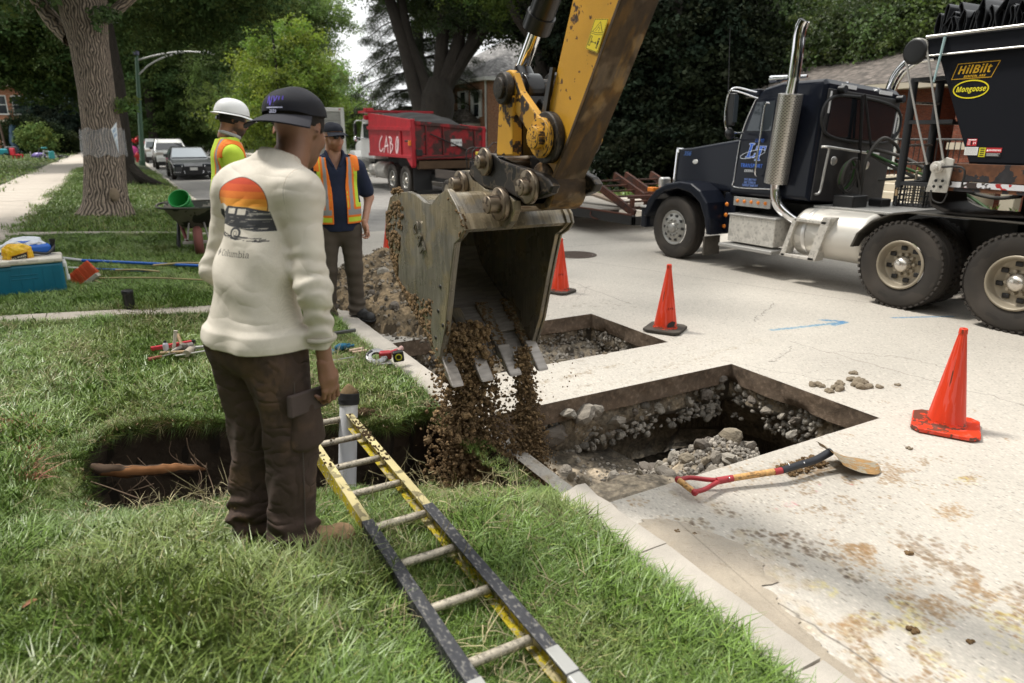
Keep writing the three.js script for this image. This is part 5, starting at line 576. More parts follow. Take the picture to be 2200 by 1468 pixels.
function wheel(t,x,y,z,R,w,kind,opt={}){
const ri=R*(opt.rr??.56),wh=part(t,'wheel',opt.geo?opt.geo:tyreGeo(R,w,ri,opt.lugs??0),tyreM);wh.position.set(x-t.position.x,y-t.position.y,z-t.position.z);if(opt.flip)wh.rotation.y=Math.PI;if(opt.dark)return wh;
const L=(pts)=>new THREE.LatheGeometry(pts.map((p)=>new THREE.Vector2(...p)),40).rotateZ(Math.PI/2),b=w/2,rm=opt.rim??rimM;
const off=(g,a,r,n,dx)=>Array.from({length:n},(_,i)=>g.clone().translate(dx,r*Math.sin(i/n*6.283+a),r*Math.cos(i/n*6.283+a)));
if(kind==='steer'){part(wh,'rim',[L([[ri,b*.8],[ri-.015,b*.86],[ri-.035,b*.7],[ri*.8,b*.78],[ri*.55,b*.95],[ri*.5,b*.96],[.001,b*.96]])],rm);part(wh,'hand_hole',off(bx(.012,.045,.062,0,0,0,.005),0,ri*.71,10,-b*.84).map((g)=>g),blackM);part(wh,'hub',[L([[.001,b*1.25],[.06,b*1.24],[.075,b*1.1],[.08,b*.95]]),...off(new THREE.CylinderGeometry(.016,.018,.05,8).rotateZ(Math.PI/2),0,ri*.45,10,-b*1.02)],rm);}
else if(kind==='drive'){part(wh,'rim',[L([[ri,b*.82],[ri-.012,b*.92],[ri-.03,b*.86],[ri-.045,b*.2],[ri*.82,b*.02],[ri*.55,-b*.05],[ri*.5,-b*.02],[.001,0]])],rm);part(wh,'hand_hole',off(bx(.02,.05,.07,0,0,0,.01),.2,ri*.66,8,-b*.05),blackM);part(wh,'hub',[L([[.001,b*.98],[.04,b*.96],[.07,b*.84],[.085,b*.6],[.09,0]])],chromeD);for(const q of off(lugG,.1,ri*.42,10,-b*.1))part(wh,'lug_nut',q,rimM);}
else{part(wh,'rim',[L([[ri,b*.82],[ri-.01,b*.9],[ri-.03,b*.7],[ri*.4,b*.62],[.001,b*.68]]),...Array.from({length:10},(_,i)=>bx(.02,ri*.8,.03,-b*.72,ri*.5,0).rotateX(i/10*6.283))],rm);}
return wh;}
const chromeD=M(lin(.62,.58,.52),.25,.8);
const driveTyre=tyreGeo(.5,.27,.285,44),steerTyre=tyreGeo(.495,.27,.285,0);
{
const t=thing('semi_truck','black semi truck with chrome exhaust stack parked on the far side of the street','semi truck',[8.8,0,-6.2]);
const tl=(g)=>g.translate(-8,-1.2,0).rotateZ(-.068).translate(8,1.2,0),P=(n,g,m,l)=>partW(t,n,[g].flat().map((q)=>tl(q)),m,l),Q=(n,g,m,l)=>partW(t,n,g,m,l);
const sub=(par,n,g,m)=>partW2(t,par,n,[g].flat().map((q)=>tl(q)),m);
wheel(t,7.86,.495,-8.44,.495,.27,'steer',{geo:steerTyre,rim:rimA});wheel(t,9.7,.495,-8.44,.495,.27,'steer',{geo:steerTyre,dark:true});
for(const z of[-4.57,-3.38]){wheel(t,7.76,.5,z,.5,.27,'drive',{geo:driveTyre});for(const x of[8.1,9.4,9.74])wheel(t,x,.5,z,.5,.27,'drive',{geo:driveTyre,dark:true});}
Q('frame_rail',[b6(8.35,8.45,.75,1.0,-8.9,-2.6),b6(9.1,9.2,.75,1.0,-8.9,-2.6),b6(8.45,9.1,.8,.95,-5.2,-5.05),cy([7.9,.5,-4.57],[9.7,.5,-4.57],.12),cy([7.9,.5,-3.38],[9.7,.5,-3.38],.12),b6(8.3,9.25,.55,.8,-7.4,-6.3),b6(8.2,9.4,.62,1.02,-4.2,-3.7)],frameM);
Q('deck_plate',wuv(b6(8.05,9.4,1.0,1.03,-6.1,-5.0,.004),3),plateM);
const bon=[[-8.86,.72],[-8.84,1.68],[-8.78,1.735],[-8.6,1.745],[-7.7,1.865],[-7.4,1.9],[-7.36,1.1],[-8.0,1.1],[-8.3,.9],[-8.4,.72]];
const bonnet=P('bonnet',exX(bon,8.08,9.5,.05,4),navyM);sub(bonnet,'grille_surround',[b6(8.06,8.12,.74,1.7,-8.885,-8.83,.02),b6(9.46,9.52,.74,1.7,-8.885,-8.83,.02),b6(8.06,9.52,1.66,1.74,-8.885,-8.8,.02)],chromeM);sub(bonnet,'grille',Array.from({length:16},(_,i)=>b6(8.13+i*.085,8.16+i*.085,.76,1.66,-8.87,-8.845)),aluM);
sub(bonnet,'badge',lath([[0,.004],[.055,.004],[.06,0]],24).rotateZ(Math.PI/2).scale(1,.6,1).translate(8.075,1.53,-8.42),aluM);
sub(bonnet,'number',quadX(8.074,[[-8.74,1.71],[-8.42,1.71],[-8.42,1.6],[-8.74,1.6]]),decal(256,96,(c)=>{c.font='italic bold 80px sans-serif';c.fillStyle='#3c5f9c';c.fillText('356',30,76);}));
const fend=Q('fender',[exX([[-9.14,.62],[-9.04,.9],[-8.86,1.07],[-8.6,1.19],[-8.32,1.235],[-8.05,1.22],[-7.84,1.12],[-7.68,.95],[-7.6,.72],[-7.58,.48],[-7.66,.48],[-7.72,.72],[-7.84,.94],[-8.05,1.07],[-8.35,1.12],[-8.65,1.06],[-8.86,.92],[-9.0,.7],[-9.06,.62]],7.68,8.12,.03,3)],navyM);
Q('fender',[exX([[-9.0,.9],[-8.6,1.2],[-8.1,1.2],[-7.7,.95],[-7.6,.5],[-7.7,.5],[-8.1,1.05],[-8.6,1.05],[-8.9,.85]],9.4,9.85,.03)],navyM);
Q('bumper',wuv(b6(7.72,9.85,.42,.78,-9.24,-9.1,.03)),navyM);Q('bumper_trim',b6(7.7,9.87,.76,.79,-9.25,-9.0,.008),aluM);
Q('turn_signal',bx(.12,.075,.16,7.82,1.06,-9.08,.02),amberM);Q('headlight',[bx(.2,.2,.12,7.98,1.16,-8.98,.04)],aluM);
Q('mud_flap',b6(7.72,8.05,.15,.44,-7.74,-7.7,.01),dustM);
const cab=P('cab',[exX([[-7.5,1.08],[-7.46,1.88],[-7.26,2.44],[-7.1,2.56],[-6.8,2.62],[-6.16,2.62],[-6.1,2.56],[-6.1,1.08]],7.93,9.52,.06,4)],navyM);
sub(cab,'door',[exX([[-7.4,1.19],[-7.37,1.92],[-7.2,2.42],[-6.78,2.42],[-6.74,1.19]],7.918,7.929,.005)],navyM);sub(cab,'door_trim',tb([[7.915,1.2,-6.72],[7.915,1.19,-7.38],[7.915,1.3,-7.41],[7.915,1.92,-7.385],[7.915,2.35,-7.24],[7.915,2.44,-7.18]],.009,6,30),chromeM);
sub(cab,'door_window',exX([[-7.3,1.98],[-7.18,2.37],[-6.86,2.38],[-6.86,1.98]],7.91,7.916,.002),glassSkyM);sub(cab,'windscreen',new THREE.BoxGeometry(1.36,.5,.01).rotateX(.36).translate(8.73,2.18,-7.37),glassSkyM);
sub(cab,'sun_visor',bx(1.62,.1,.26,8.73,2.5,-7.3,.02).rotateX(0),navyM);sub(cab,'roof_light',[.2,.6,1.0].map((k)=>bx(.12,.05,.09,8.1+k,2.63,-7.05,.02)),amberM);sub(cab,'air_horn',[cy([8.15,2.7,-7.2],[8.15,2.7,-6.6],.05,.02),cy([8.9,2.68,-6.9],[8.9,2.68,-6.5],.04,.02)],chromeM);
const bw=P('back_wall',[wuv(b6(7.96,9.49,1.1,2.5,-6.1,-6.075,.01),2)],dustNavy);
const rw=shp([[8.02,1.96],[8.06,1.92],[9.36,1.92],[9.4,1.96],[9.4,2.36],[9.34,2.42],[8.08,2.42],[8.02,2.36]]);sub(bw,'rear_window',ext(rw,.014,.004).translate(0,0,-6.075),glassM);sub(bw,'window_rubber',tb([[8.04,1.94,-6.06],[9.38,1.94,-6.06],[9.4,2.38,-6.06],[8.04,2.4,-6.06]],.02,6,80,true),rubberM);
sub(bw,'reflective_strip',[b6(8.2,8.5,2.53,2.58,-6.09,-6.08),b6(9.0,9.28,2.53,2.58,-6.09,-6.08),b6(7.985,8.02,2.2,2.47,-6.074,-6.07),b6(9.44,9.47,2.05,2.35,-6.074,-6.07)],M(lin(.75,.75,.75),.3));
sub(bw,'work_light',[cy([8.16,2.5,-6.08],[8.16,2.5,-5.99],.05),cy([9.42,2.5,-6.08],[9.42,2.5,-5.99],.05)],blackM);sub(bw,'work_light_lens',[cy([8.16,2.5,-5.992],[8.16,2.5,-5.985],.042),cy([9.42,2.5,-5.992],[9.42,2.5,-5.985],.042)],glassSkyM);
sub(bw,'grab_bar',[tb([[7.95,1.78,-6.05],[8.02,1.78,-5.97],[8.6,1.76,-5.97],[9.05,1.75,-5.97]],.018,8,30),tb([[8.02,1.76,-5.98],[8.0,1.5,-5.98],[7.98,1.22,-5.98],[7.9,1.18,-5.99]],.016,8,24)],aluM);sub(bw,'port_cover',[[8.28,1.62],[8.98,1.6]].map(([x,y])=>lath([[0,.02],[.05,.018],[.06,0]],20).rotateX(Math.PI/2).translate(x,y,-6.075)),aluM);
Q('hose_pole',[cy([8.72,1.25,-5.95],[8.62,2.42,-6.0],.022),cy([8.66,2.44,-6.0],[8.86,1.7,-5.92],.016)],blackM);
const hz=(p,r,m)=>Q('air_hose',tb(p,r,7,50),m),grn=M(lin(.03,.09,.02),.6),gry=M(lin(.07,.065,.058),.7);
hz([[8.72,1.15,-5.9],[8.66,1.6,-5.85],[8.85,1.88,-5.8],[9.1,1.8,-5.75],[9.2,1.62,-5.7]],.024,gry);hz([[8.75,1.7,-5.9],[8.95,1.5,-5.6],[9.1,1.3,-5.1],[9.0,1.15,-4.7],[8.9,1.05,-4.3]],.022,gry);hz([[8.72,1.72,-5.9],[8.92,1.56,-5.6],[9.12,1.36,-5.1],[9.1,1.2,-4.7],[9.0,1.0,-4.3]],.018,grn);hz([[8.8,1.76,-5.9],[9.02,1.62,-5.5],[9.16,1.3,-4.9],[9.2,1.2,-4.5],[9.0,1.25,-4.1]],.024,gry);hz([[8.9,1.35,-5.8],[9.2,1.38,-5.3],[9.3,1.15,-4.8],[9.1,.95,-4.4]],.02,gry);
for(let i=0;i<4;i++){const r=.17+i*.018;hz(Array.from({length:9},(_,k)=>{const a=k/8*6.0+.4+i*.3;return[8.42+Math.cos(a)*r*.7+i*.02,1.42+Math.sin(a)*r,-5.96+.015*i+.03*Math.sin(a)];}),.014,i===1?grn:gry);}
hz([[8.55,1.5,-5.9],[8.62,1.2,-5.85],[8.5,1.06,-5.8]],.014,gry);hz([[8.3,1.3,-5.95],[8.4,1.1,-5.85],[8.45,1.04,-5.8]],.014,blackM);
Q('battery_cable_box',[bx(.3,.16,.3,8.3,1.1,-5.75,.02),bx(.2,.1,.2,8.7,1.08,-5.6,.02)],blackM);
const ex1=V(7.86,1.28,-6.6),perf=M(0xffffff,.3,.85,{map:tex(256,256,(u,v)=>{const a=(u*12)% 1-.5,r2=Math.floor(v*24),b=(v*24)% 1-.5,aa=((u*12 +(r2 % 2)*.5)% 1)- .5;return aa*aa+b*b<.07?[60,58,56]:[208,204,198];})});
Q('muffler',wuv(cy([7.86,1.3,-6.6],[7.8,2.44,-6.46],.155,.155,32),2),perf);Q('exhaust_stack',[cy([7.8,2.42,-6.46],[7.78,2.66,-6.42],.075,.07,28),taper([[7.78,2.64,-6.425,.078],[7.76,2.95,-6.4,.078],[7.75,3.15,-6.39,.078],[7.75,3.24,-6.37,.078],[7.755,3.3,-6.34,.074]],24,24)],chromeM);Q('exhaust_elbow',taper([[7.86,1.31,-6.6,.07],[7.87,1.2,-6.6,.072],[7.9,1.02,-6.56,.076],[8.0,.86,-6.42,.078],[8.15,.74,-6.25,.078]],20,30),chromeM);Q('stack_cap',cy([7.754,3.27,-6.36],[7.755,3.285,-6.345],.07),blackM);
Q('exhaust_stack',taper([[9.62,1.2,-6.3,.075],[9.62,2.4,-6.3,.075],[9.63,2.75,-6.2,.075],[9.66,2.92,-6.0,.075],[9.72,2.95,-5.8,.07]],18,40),chromeM);
Q('grab_handle',tb([[7.88,2.34,-6.86],[7.84,2.32,-6.9],[7.83,1.9,-6.92],[7.83,1.45,-6.95],[7.88,1.38,-6.96]],.013,7,30),chromeM);
const mr=Q('mirror',[bx(.06,.44,.17,7.62,2.27,-7.3,.025)],blackM);partW2(t,mr,'mirror_glass',b6(7.58,7.66,2.1,2.46,-7.216,-7.212),glassSkyM);partW2(t,mr,'mirror_arm',[tb([[7.93,2.5,-7.15],[7.62,2.55,-7.3],[7.58,2.3,-7.36],[7.6,2.0,-7.32],[7.92,1.95,-7.3]],.013,7,40),tb([[7.93,2.42,-7.12],[7.7,2.5,-7.24],[7.6,2.52,-7.3]],.011,7)],chromeM);
const m2=Q('round_mirror',lath([[0,.03],[.06,.025],[.085,0],[.08,-.02],[0,-.03]],24).rotateX(1.3).translate(7.62,1.95,-7.28),blackM);partW2(t,m2,'mirror_arm',tb([[7.62,1.92,-7.28],[7.75,1.9,-7.33],[7.95,1.86,-7.36]],.012,6),chromeM);Q('aerial',cy([7.6,2.5,-7.36],[7.57,3.35,-7.4],.008,.004,6),blackM);
Q('sill_panel',wuv(b6(7.94,7.97,.93,1.06,-7.4,-6.72,.006),3),plateM);for(let i=0;i<5;i++)Q('marker_light',lath([[0,.02],[.022,.014],[.028,0]],16).rotateZ(Math.PI/2).translate(7.94,1.0,-7.32+i*.128),amberM);for(const[y,z]of[[.93,-7.55],[.77,-7.55],[.6,-7.57]])Q('marker_light',lath([[0,.02],[.026,.014],[.032,0]],16).rotateZ(Math.PI/2).translate(7.97,y,z),amberM);Q('cowl',b6(7.99,8.1,.5,1.1,-7.62,-7.4,.01),navyM);
const bxs=Q('step_box',[wuv(b6(7.82,8.3,.42,.8,-7.34,-6.5,.012),3)],tankM);partW2(t,bxs,'step',wuv(b6(7.7,8.1,.34,.39,-7.4,-6.42,.01),3),plateM);partW2(t,bxs,'box_lid',wuv(b6(7.8,8.3,.8,.825,-7.36,-6.48,.008),3),plateM);
const tk=Q('fuel_tank',lath([[0,-.56],[.2,-.55],[.28,-.525],[.315,-.48],[.32,-.44],[.32,.44],[.315,.48],[.28,.525],[.2,.55],[0,.56]],40).rotateX(Math.PI/2).translate(8.06,.68,-5.66),tankM);partW2(t,tk,'step',[wuv(exX([[-6.28,.36],[-6.12,.88],[-6.06,.88],[-6.2,.36]],7.7,7.86,.006),3),wuv(exX([[-5.84,.36],[-5.68,.93],[-5.56,.93],[-5.72,.36]],7.7,7.86,.006),3),wuv(b6(7.7,7.86,.36,.4,-6.26,-5.74,.006),3),wuv(b6(7.7,7.84,.84,.88,-6.1,-5.62,.006),3)],tankM);partW2(t,tk,'tank_strap',[-5.98].map((z)=>lath([[.324,-.03],[.33,-.025],[.33,.025],[.324,.03]],40).rotateX(Math.PI/2).translate(8.06,.68,z)),aluM);
Q('quarter_fender',exX([[-5.2,.63],[-5.14,.8],[-4.98,.96],[-4.77,1.06],[-4.56,1.1],[-3.3,1.1],[-2.9,.98],[-2.9,.965],[-3.3,1.085],[-4.56,1.085],[-4.76,1.045],[-4.96,.945],[-5.11,.8],[-5.17,.63]],7.62,8.28,.004),M(lin(.07,.062,.05),.7,.2,{map:mottle}));
Q('door_lettering',tl(quadX(7.905,[[-7.36,1.96],[-6.76,1.96],[-6.76,1.2],[-7.36,1.2]])),decal(512,640,(c)=>{c.fillStyle='#2f62c8';c.strokeStyle='#dfe6f2';c.lineJoin='round';c.font='italic 54px sans-serif';c.fillText('LUPO',210,110);c.font='italic bold 230px serif';c.lineWidth=8;for(const[ch,x,y]of[['L',90,290],['T',210,320]]){c.strokeText(ch,x,y);c.fillText(ch,x,y);}c.beginPath();c.ellipse(200,250,190,40,-.2,0,7);c.lineWidth=5;c.stroke();c.font='bold 60px sans-serif';c.fillStyle='#3f6fd0';c.fillText('TRANSPORT',40,405);c.font='bold 38px sans-serif';c.fillStyle='#e2e6ec';c.fillText('CICERO, IL',110,458);c.fillStyle='#6c8ad0';c.font='bold 36px sans-serif';c.fillText('ICC 897745',130,560);c.fillText('MC 378558',130,594);c.fillText('USDOT 948707',110,628);}));}
{
const c=thing('milk_crate','black plastic milk crate full of tools on the deck behind the cab','crate',[9.12,1.035,-5.35]);const bars=[];const W=.2,H=.28,D=.2;for(const s of[-1,1]){for(let i=0;i<=6;i++)bars.push(bx(.012,H,.012,-W+i*W/3,H/2,s*D),bx(.012,H,.012,s*W,H/2,-D+i*D/3));for(const y of[.006,.07,.14,.21,.27])bars.push(bx(2*W,.014,.014,0,y,s*D),bx(.014,.014,2*D,s*W,y,0));}part(c,'crate_wall',[...bars,bx(2*W,.01,2*D,0,.005,0)],rubberM);
const b=thing('tools','handles and a red capped bottle sticking out of the black milk crate','tools',[9.12,1.05,-5.35]);part(b,'handle',[cy([-.1,.02,0],[-.2,.44,.05],.014),cy([0,.02,.05],[.02,.5,0],.02),cy([.1,0,.1],[.24,.42,.1],.012)],rimM);part(b,'bottle',lath([[0,0],[.05,0],[.05,.26],[.02,.3],[0,.3]],16).translate(.1,0,.06),M(lin(.3,.28,.25),.4));part(b,'cap',cy([.1,.3,.06],[.1,.335,.06],.026),redLM);part(b,'coil',new THREE.TorusGeometry(.06,.014,8,20).rotateX(1.2).translate(-.02,.33,0),rubberM);
const s=thing('spade','short spade with wooden shaft standing on the deck behind the cab','spade',[8.9,1.04,-5.6]);part(s,'shaft',cy([-.02,.1,.1],[.14,.42,-.02],.018),M(lin(.45,.3,.15),.6));part(s,'shaft_sleeve',cy([-.06,-.02,.14],[-.02,.12,.1],.02),blackM);part(s,'handle',[tb([[.14,.42,-.02],[.12,.52,-.06],[.16,.56,-.05]],.016,7),tb([[.14,.42,-.02],[.22,.5,-.02],[.24,.53,-.03]],.016,7),cy([.1,.57,-.06],[.28,.54,-.03],.016)],blackM);}
{
const X=7.6,t=thing('dump_trailer','black hopper trailer with yellow lettering behind the semi truck','trailer',[8.85,0,-1]),Q=(n,g,m,l)=>partW(t,n,g,m,l);
const hop=new THREE.MeshPhysicalMaterial({color:lin(.007,.008,.012),roughness:.6,specularIntensity:.3,clearcoat:.06,clearcoatRoughness:.3,side:THREE.DoubleSide});
Q('hopper',[exX([[-4.57,2.72],[-4.48,2.66],[-4.01,1.64],[3.6,1.64],[4.2,2.72]],X+.02,10.05,.02)],hop);Q('top_rail',[b6(X-.03,10.1,2.71,2.885,-4.62,4.3,.015)],hop);Q('rail_tube',[cy([X-.05,2.9,-4.62],[X-.05,2.9,4.2],.016,.016,10),cy([X-.035,2.715,-4.6],[X-.035,2.715,4.2],.01,.01,8)],aluM);
const rst=M(0xffffff,.85,0,{map:tex(512,512,(u,v)=>{const n=fp(u,v,8,5),k=.7+.5*fp(u,v,20,3);return n>.56?[98*k,62*k,40*k]:[42*k,40*k,43*k];})});
Q('side_beam',[wuv(exX([[-4.36,1.56],[-4.2,1.64],[4,1.64],[4,1.46],[-4.3,1.46]],X,X+.4,.006)),wuv(b6(X,10.1,1.36,1.4,-4.3,4))],rst);Q('reflective_strip',wuv(b6(X-.008,X-.001,1.4,1.455,-4.14,3.9)),M(0xffffff,.4,0,{map:tex(256,256,(u,v)=>fp(u,v,14,4)>.62?[60,52,50]:fp(u+.4,v,9,3)>.68?[170,50,50]:[206,206,210])}));
Q('front_guard',ribbonX([[-4.36,1.48],[-4.4,1.36],[-4.36,1.2],[-4.2,1.13],[-3.9,1.12],[-3.4,1.15]],.02,X+.1,8.4),M(lin(.04,.034,.03),.6,.2,{map:mottle}));Q('underframe',[b6(8.4,8.6,1.05,1.4,-3.8,4),b6(9.2,9.4,1.05,1.4,-3.8,4),b6(8.2,9.6,1.1,1.2,-3.6,-3.0)],frameM);
const post=M(lin(.02,.021,.024),.5);for(const x of[7.75,8.25,9.6])Q('frame_post',cy([x,1.35,-4.78],[x,2.5,-4.8],.05,.05,4),post);for(const y of[1.4,2.06,2.5])Q('frame_bar',[b6(7.75,9.6,y-.02,y+.02,-4.82,-4.77),b6(7.72,7.78,y-.02,y+.02,-4.82,-4.3)],post);Q('ladder_rung',[1.6,1.8,2.25].map((y)=>wuv(b6(7.8,8.2,y,y+.025,-4.8,-4.74))),plateM);
Q('tarp_pulley',[lath([[0,-.02],[.1,-.02],[.13,-.012],[.125,0],[.13,.012],[.1,.02],[0,.02]],30).rotateZ(Math.PI/2).translate(X-.04,2.77,-4.72)],blackM);Q('pulley_bracket',b6(X-.02,X+.1,2.7,2.86,-4.82,-4.6),hop);
const rope=M(lin(.3,.29,.27),.8);Q('rope',[tb([[X-.04,2.76,-4.84],[X-.06,2.1,-4.58],[X-.07,1.62,-4.38]],.011,6),tb([[X-.04,2.78,-4.6],[X-.06,2.2,-4.4],[X-.07,1.68,-4.22]],.011,6),tb([[X-.04,2.76,-4.84],[X-.04,2.86,-4.8],[X-.04,2.895,-4.72],[X-.04,2.86,-4.62],[X-.04,2.78,-4.6]],.011,6)],rope);
Q('winch',[exX([[-4.36,1.34],[-4.32,1.62],[-4.2,1.7],[-4.12,1.68],[-4.14,1.34]],X-.05,X-.03,.004),pinX(X-.12,X-.03,-4.26,1.6,.06),pinX(X-.14,X-.05,-4.26,1.6,.03)],tankM);Q('winch_slot',[[-4.27,1.46],[-4.2,1.46],[-4.28,1.4],[-4.21,1.4]].map(([z,y])=>lath([[0,.003],[.016,.003],[.016,0]],10).rotateZ(Math.PI/2).translate(X-.05,y,z)),blackM);Q('crank',[tb([[X-.1,1.6,-4.26],[X-.12,1.6,-3.98],[X-.12,1.42,-3.96]],.011,6),tb([[X-.06,1.36,-4.3],[X-.06,1.26,-4.26],[X-.06,1.24,-4.16],[X-.06,1.34,-4.12]],.008,6)],frameM);
Q('strap',[cy([X-.06,2.88,-4.42],[X-.06,2.45,-4.46],.014,.01,8)],M(lin(.35,.5,.52),.5));
Q('landing_leg',[b6(7.9,8.05,.3,1.2,-2.3,-2.1,.01),b6(9.6,9.75,.3,1.2,-2.3,-2.1,.01)],frameM);
for(const z of[2.6,3.75]){wheel(t,7.78,.5,z,.5,.27,'drive',{geo:driveTyre});wheel(t,9.75,.5,z,.5,.27,'drive',{geo:driveTyre,dark:true,flip:true});}Q('axle',[cy([7.9,.5,2.6],[9.7,.5,2.6],.08),cy([7.9,.5,3.75],[9.7,.5,3.75],.08),b6(8.4,9.4,.6,1.1,2.2,4)],frameM);
Q('lettering',quadX(X+.016,[[-4.34,2.64],[-3.86,2.64],[-3.86,2.26],[-4.34,2.26]]),decal(512,420,(c)=>{c.strokeStyle='#c99b1c';c.fillStyle='#d3a520';c.lineWidth=7;c.beginPath();c.moveTo(60,30);c.lineTo(480,30);c.lineTo(420,190);c.lineTo(16,190);c.closePath();c.stroke();c.font='italic bold 118px sans-serif';c.save();c.translate(62,138);c.scale(.96,1);c.fillText('HilBilt',0,0);c.restore();c.font='italic bold 34px sans-serif';c.fillText('BENTON, ARK.',136,180);c.strokeStyle='#e2d21f';c.fillStyle='#e8dc30';c.lineWidth=13;c.beginPath();c.ellipse(235,305,178,92,0,0,7);c.stroke();c.font='italic bold 78px sans-serif';c.save();c.translate(80,330);c.scale(.8,1);c.fillText('Mongoose',0,0);c.restore();}));
Q('inspection_label',quadX(X+.016,[[-4.06,1.885],[-3.965,1.885],[-3.965,1.815],[-4.06,1.815]]),M(0xffffff,.5,0,{map:cvs(128,96,(c)=>{c.fillStyle='#b5202a';c.fillRect(0,0,128,96);c.fillStyle='#fff';c.fillRect(12,8,104,12);c.font='bold 40px sans-serif';c.fillText('21',78,70);c.fillStyle='#111';c.fillRect(52,28,18,60);c.fillStyle='#f0d0d0';for(let i=0;i<4;i++)c.fillRect(6,32+i*14,38,6);})}));
Q('capacity_label',quadX(X+.016,[[-4.07,1.805],[-3.94,1.805],[-3.94,1.725],[-4.07,1.725]]),M(0xffffff,.5,0,{map:cvs(128,96,(c)=>{c.fillStyle='#d8d8d6';c.fillRect(0,0,128,96);c.fillStyle='#9a9a98';for(let i=0;i<7;i++)c.fillRect(10,12+i*11,106,3);})}));
Q('warning_label',quadX(X+.016,[[-3.93,1.8],[-3.72,1.8],[-3.72,1.71],[-3.93,1.71]]),M(0xffffff,.5,0,{map:cvs(256,112,(c)=>{c.fillStyle='#c8c022';c.fillRect(0,0,76,112);c.fillStyle='#141414';for(let i=0;i<4;i++)c.fillRect(14,12+i*25,48,14);c.fillStyle='#b3262c';c.fillRect(80,0,176,56);c.fillStyle='#111';c.fillRect(80,56,176,56);c.fillStyle='#fff';c.font='bold 28px sans-serif';c.fillText('WARNING',112,40);c.beginPath();c.moveTo(98,14);c.lineTo(112,42);c.lineTo(84,42);c.fill();c.font='16px sans-serif';c.fillStyle='#ccc';c.fillRect(92,68,150,5);c.fillRect(92,80,130,5);c.fillRect(92,92,140,5);})}));
const tm=M(lin(.016,.017,.02),.38);const tp=thing('tarpaulin','black tarpaulin gathered in folds on top of the hopper trailer','tarpaulin',[8.8,2.88,-4]);const fold=[];for(let i=0;i<21;i++){const z=-4.55+i*.044,h=.24+.09*Math.sin(i*2.1)*Math.sin(i*.7+1);fold.push(ribbonX([[z-.02,2.88],[z-.03+.03*Math.sin(i*1.7),2.88+h*.5],[z-.016+.03*Math.sin(i),2.88+h*.88],[z+.03*Math.sin(i),2.88+h],[z+.02+.03*Math.sin(i),2.88+h*.9],[z+.03,2.88+h*.5],[z+.018,2.88]],.008,7.6+.03*Math.sin(i*3),10));}partW(tp,'gathered_folds',fold,tm);
partW(tp,'stretched_sheet',(()=>{const g=field(7.55,10.05,-3.75,4,.05,(x,z)=>2.9+.2*(1 -((x-8.8)/ 1.3)**2)+ .03*Math.sin(z*14+5*vn(x*1.5,z*2))+ .04*fbm(x*4,z*2)+ .08*sstep(-3.2,-3.75,z));return g;})(),M(lin(.05,.052,.058),.34));}
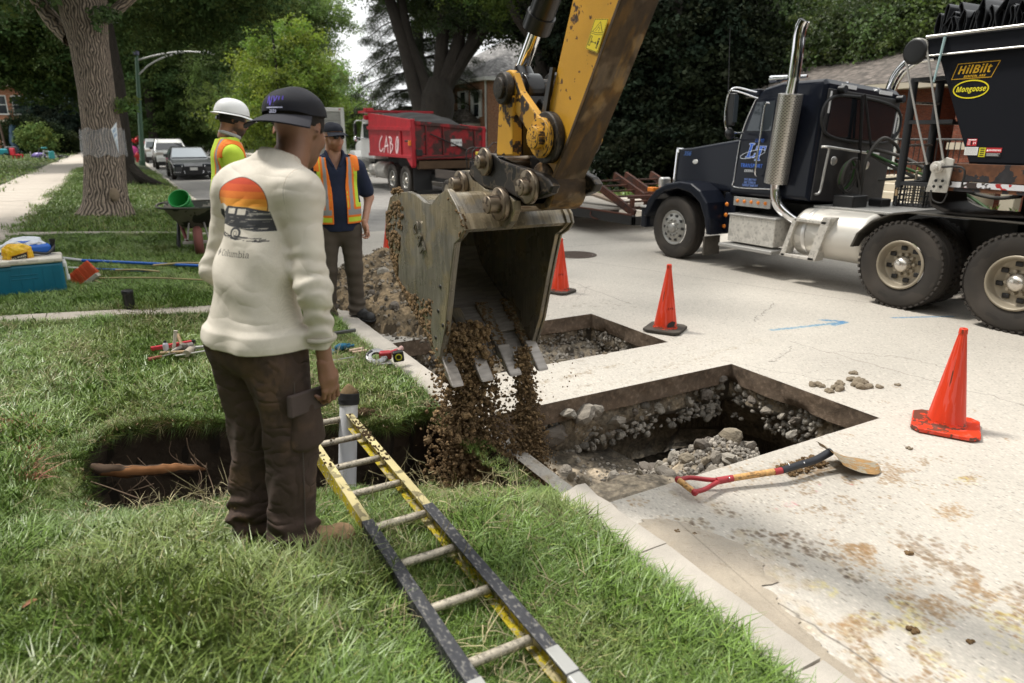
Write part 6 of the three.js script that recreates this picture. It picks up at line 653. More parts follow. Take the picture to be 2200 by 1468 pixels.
// ---------------------------------------------------------------- red dump truck, box truck, trailers, parked cars
{
const X=8.4,t=thing('dump_truck','red dump truck with white lettering and white cab parked behind the bucket','dump truck',[9.6,0,-24.5]),Q=(n,g,m,l)=>partW(t,n,g,m,l);
const redT=tex(512,512,(u,v)=>{const n=fp(u,v,5,5),k=.82+.3*(n-.4);return[192*k,26*k,44*k];}),red=M(0xffffff,.42,0,{map:redT}),dirtRed=M(0xffffff,.6,0,{map:tex(512,512,(u,v)=>{const n=fp(u,v,4,5),q=fp(u,v,14,4),k=.75+.4*(q-.4),d=sstep(.45,.62,n);return[(170-92*d)*k,(22+22*d)*k,(34+4*d)*k];})});
const prism=(pts)=>{const g=new THREE.BufferGeometry(),F=[[0,1,2,3],[4,7,6,5],[0,4,5,1],[1,5,6,2],[2,6,7,3],[3,7,4,0]],P=[];for(const f of F)for(const i of[0,1,2,0,2,3])P.push(...pts[f[i]]);g.setAttribute('position',new THREE.Float32BufferAttribute(P,3));g.computeVertexNormals();return wuv(g);};
const zf=-25.9,zr=-21.5,R=11.0;
Q('bed_side',[prism([[X,1.28,zf],[X,1.28,zr],[X,2.43,zr],[X,2.76,zf],[X+.08,1.28,zf],[X+.08,1.28,zr],[X+.08,2.43,zr],[X+.08,2.76,zf]])],red);Q('bed_side',[prism([[R-.08,1.28,zf],[R-.08,1.28,zr],[R-.08,2.22,zr],[R-.08,2.5,zf],[R,1.28,zf],[R,1.28,zr],[R,2.22,zr],[R,2.5,zf]])],red);Q('bed_floor',[b6(X+.08,R-.08,1.24,1.34,zf,zr-.12),b6(X+.08,R-.08,1.34,2.7,zf,zf+.08)],red);
Q('tailgate',[prism([[X+.1,1.2,zr-.1],[R-.1,1.2,zr-.1],[R-.1,2.22,zr-.1],[X+.1,2.4,zr-.1],[X+.1,1.2,zr],[R-.1,1.2,zr],[R-.1,2.22,zr],[X+.1,2.4,zr]])],dirtRed);
Q('tailgate_rib',[b6(X+.1,R-.1,1.22,1.34,zr,zr+.06,.01),prism([[X+.1,2.3,zr],[R-.1,2.12,zr],[R-.1,2.22,zr],[X+.1,2.4,zr],[X+.1,2.3,zr+.06],[R-.1,2.12,zr+.06],[R-.1,2.22,zr+.06],[X+.1,2.4,zr+.06]]),b6(X+.45,X+.5,1.34,2.28,zr,zr+.05,.01),b6(X+1.05,X+1.1,1.34,2.24,zr,zr+.05,.01),b6(R-.4,R-.34,1.34,2.12,zr,zr+.05,.01)],dirtRed);
Q('corner_post',[b6(X-.04,X+.1,1.0,2.46,zr-.1,zr+.03,.02),b6(R-.1,R+.04,1.1,2.24,zr-.1,zr+.03,.02)],red);Q('side_rail',[prism([[X-.06,2.18,zf],[X-.06,2.1,zr],[X-.06,2.2,zr],[X-.06,2.3,zf],[X,2.18,zf],[X,2.1,zr],[X,2.2,zr],[X,2.3,zf]]),b6(X-.05,X,1.24,1.34,zf,zr,.01),b6(X-.04,X,1.3,2.2,zr-1.05,zr-.95,.01)],red);
Q('rear_skirt',prism([[X-.03,.95,zr-.05],[X-.03,1.3,zr-.6],[X-.03,1.3,zr],[X-.03,1.1,zr],[X+.1,.95,zr-.05],[X+.1,1.3,zr-.6],[X+.1,1.3,zr],[X+.1,1.1,zr]]),red);Q('cab_guard',[b6(X,R,2.78,2.86,zf-1.2,zf+.1,.01),bx(.3,.16,.3,X+.1,2.86,zf-.2,.02),bx(.2,.16,.2,X-.02,2.6,zf-.1,.02)],red);
Q('lettering',quadX(X-.012,[[-24.9,2.1],[-22.5,2.04],[-22.5,1.3],[-24.9,1.32]]),decal(512,192,(c)=>{c.strokeStyle='#f0d4d6';c.lineWidth=14;c.lineCap='round';const L=(p)=>{c.beginPath();p.forEach(([x,y],i)=>i?c.lineTo(x,y):c.moveTo(x,y));c.stroke();};c.beginPath();c.moveTo(110,40);c.quadraticCurveTo(20,90,44,158);c.quadraticCurveTo(70,182,120,142);c.stroke();L([[140,172],[206,46],[232,170]]);L([[158,124],[236,114]]);L([[282,176],[286,36]]);c.beginPath();c.moveTo(262,44);c.quadraticCurveTo(360,40,290,96);c.quadraticCurveTo(390,104,276,176);c.stroke();c.beginPath();c.ellipse(430,104,26,70,.25,0,7);c.stroke();L([[446,62],[418,168]]);}));
Q('number_plate',[b6(9.75,10.15,1.62,1.84,zr+.012,zr+.018)],M(0xffffff,.5,0,{map:cvs(128,64,(c)=>{c.fillStyle='#d8dcdc';c.fillRect(0,0,128,64);c.fillStyle='#30343c';c.font='bold 30px sans-serif';c.fillText('52 369 H',6,44);})}));Q('gate_bar',cy([X+.6,2.0,zr+.07],[X+1.9,1.5,zr+.07],.02),frameM);Q('tail_light',[bx(.08,.16,.1,X-.07,1.72,zr-.06,.01)],amberM);Q('hinge',[bx(.22,.2,.12,X+.2,1.42,zr+.05,.03),bx(.16,.06,.3,X-.03,1.78,zr-.28,.02),bx(.16,.12,.14,R,2.12,zr-.05,.03)],frameM);
Q('chassis',[b6(9.2,9.35,.8,1.2,-29,zr-.1),b6(10.0,10.15,.8,1.2,-29,zr-.1),b6(8.9,10.6,.5,1.2,-24.2,-22.2)],frameM);for(const x of[8.5,10.2])Q('mud_flap',b6(x,x+.65,.2,1.1,zr-.28,zr-.26),rubberM);Q('rear_bumper',wuv(b6(8.6,10.8,.9,1.16,zr-.2,zr+.02,.02)),M(lin(.12,.07,.035),.8,0,{map:mottle}));
for(const z of[-23.75,-22.45]){wheel(t,8.6,.5,z,.5,.3,'drive',{rim:rimA});wheel(t,10.8,.5,z,.5,.3,'drive',{dark:true});}wheel(t,8.62,.5,-28.6,.5,.28,'steer');wheel(t,10.7,.5,-28.6,.5,.28,'steer',{dark:true});
const wt=M(lin(.72,.72,.7),.3);const cab=Q('cab',[exX([[-27.9,1.1],[-27.8,1.9],[-27.4,2.6],[-26.2,2.62],[-26.15,1.1]],8.65,10.75,.06,3)],wt);partW2(t,cab,'bonnet',exX([[-29.4,.95],[-29.4,1.6],[-29.1,1.75],[-27.8,1.88],[-27.8,.95]],8.9,10.5,.1,4),wt);partW2(t,cab,'fender',exX([[-29.3,.8],[-29.15,1.2],[-28.8,1.38],[-28.3,1.38],[-27.95,1.15],[-27.85,.75],[-28.0,.75],[-28.1,1.0],[-28.6,1.15],[-29.1,.95],[-29.2,.8]],8.5,9.1,.05,4),wt);partW2(t,cab,'window',b6(8.63,8.66,1.85,2.4,-27.3,-26.5,.01),glassSkyM);
const mi=Q('mirror',bx(.1,.42,.2,8.28,2.2,-27.2,.03),blackM);partW2(t,mi,'mirror_arm',tb([[8.65,2.5,-27],[8.3,2.48,-27.2],[8.28,1.95,-27.2],[8.65,1.85,-27]],.018,6,30),chromeM);partW2(t,mi,'round_mirror',lath([[0,.03],[.09,.02],[.1,0]],20).rotateX(1.4).translate(8.28,1.84,-27.15),chromeM);
Q('fuel_tank',lath([[0,-.55],[.25,-.53],[.31,-.48],[.31,.48],[.25,.53],[0,.55]],32).rotateX(Math.PI/2).translate(8.82,.72,-25.4),tankM);Q('air_tank',[lath([[0,-.25],[.2,-.24],[.22,-.2],[.22,.2],[0,.25]],24).rotateX(Math.PI/2).translate(8.8,.7,-26.6),b6(8.6,9.0,.42,.48,-27.4,-26.0)],tankM);
const tp=thing('load_cover','black mesh tarpaulin heaped over the load of the red dump truck','tarpaulin',[9.7,2.4,-23.8]);partW(tp,'sheet',field(X+.09,R-.09,zf+.1,zr-.12,.1,(x,z)=>2.2+.52*Math.max(0,1 -((x-9.7)/ 1.4)**4)*Math.sin(Math.min(1,(zr-z)/ 2.6)*1.57)- .2*sstep(9.7,R,x)+ .12*(fbm(x*2,z*2,3,3)- .5)+ .03*Math.sin(z*9+x*2)),M(lin(.012,.012,.013),.95));}
{
const t=thing('box_truck','grey white box truck parked between the man in the polo and the red truck','box truck',[9.9,0,-39]),wm=M(lin(.5,.5,.47),.5,0,{map:mottle}),Q=(n,g,m)=>partW(t,n,g,m);
Q('cargo_box',[wuv(b6(8.7,11.1,.95,3.35,-43,-38.5))],wm);Q('rear_frame',[b6(8.66,8.86,.9,3.42,-38.5,-38.4,.02),b6(10.94,11.14,.9,3.42,-38.5,-38.4,.02),b6(8.86,10.94,3.22,3.42,-38.5,-38.4,.02),b6(8.86,10.94,.85,1.0,-38.5,-38.35,.02)],white);Q('rear_door',[0,1,2,3,4].map((i)=>b6(8.88,10.92,1.02+i*.44,1.44+i*.44,-38.49,-38.45,.01)),wm);Q('marker_light',[8.9,9.9,10.9].map((x)=>bx(.1,.05,.02,x,3.34,-38.39)),redLM);for(const x of[8.95,10.85])wheel(t,x,.42,-40,.42,.3,'car',{});Q('chassis',b6(9.2,10.6,.5,.9,-45,-38.6),frameM);Q('cab',exX([[-45.4,.6],[-45.3,1.6],[-44.8,2.3],[-43.1,2.3],[-43.1,.6]],8.85,10.95,.08,3),white);}
{
const t=thing('utility_trailer','low trailer with striped bumper behind the red dump truck carrying machines','trailer',[10,0,-18.8]),Q=(n,g,m)=>partW(t,n,g,m),wd=M(lin(.07,.055,.045),.85,0,{map:mottle});
const z0=-20.8,z1=-18.2,x0=8.9,x1=10.9;for(let i=0;i<8;i++)Q('deck_board',wuv(b6(x0+i*.25,x0+.242+i*.25,.72,.78,z0,z1-.02,.006)),wd);Q('side_board',[b6(x0-.04,x0,.66,.92,z0,z1,.01),b6(x1,x1+.04,.66,.92,z0,z1,.01),b6(x0,x1,.66,.9,z1-.02,z1+.02,.01)],wd);Q('bumper',b6(x0,x1,.44,.58,z1-.05,z1+.02,.01),M(lin(.5,.5,.5),.5));Q('red_reflector',[0,1,2].map((i)=>b6(x0+.1+i*.72,x0+.34+i*.72,.46,.56,z1+.021,z1+.026)),redLM);Q('frame',[b6(x0+.2,x0+.3,.5,.7,z0-1,z1),b6(x1-.3,x1-.2,.5,.7,z0-1,z1)],frameM);for(const x of[x0-.1,x1+.1])wheel(t,x,.33,-19.6,.33,.2,'car');
const c=thing('plate_compactor','yellow and black plate compactor on the small trailer behind the red truck','compactor',[9.35,.78,-18.7]),C2=(n,g,m)=>part(c,n,g,m),ylw=M(lin(.55,.42,.03),.5);C2('base_plate',[b6(-.3,.35,0,.06,-.4,.4,.02),b6(-.3,.35,.06,.14,.3,.42,.02)],ylw);C2('engine',[bx(.4,.3,.4,0,.3,0,.04),bx(.2,.2,.3,.05,.52,0,.05)],blackM);C2('air_filter',bx(.16,.1,.16,0,.66,.05,.03),ylw);C2('roll_cage',[tb([[-.25,.1,.25],[-.25,.75,.2],[.25,.75,.2],[.25,.1,.25]],.02,7,40),tb([[-.25,.1,-.2],[-.25,.75,-.2],[.25,.75,-.2],[.25,.1,-.2]],.02,7,40)],frameM);C2('handle',[tb([[.1,.3,-.3],[.6,.9,-.3],[.8,.95,-.3],[.85,.95,.2],[.6,.9,.25],[.2,.3,.25]],.018,7,50)],frameM);
const o=thing('engine_compressor','orange machine with a coil of black hose on the small trailer','compressor',[10.35,.78,-18.6]),O=(n,g,m)=>part(o,n,g,m);O('housing',[exX([[-.5,0],[-.5,.36],[.2,.42],[.6,.36],[.6,0]],-.5,.55,.03)],M(lin(.8,.11,.02),.4));O('panel_label',b6(-.515,-.505,.1,.28,-.1,.02),white);O('hose_coil',Array.from({length:5},(_,i)=>new THREE.TorusGeometry(.3-.012*i,.022,8,30).rotateX(1.57+.08*i).translate(.05,.47+.03*i,0)),rubberM);O('foot',[bx(.1,.08,.1,-.35,-.0,.6,.01)],M(lin(.5,.6,.02),.5));}
{
const t=thing('equipment_trailer','rusty trailer with plank deck and tilted steel ramps ahead of the semi truck','trailer',[9.3,0,-12]),Q=(n,g,m,l)=>partW(t,n,g,m,l),rs=M(0xffffff,.85,0,{map:tex(512,512,(u,v)=>{const n=fp(u,v,6,5),k=.7+.5*fp(u,v,20,3);return n>.55?[84*k,46*k,30*k]:[62*k,40*k,32*k];})}),pk=M(lin(.34,.31,.27),.9,0,{map:mottle});
const x0=8.35,x1=10.4,z0=-15.2,z1=-10.2;Q('side_rail',[wuv(b6(x0,x0+.06,.3,.48,z0,z1,.006)),wuv(b6(x1-.06,x1,.3,.48,z0,z1,.006)),wuv(b6(x0,x1,.3,.46,z1-.06,z1,.006))],frameM);Q('rub_rail',cy([x0-.05,.5,z0],[x0-.05,.5,z1],.02,.02,8),rs);
for(let i=0;i<8;i++)Q('plank',wuv(b6(x0+.08+i*.245,x0+.315+i*.245,.46,.5,z0,-11.4,.006)),pk);Q('loose_plank',[wuv(bx(.24,.05,2.2,0,0,0,.01).rotateX(.16).rotateY(.1).translate(9.0,.72,-12.4))],M(lin(.4,.3,.22),.85,0,{map:mottle}));
const ramp=(xa,xb,n)=>{const a=(x)=>V(x,.5,-10.35),b=(x)=>V(x,1.12,-12.0),W=[];const st=(x)=>{const p=a(x),q=b(x),g=new THREE.BoxGeometry(.06,.14,p.distanceTo(q));g.applyQuaternion(new THREE.Quaternion().setFromUnitVectors(V(0,0,1),p.clone().sub(q).normalize()));const m=p.lerp(q,.5);return wuv(g.translate(m.x,m.y,m.z));};const R0=Q('ramp',[st(xa),st(xb)],rs);for(let i=1;i<n;i++){const p=a(xa).lerp(b(xa),i/n),q=a(xb).lerp(b(xb),i/n);W.push(cy(p,q,.022,.022,6));partW2(t,R0,'ramp_rung',W[W.length-1],rs);}partW2(t,R0,'ramp_foot',[b6(xa-.02,xa+.05,.3,.78,-10.5,-10.42,.01),b6(xb-.05,xb+.02,.5,.84,-10.95,-10.87,.01),b6(xa,xb,.76,.82,-10.6,-10.5,.01)],rs);};
ramp(8.5,9.25,7);ramp(9.55,10.25,7);
Q('end_stand',[bx(.07,.5,.07,8.42,.72,-12.9).rotateX(0),bx(.07,.5,.07,8.42,.72,-12.2),b6(8.38,8.46,.92,1.0,-13.0,-12.1,.01)],rs);Q('reflector',[quadX(x0-.004,[[-12.9,.46],[-12.7,.46],[-12.7,.34],[-12.9,.34]]),quadX(x0-.004,[[-12.6,.46],[-12.4,.46],[-12.4,.34],[-12.6,.34]])],M(lin(.6,.6,.6),.4));for(const z of[-14.3,-13.5]){wheel(t,x0+.1,.3,z,.3,.2,'car');wheel(t,x1-.1,.3,z,.3,.2,'car');}Q('chain',tb([[8.4,.5,-11.6],[8.3,.36,-11.5],[8.36,.3,-11.3]],.014,6),rs);}
function car(label,pos,o,turn=0,name='parked_car',group){
const t=thing(name,label,'car',pos,turn,group),W=o.w/2,paint=new THREE.MeshPhysicalMaterial({color:o.col,roughness:.3,clearcoat:.8,clearcoatRoughness:.06,side:THREE.DoubleSide}),trim=o.trim??blackM;
const shape=(pts,x0,x1,bev,tp)=>{const g=exX(pts,x0,x1,bev,4),P=g.attributes.position;for(let i=0;i<P.count;i++){const y=P.getY(i),z=P.getZ(i),k=1-tp*sstep(o.belt,o.h,y)- .1*sstep(o.len*.5-.9,o.len*.5,Math.abs(z))**1.5;P.setX(i,P.getX(i)*k);}g.computeVertexNormals();return g;};
const body=part(t,'body',shape(o.body,-W,W,.09,.0),paint);part(t,'cabin',shape(o.cabin,-W*.96,W*.96,.07,o.tp??.22),o.roofM??paint);
const gl=(pts,lab)=>{const g=new THREE.BufferGeometry();g.setAttribute('position',new THREE.Float32BufferAttribute([0,1,2,0,2,3].flatMap((i)=>pts[i]),3));g.computeVertexNormals();return part(t,lab,g,o.glass??glassSkyM);};
const[a,b]=o.ws,k0=W*.84,k1=W*(.92 -(o.tp??.22));gl([[-k0,a[1],a[0]],[k0,a[1],a[0]],[k1,b[1],b[0]],[-k1,b[1],b[0]]],'windscreen');
for(const s of[-1,1]){const xb=s*(W*.97+.004),xt=s*(W*(.975 -(o.tp??.22))+ .004);gl([[xb,o.belt+.04,a[0]- .2],[xb,o.belt+.04,-o.len*.28],[xt,o.h-.1,-o.len*.2],[xt,o.h-.1,b[0]- .12]],'side_window');part(t,'mirror',bx(.2,.14,.12,s*(W+.08),o.belt+.1,a[0]- .3,.04),o.mir??paint);part(t,'headlight',o.hl(s),o.hlM??glassSkyM);for(const z of[o.len*.5-.85,-o.len*.5+.9]){const w=wheel(t,pos[0],0,pos[2],o.r,.22,'car',{rim:rimA});w.position.set(s*(W-.1),o.r,z);if(s>0)w.rotation.y=Math.PI;}}
part(t,'grille',o.grille,trim);part(t,'bumper_trim',o.bump,o.bumpM??chromeM);if(o.rails)part(t,'roof_rail',[-1,1].map((s)=>bx(.05,.05,o.len*.42,s*W*.66,o.h+.02,-o.len*.12,.02)),blackM);part(t,'number_plate',bx(.32,.12,.02,0,o.plate??.5,o.len/2+.02,.005),white);return t;}
const sedan={w:1.84,h:1.46,len:4.9,r:.34,belt:.98,col:lin(.03,.032,.036),body:[[-2.4,.3],[-2.42,.8],[-2.3,.98],[-1.2,1.0],[.75,.98],[1.5,.9],[2.2,.76],[2.42,.6],[2.42,.28],[2.2,.2],[-2.2,.2]],cabin:[[-2.0,.9],[-1.3,1.36],[-.5,1.46],[.1,1.42],[1.05,.93]],ws:[[.98,.99],[.16,1.4]],hl:(s)=>[bx(.46,.09,.2,s*.62,.68,2.3,.03).rotateZ(0),bx(.3,.05,.1,s*.66,.52,2.36,.02)],grille:[ext(shp([[-.6,.24],[.6,.24],[.46,.62],[-.46,.62]]),.05,.01).translate(0,0,2.4)],bump:[bx(.5,.03,.04,-.62,.36,2.42,.01),bx(.5,.03,.04,.62,.36,2.42,.01),tb([[-.5,.66,2.4],[-.38,.3,2.45]],.02,6),tb([[.5,.66,2.4],[.38,.3,2.45]],.02,6)]};
const suv={w:1.98,h:1.8,len:4.9,r:.38,belt:1.15,col:lin(.78,.78,.75),rails:1,body:[[-2.4,.4],[-2.42,1.0],[-2.3,1.15],[.9,1.15],[1.9,1.08],[2.35,.98],[2.45,.7],[2.42,.45],[2.2,.42],[-2.2,.42]],cabin:[[-2.35,1.1],[-2.15,1.7],[-1.6,1.8],[.2,1.78],[1.15,1.1]],ws:[[1.1,1.16],[.3,1.7]],glass:glassM,hl:(s)=>[bx(.42,.2,.16,s*.7,.93,2.32,.05)],hlM:M(lin(.5,.45,.4),.2),grille:[bx(.8,.08,.05,0,.92,2.44,.02)],bump:[bx(1.7,.26,.06,0,.36,2.4,.04)],bumpM:blackM,mir:blackM,plate:.62};
car('black sedan with pale windscreen, nearest of the cars parked along the left curb',[3.1,0,-38.0],{...sedan,glass:M(lin(.35,.38,.4),.04,.5)});
car('white sport utility car with black mirrors parked right behind the black sedan',[3.1,0,-50.4],suv);
car('white car with narrow front, third in the row along the left curb',[2.95,0,-62.5],{...suv,rails:0,w:1.86,h:1.82,col:lin(.66,.67,.66),glass:M(lin(.3,.33,.35),.05,.4)});
car('dark car at the end of the parked row, behind the green lamp post',[2.9,0,-76],{...suv,col:lin(.03,.035,.045),rails:0});
car('dark blue car waiting farther up the street, left of the curved lamp',[9.8,0,-110],{...sedan,col:lin(.05,.06,.08),glass:M(lin(.3,.33,.35),.05,.4)});car('black car beside the waiting blue car far up the street',[13,0,-113],{...sedan,col:lin(.02,.02,.022)});
car('silver car far away at the left of the red balloon',[-.6,.2,-125],{...suv,col:lin(.5,.52,.54),rails:0});
// ---------------------------------------------------------------- street furniture
{
const g=M(lin(.045,.1,.06),.5),gy=M(lin(.42,.42,.41),.4,.3);const b=at(306,355,.18),D=43.81,top=atD(293,118,D);
const t=thing('street_lamp','green steel lamp post with two curved arms reaching over the parked cars','street lamp',b.toArray());partW(t,'pole',[cy([b.x,b.y-.1,b.z],[top.x,top.y,top.z],.16,.1,14),cy([b.x,b.y-.1,b.z],[b.x,b.y+.3,b.z],.2,.19,14)],g);const A=(l)=>l.map(([u,v])=>atD(u,v,D));partW(t,'arm',[tb(A([[296,129],[330,120],[370,113],[405,111],[435,113]]),.05,7),tb(A([[298,160],[320,140],[350,124],[385,114],[410,111]]),.045,7)],gy);const h=A([[446,114]])[0];partW(t,'lamp_head',[bx(.8,.16,.28,h.x,h.y,h.z,.06),cy([h.x-.12,h.y+.05,h.z],[h.x-.12,h.y+.2,h.z],.06)],gy);partW(t,'pole_cap',cy([top.x,top.y,top.z],[top.x,top.y+.22,top.z],.16),M(lin(.1,.1,.16),.5));
const D2=150,q=(l)=>l.map(([u,v])=>atD(u,v,D2)),t2=thing('street_lamp','slim grey lamp post with one curved arm above the cars far up the street','street lamp',[q([[441,310]])[0].x,0,q([[441,310]])[0].z]);const p0=q([[441,310]])[0];partW(t2,'pole',[tb([[p0.x,0,p0.z],...q([[440,290],[439,272],[434,258],[424,249],[412,245]])],.2,8,60)],gy);partW(t2,'lamp_head',bx(2.2,.3,.6,...q([[400,244]])[0].toArray(),.1),gy);
const D3=70,s=atD(391,285,D3),t3=thing('warning_sign','small orange diamond warning sign on a post above the parked cars','road sign',[s.x,.2,s.z]);partW(t3,'sign_plate',new THREE.BoxGeometry(.5,.5,.02).rotateZ(Math.PI/4).translate(s.x,s.y,s.z),M(lin(.75,.36,.02),.5));partW(t3,'post',cy([s.x,.1,s.z-.03],[s.x,s.y+.2,s.z-.03],.03),gy);
const s4=atD(328,297,75),t4=thing('crossing_sign','small lime green sign far up the street above the white cars','road sign',[s4.x,.1,s4.z]);partW(t4,'sign_plate',new THREE.BoxGeometry(.22,.26,.02).translate(s4.x,s4.y,s4.z),M(lin(.5,.7,.03),.5));partW(t4,'post',cy([s4.x,0,s4.z-.03],[s4.x,s4.y,s4.z-.03],.03),gy);
const hy=at(300,349,.15),t5=thing('fire_hydrant','red fire hydrant beside the green lamp post','fire hydrant',[hy.x-.1,.13,hy.z]);part(t5,'barrel',lath([[.16,0],[.16,.06],[.12,.08],[.12,.5],[.15,.52],[.15,.56],[.12,.6],[.06,.7],[.03,.74],[0,.74]],20),redLM);part(t5,'nozzle',[cy([-.22,.42,0],[.22,.42,0],.06),cy([0,.38,0],[0,.38,.2],.07)],redLM);
const bl=[[300,293],[294,304],[288,302],[297,298]].map(([u,v])=>atD(u,v,64)),t6=thing('balloons','bunch of red balloons tied beside the green lamp post','balloons',[bl[0].x,.2,bl[0].z]);bl.forEach((p,i)=>partW(t6,'balloon',new THREE.SphereGeometry(.2+.03*(i % 2),16,12).scale(1,1.2,1).translate(p.x,p.y,p.z),M(lin(.7,.01,.02),.3)));partW(t6,'string',cy([bl[1].x,.2,bl[1].z],[bl[1].x,bl[1].y,bl[1].z],.006,.006,5),white);}
// ---------------------------------------------------------------- people
const sm=(a,b,k)=>{const h=Math.max(0,k-Math.abs(a-b))/ k;return Math.min(a,b)- h*h*k*.25;};
function net(f,lo,hi,c,colour){
const n=[0,1,2].map((i)=>Math.ceil((hi[i]- lo[i])/ c)+ 1),[nx,ny,nz]=n,F=new Float32Array(nx*ny*nz),id=(i,j,k)=>(k*ny+j)*nx+i;
for(let k=0;k<nz;k++)for(let j=0;j<ny;j++)for(let i=0;i<nx;i++)F[id(i,j,k)]=f(lo[0]+ i*c,lo[1]+ j*c,lo[2]+ k*c);
const vi=new Int32Array(nx*ny*nz).fill(-1),P=[],I=[];
for(let k=0;k+1<nz;k++)for(let j=0;j+1<ny;j++)for(let i=0;i+1<nx;i++){
let s=0,x=0,y=0,z=0,m=0;const v=[];for(let q=0;q<8;q++){const w=F[id(i +(q & 1),j +(q>>1 & 1),k +(q>>2))];v.push(w);if(w<0)m++;}if(m===0||m===8)continue;
for(const[a,b]of NE)if((v[a]<0)!==(v[b]<0)){const t=v[a]/(v[a]- v[b]);x +=(a & 1)+((b & 1)-(a & 1))*t;y +=(a>>1 & 1)+((b>>1 & 1)-(a>>1 & 1))*t;z +=(a>>2)+((b>>2)-(a>>2))*t;s++;}
vi[id(i,j,k)]=P.length/3;P.push(lo[0]+(i+x/s)*c,lo[1]+(j+y/s)*c,lo[2]+(k+z/s)*c);}
const quad=(a,b,d,e,fl)=>{if(a<0||b<0||d<0||e<0)return;fl?I.push(a,b,d,a,d,e):I.push(a,d,b,a,e,d);};
for(let k=1;k+1<nz;k++)for(let j=1;j+1<ny;j++)for(let i=1;i+1<nx;i++){const a=F[id(i,j,k)]<0;
if(a!==F[id(i+1,j,k)]<0)quad(vi[id(i,j-1,k-1)],vi[id(i,j,k-1)],vi[id(i,j,k)],vi[id(i,j-1,k)],a);
if(a!==F[id(i,j+1,k)]<0)quad(vi[id(i-1,j,k-1)],vi[id(i-1,j,k)],vi[id(i,j,k)],vi[id(i,j,k-1)],a);
if(a!==F[id(i,j,k+1)]<0)quad(vi[id(i-1,j-1,k)],vi[id(i,j-1,k)],vi[id(i,j,k)],vi[id(i-1,j,k)],a);}
const g=new THREE.BufferGeometry();g.setAttribute('position',new THREE.Float32BufferAttribute(P,3));g.setIndex(I);
const N=new Float32Array(P.length),e=c*.6;for(let i=0;i<P.length;i +=3){const[x,y,z]=[P[i],P[i+1],P[i+2]];let a=f(x+e,y,z)- f(x-e,y,z),b=f(x,y+e,z)- f(x,y-e,z),d=f(x,y,z+e)- f(x,y,z-e);const l=Math.hypot(a,b,d)||1;N[i]=a/l;N[i+1]=b/l;N[i+2]=d/l;}g.setAttribute('normal',new THREE.BufferAttribute(N,3));
if(colour){const C=new Float32Array(P.length);for(let i=0;i<P.length;i +=3)C.set(colour(P[i],P[i+1],P[i+2],N[i],N[i+1],N[i+2]),i);g.setAttribute('color',new THREE.BufferAttribute(C,3));}
return g;}
const NE=[[0,1],[2,3],[4,5],[6,7],[0,2],[1,3],[4,6],[5,7],[0,4],[1,5],[2,6],[3,7]];
const cap3=(a,b,ra,rb,fz=1)=>{const dx=b[0]- a[0],dy=b[1]- a[1],dz=(b[2]- a[2])/ fz,L=dx*dx+dy*dy+dz*dz;return(x,y,z)=>{const px=x-a[0],py=y-a[1],pz=(z-a[2])/ fz,t=Math.min(1,Math.max(0,(px*dx+py*dy+pz*dz)/ L));return(Math.hypot(px-dx*t,py-dy*t,pz-dz*t)- ra -(rb-ra)*t)*Math.min(1,fz*1.1);};};
const ell=(c,r)=>{const m=Math.min(...r);return(x,y,z)=>{const a=(x-c[0])/ r[0],b=(y-c[1])/ r[1],d=(z-c[2])/ r[2],l=Math.hypot(a,b,d);return(l-1)*(l<.6?m:Math.hypot(x-c[0],y-c[1],z-c[2])/ Math.max(l,1e-6));};};
const uni=(l,k)=>(x,y,z)=>{let d=l[0](x,y,z);for(let i=1;i<l.length;i++)d=sm(d,l[i](x,y,z),k);return d;};
const mix3=(a,b,t)=>a.map((v,i)=>v +(b[i]- v)*t);
const skinM=(o={})=>M(0xffffff,.48,0,{vertexColors:true,bumpMap:grainB,bumpScale:.0003,...o});
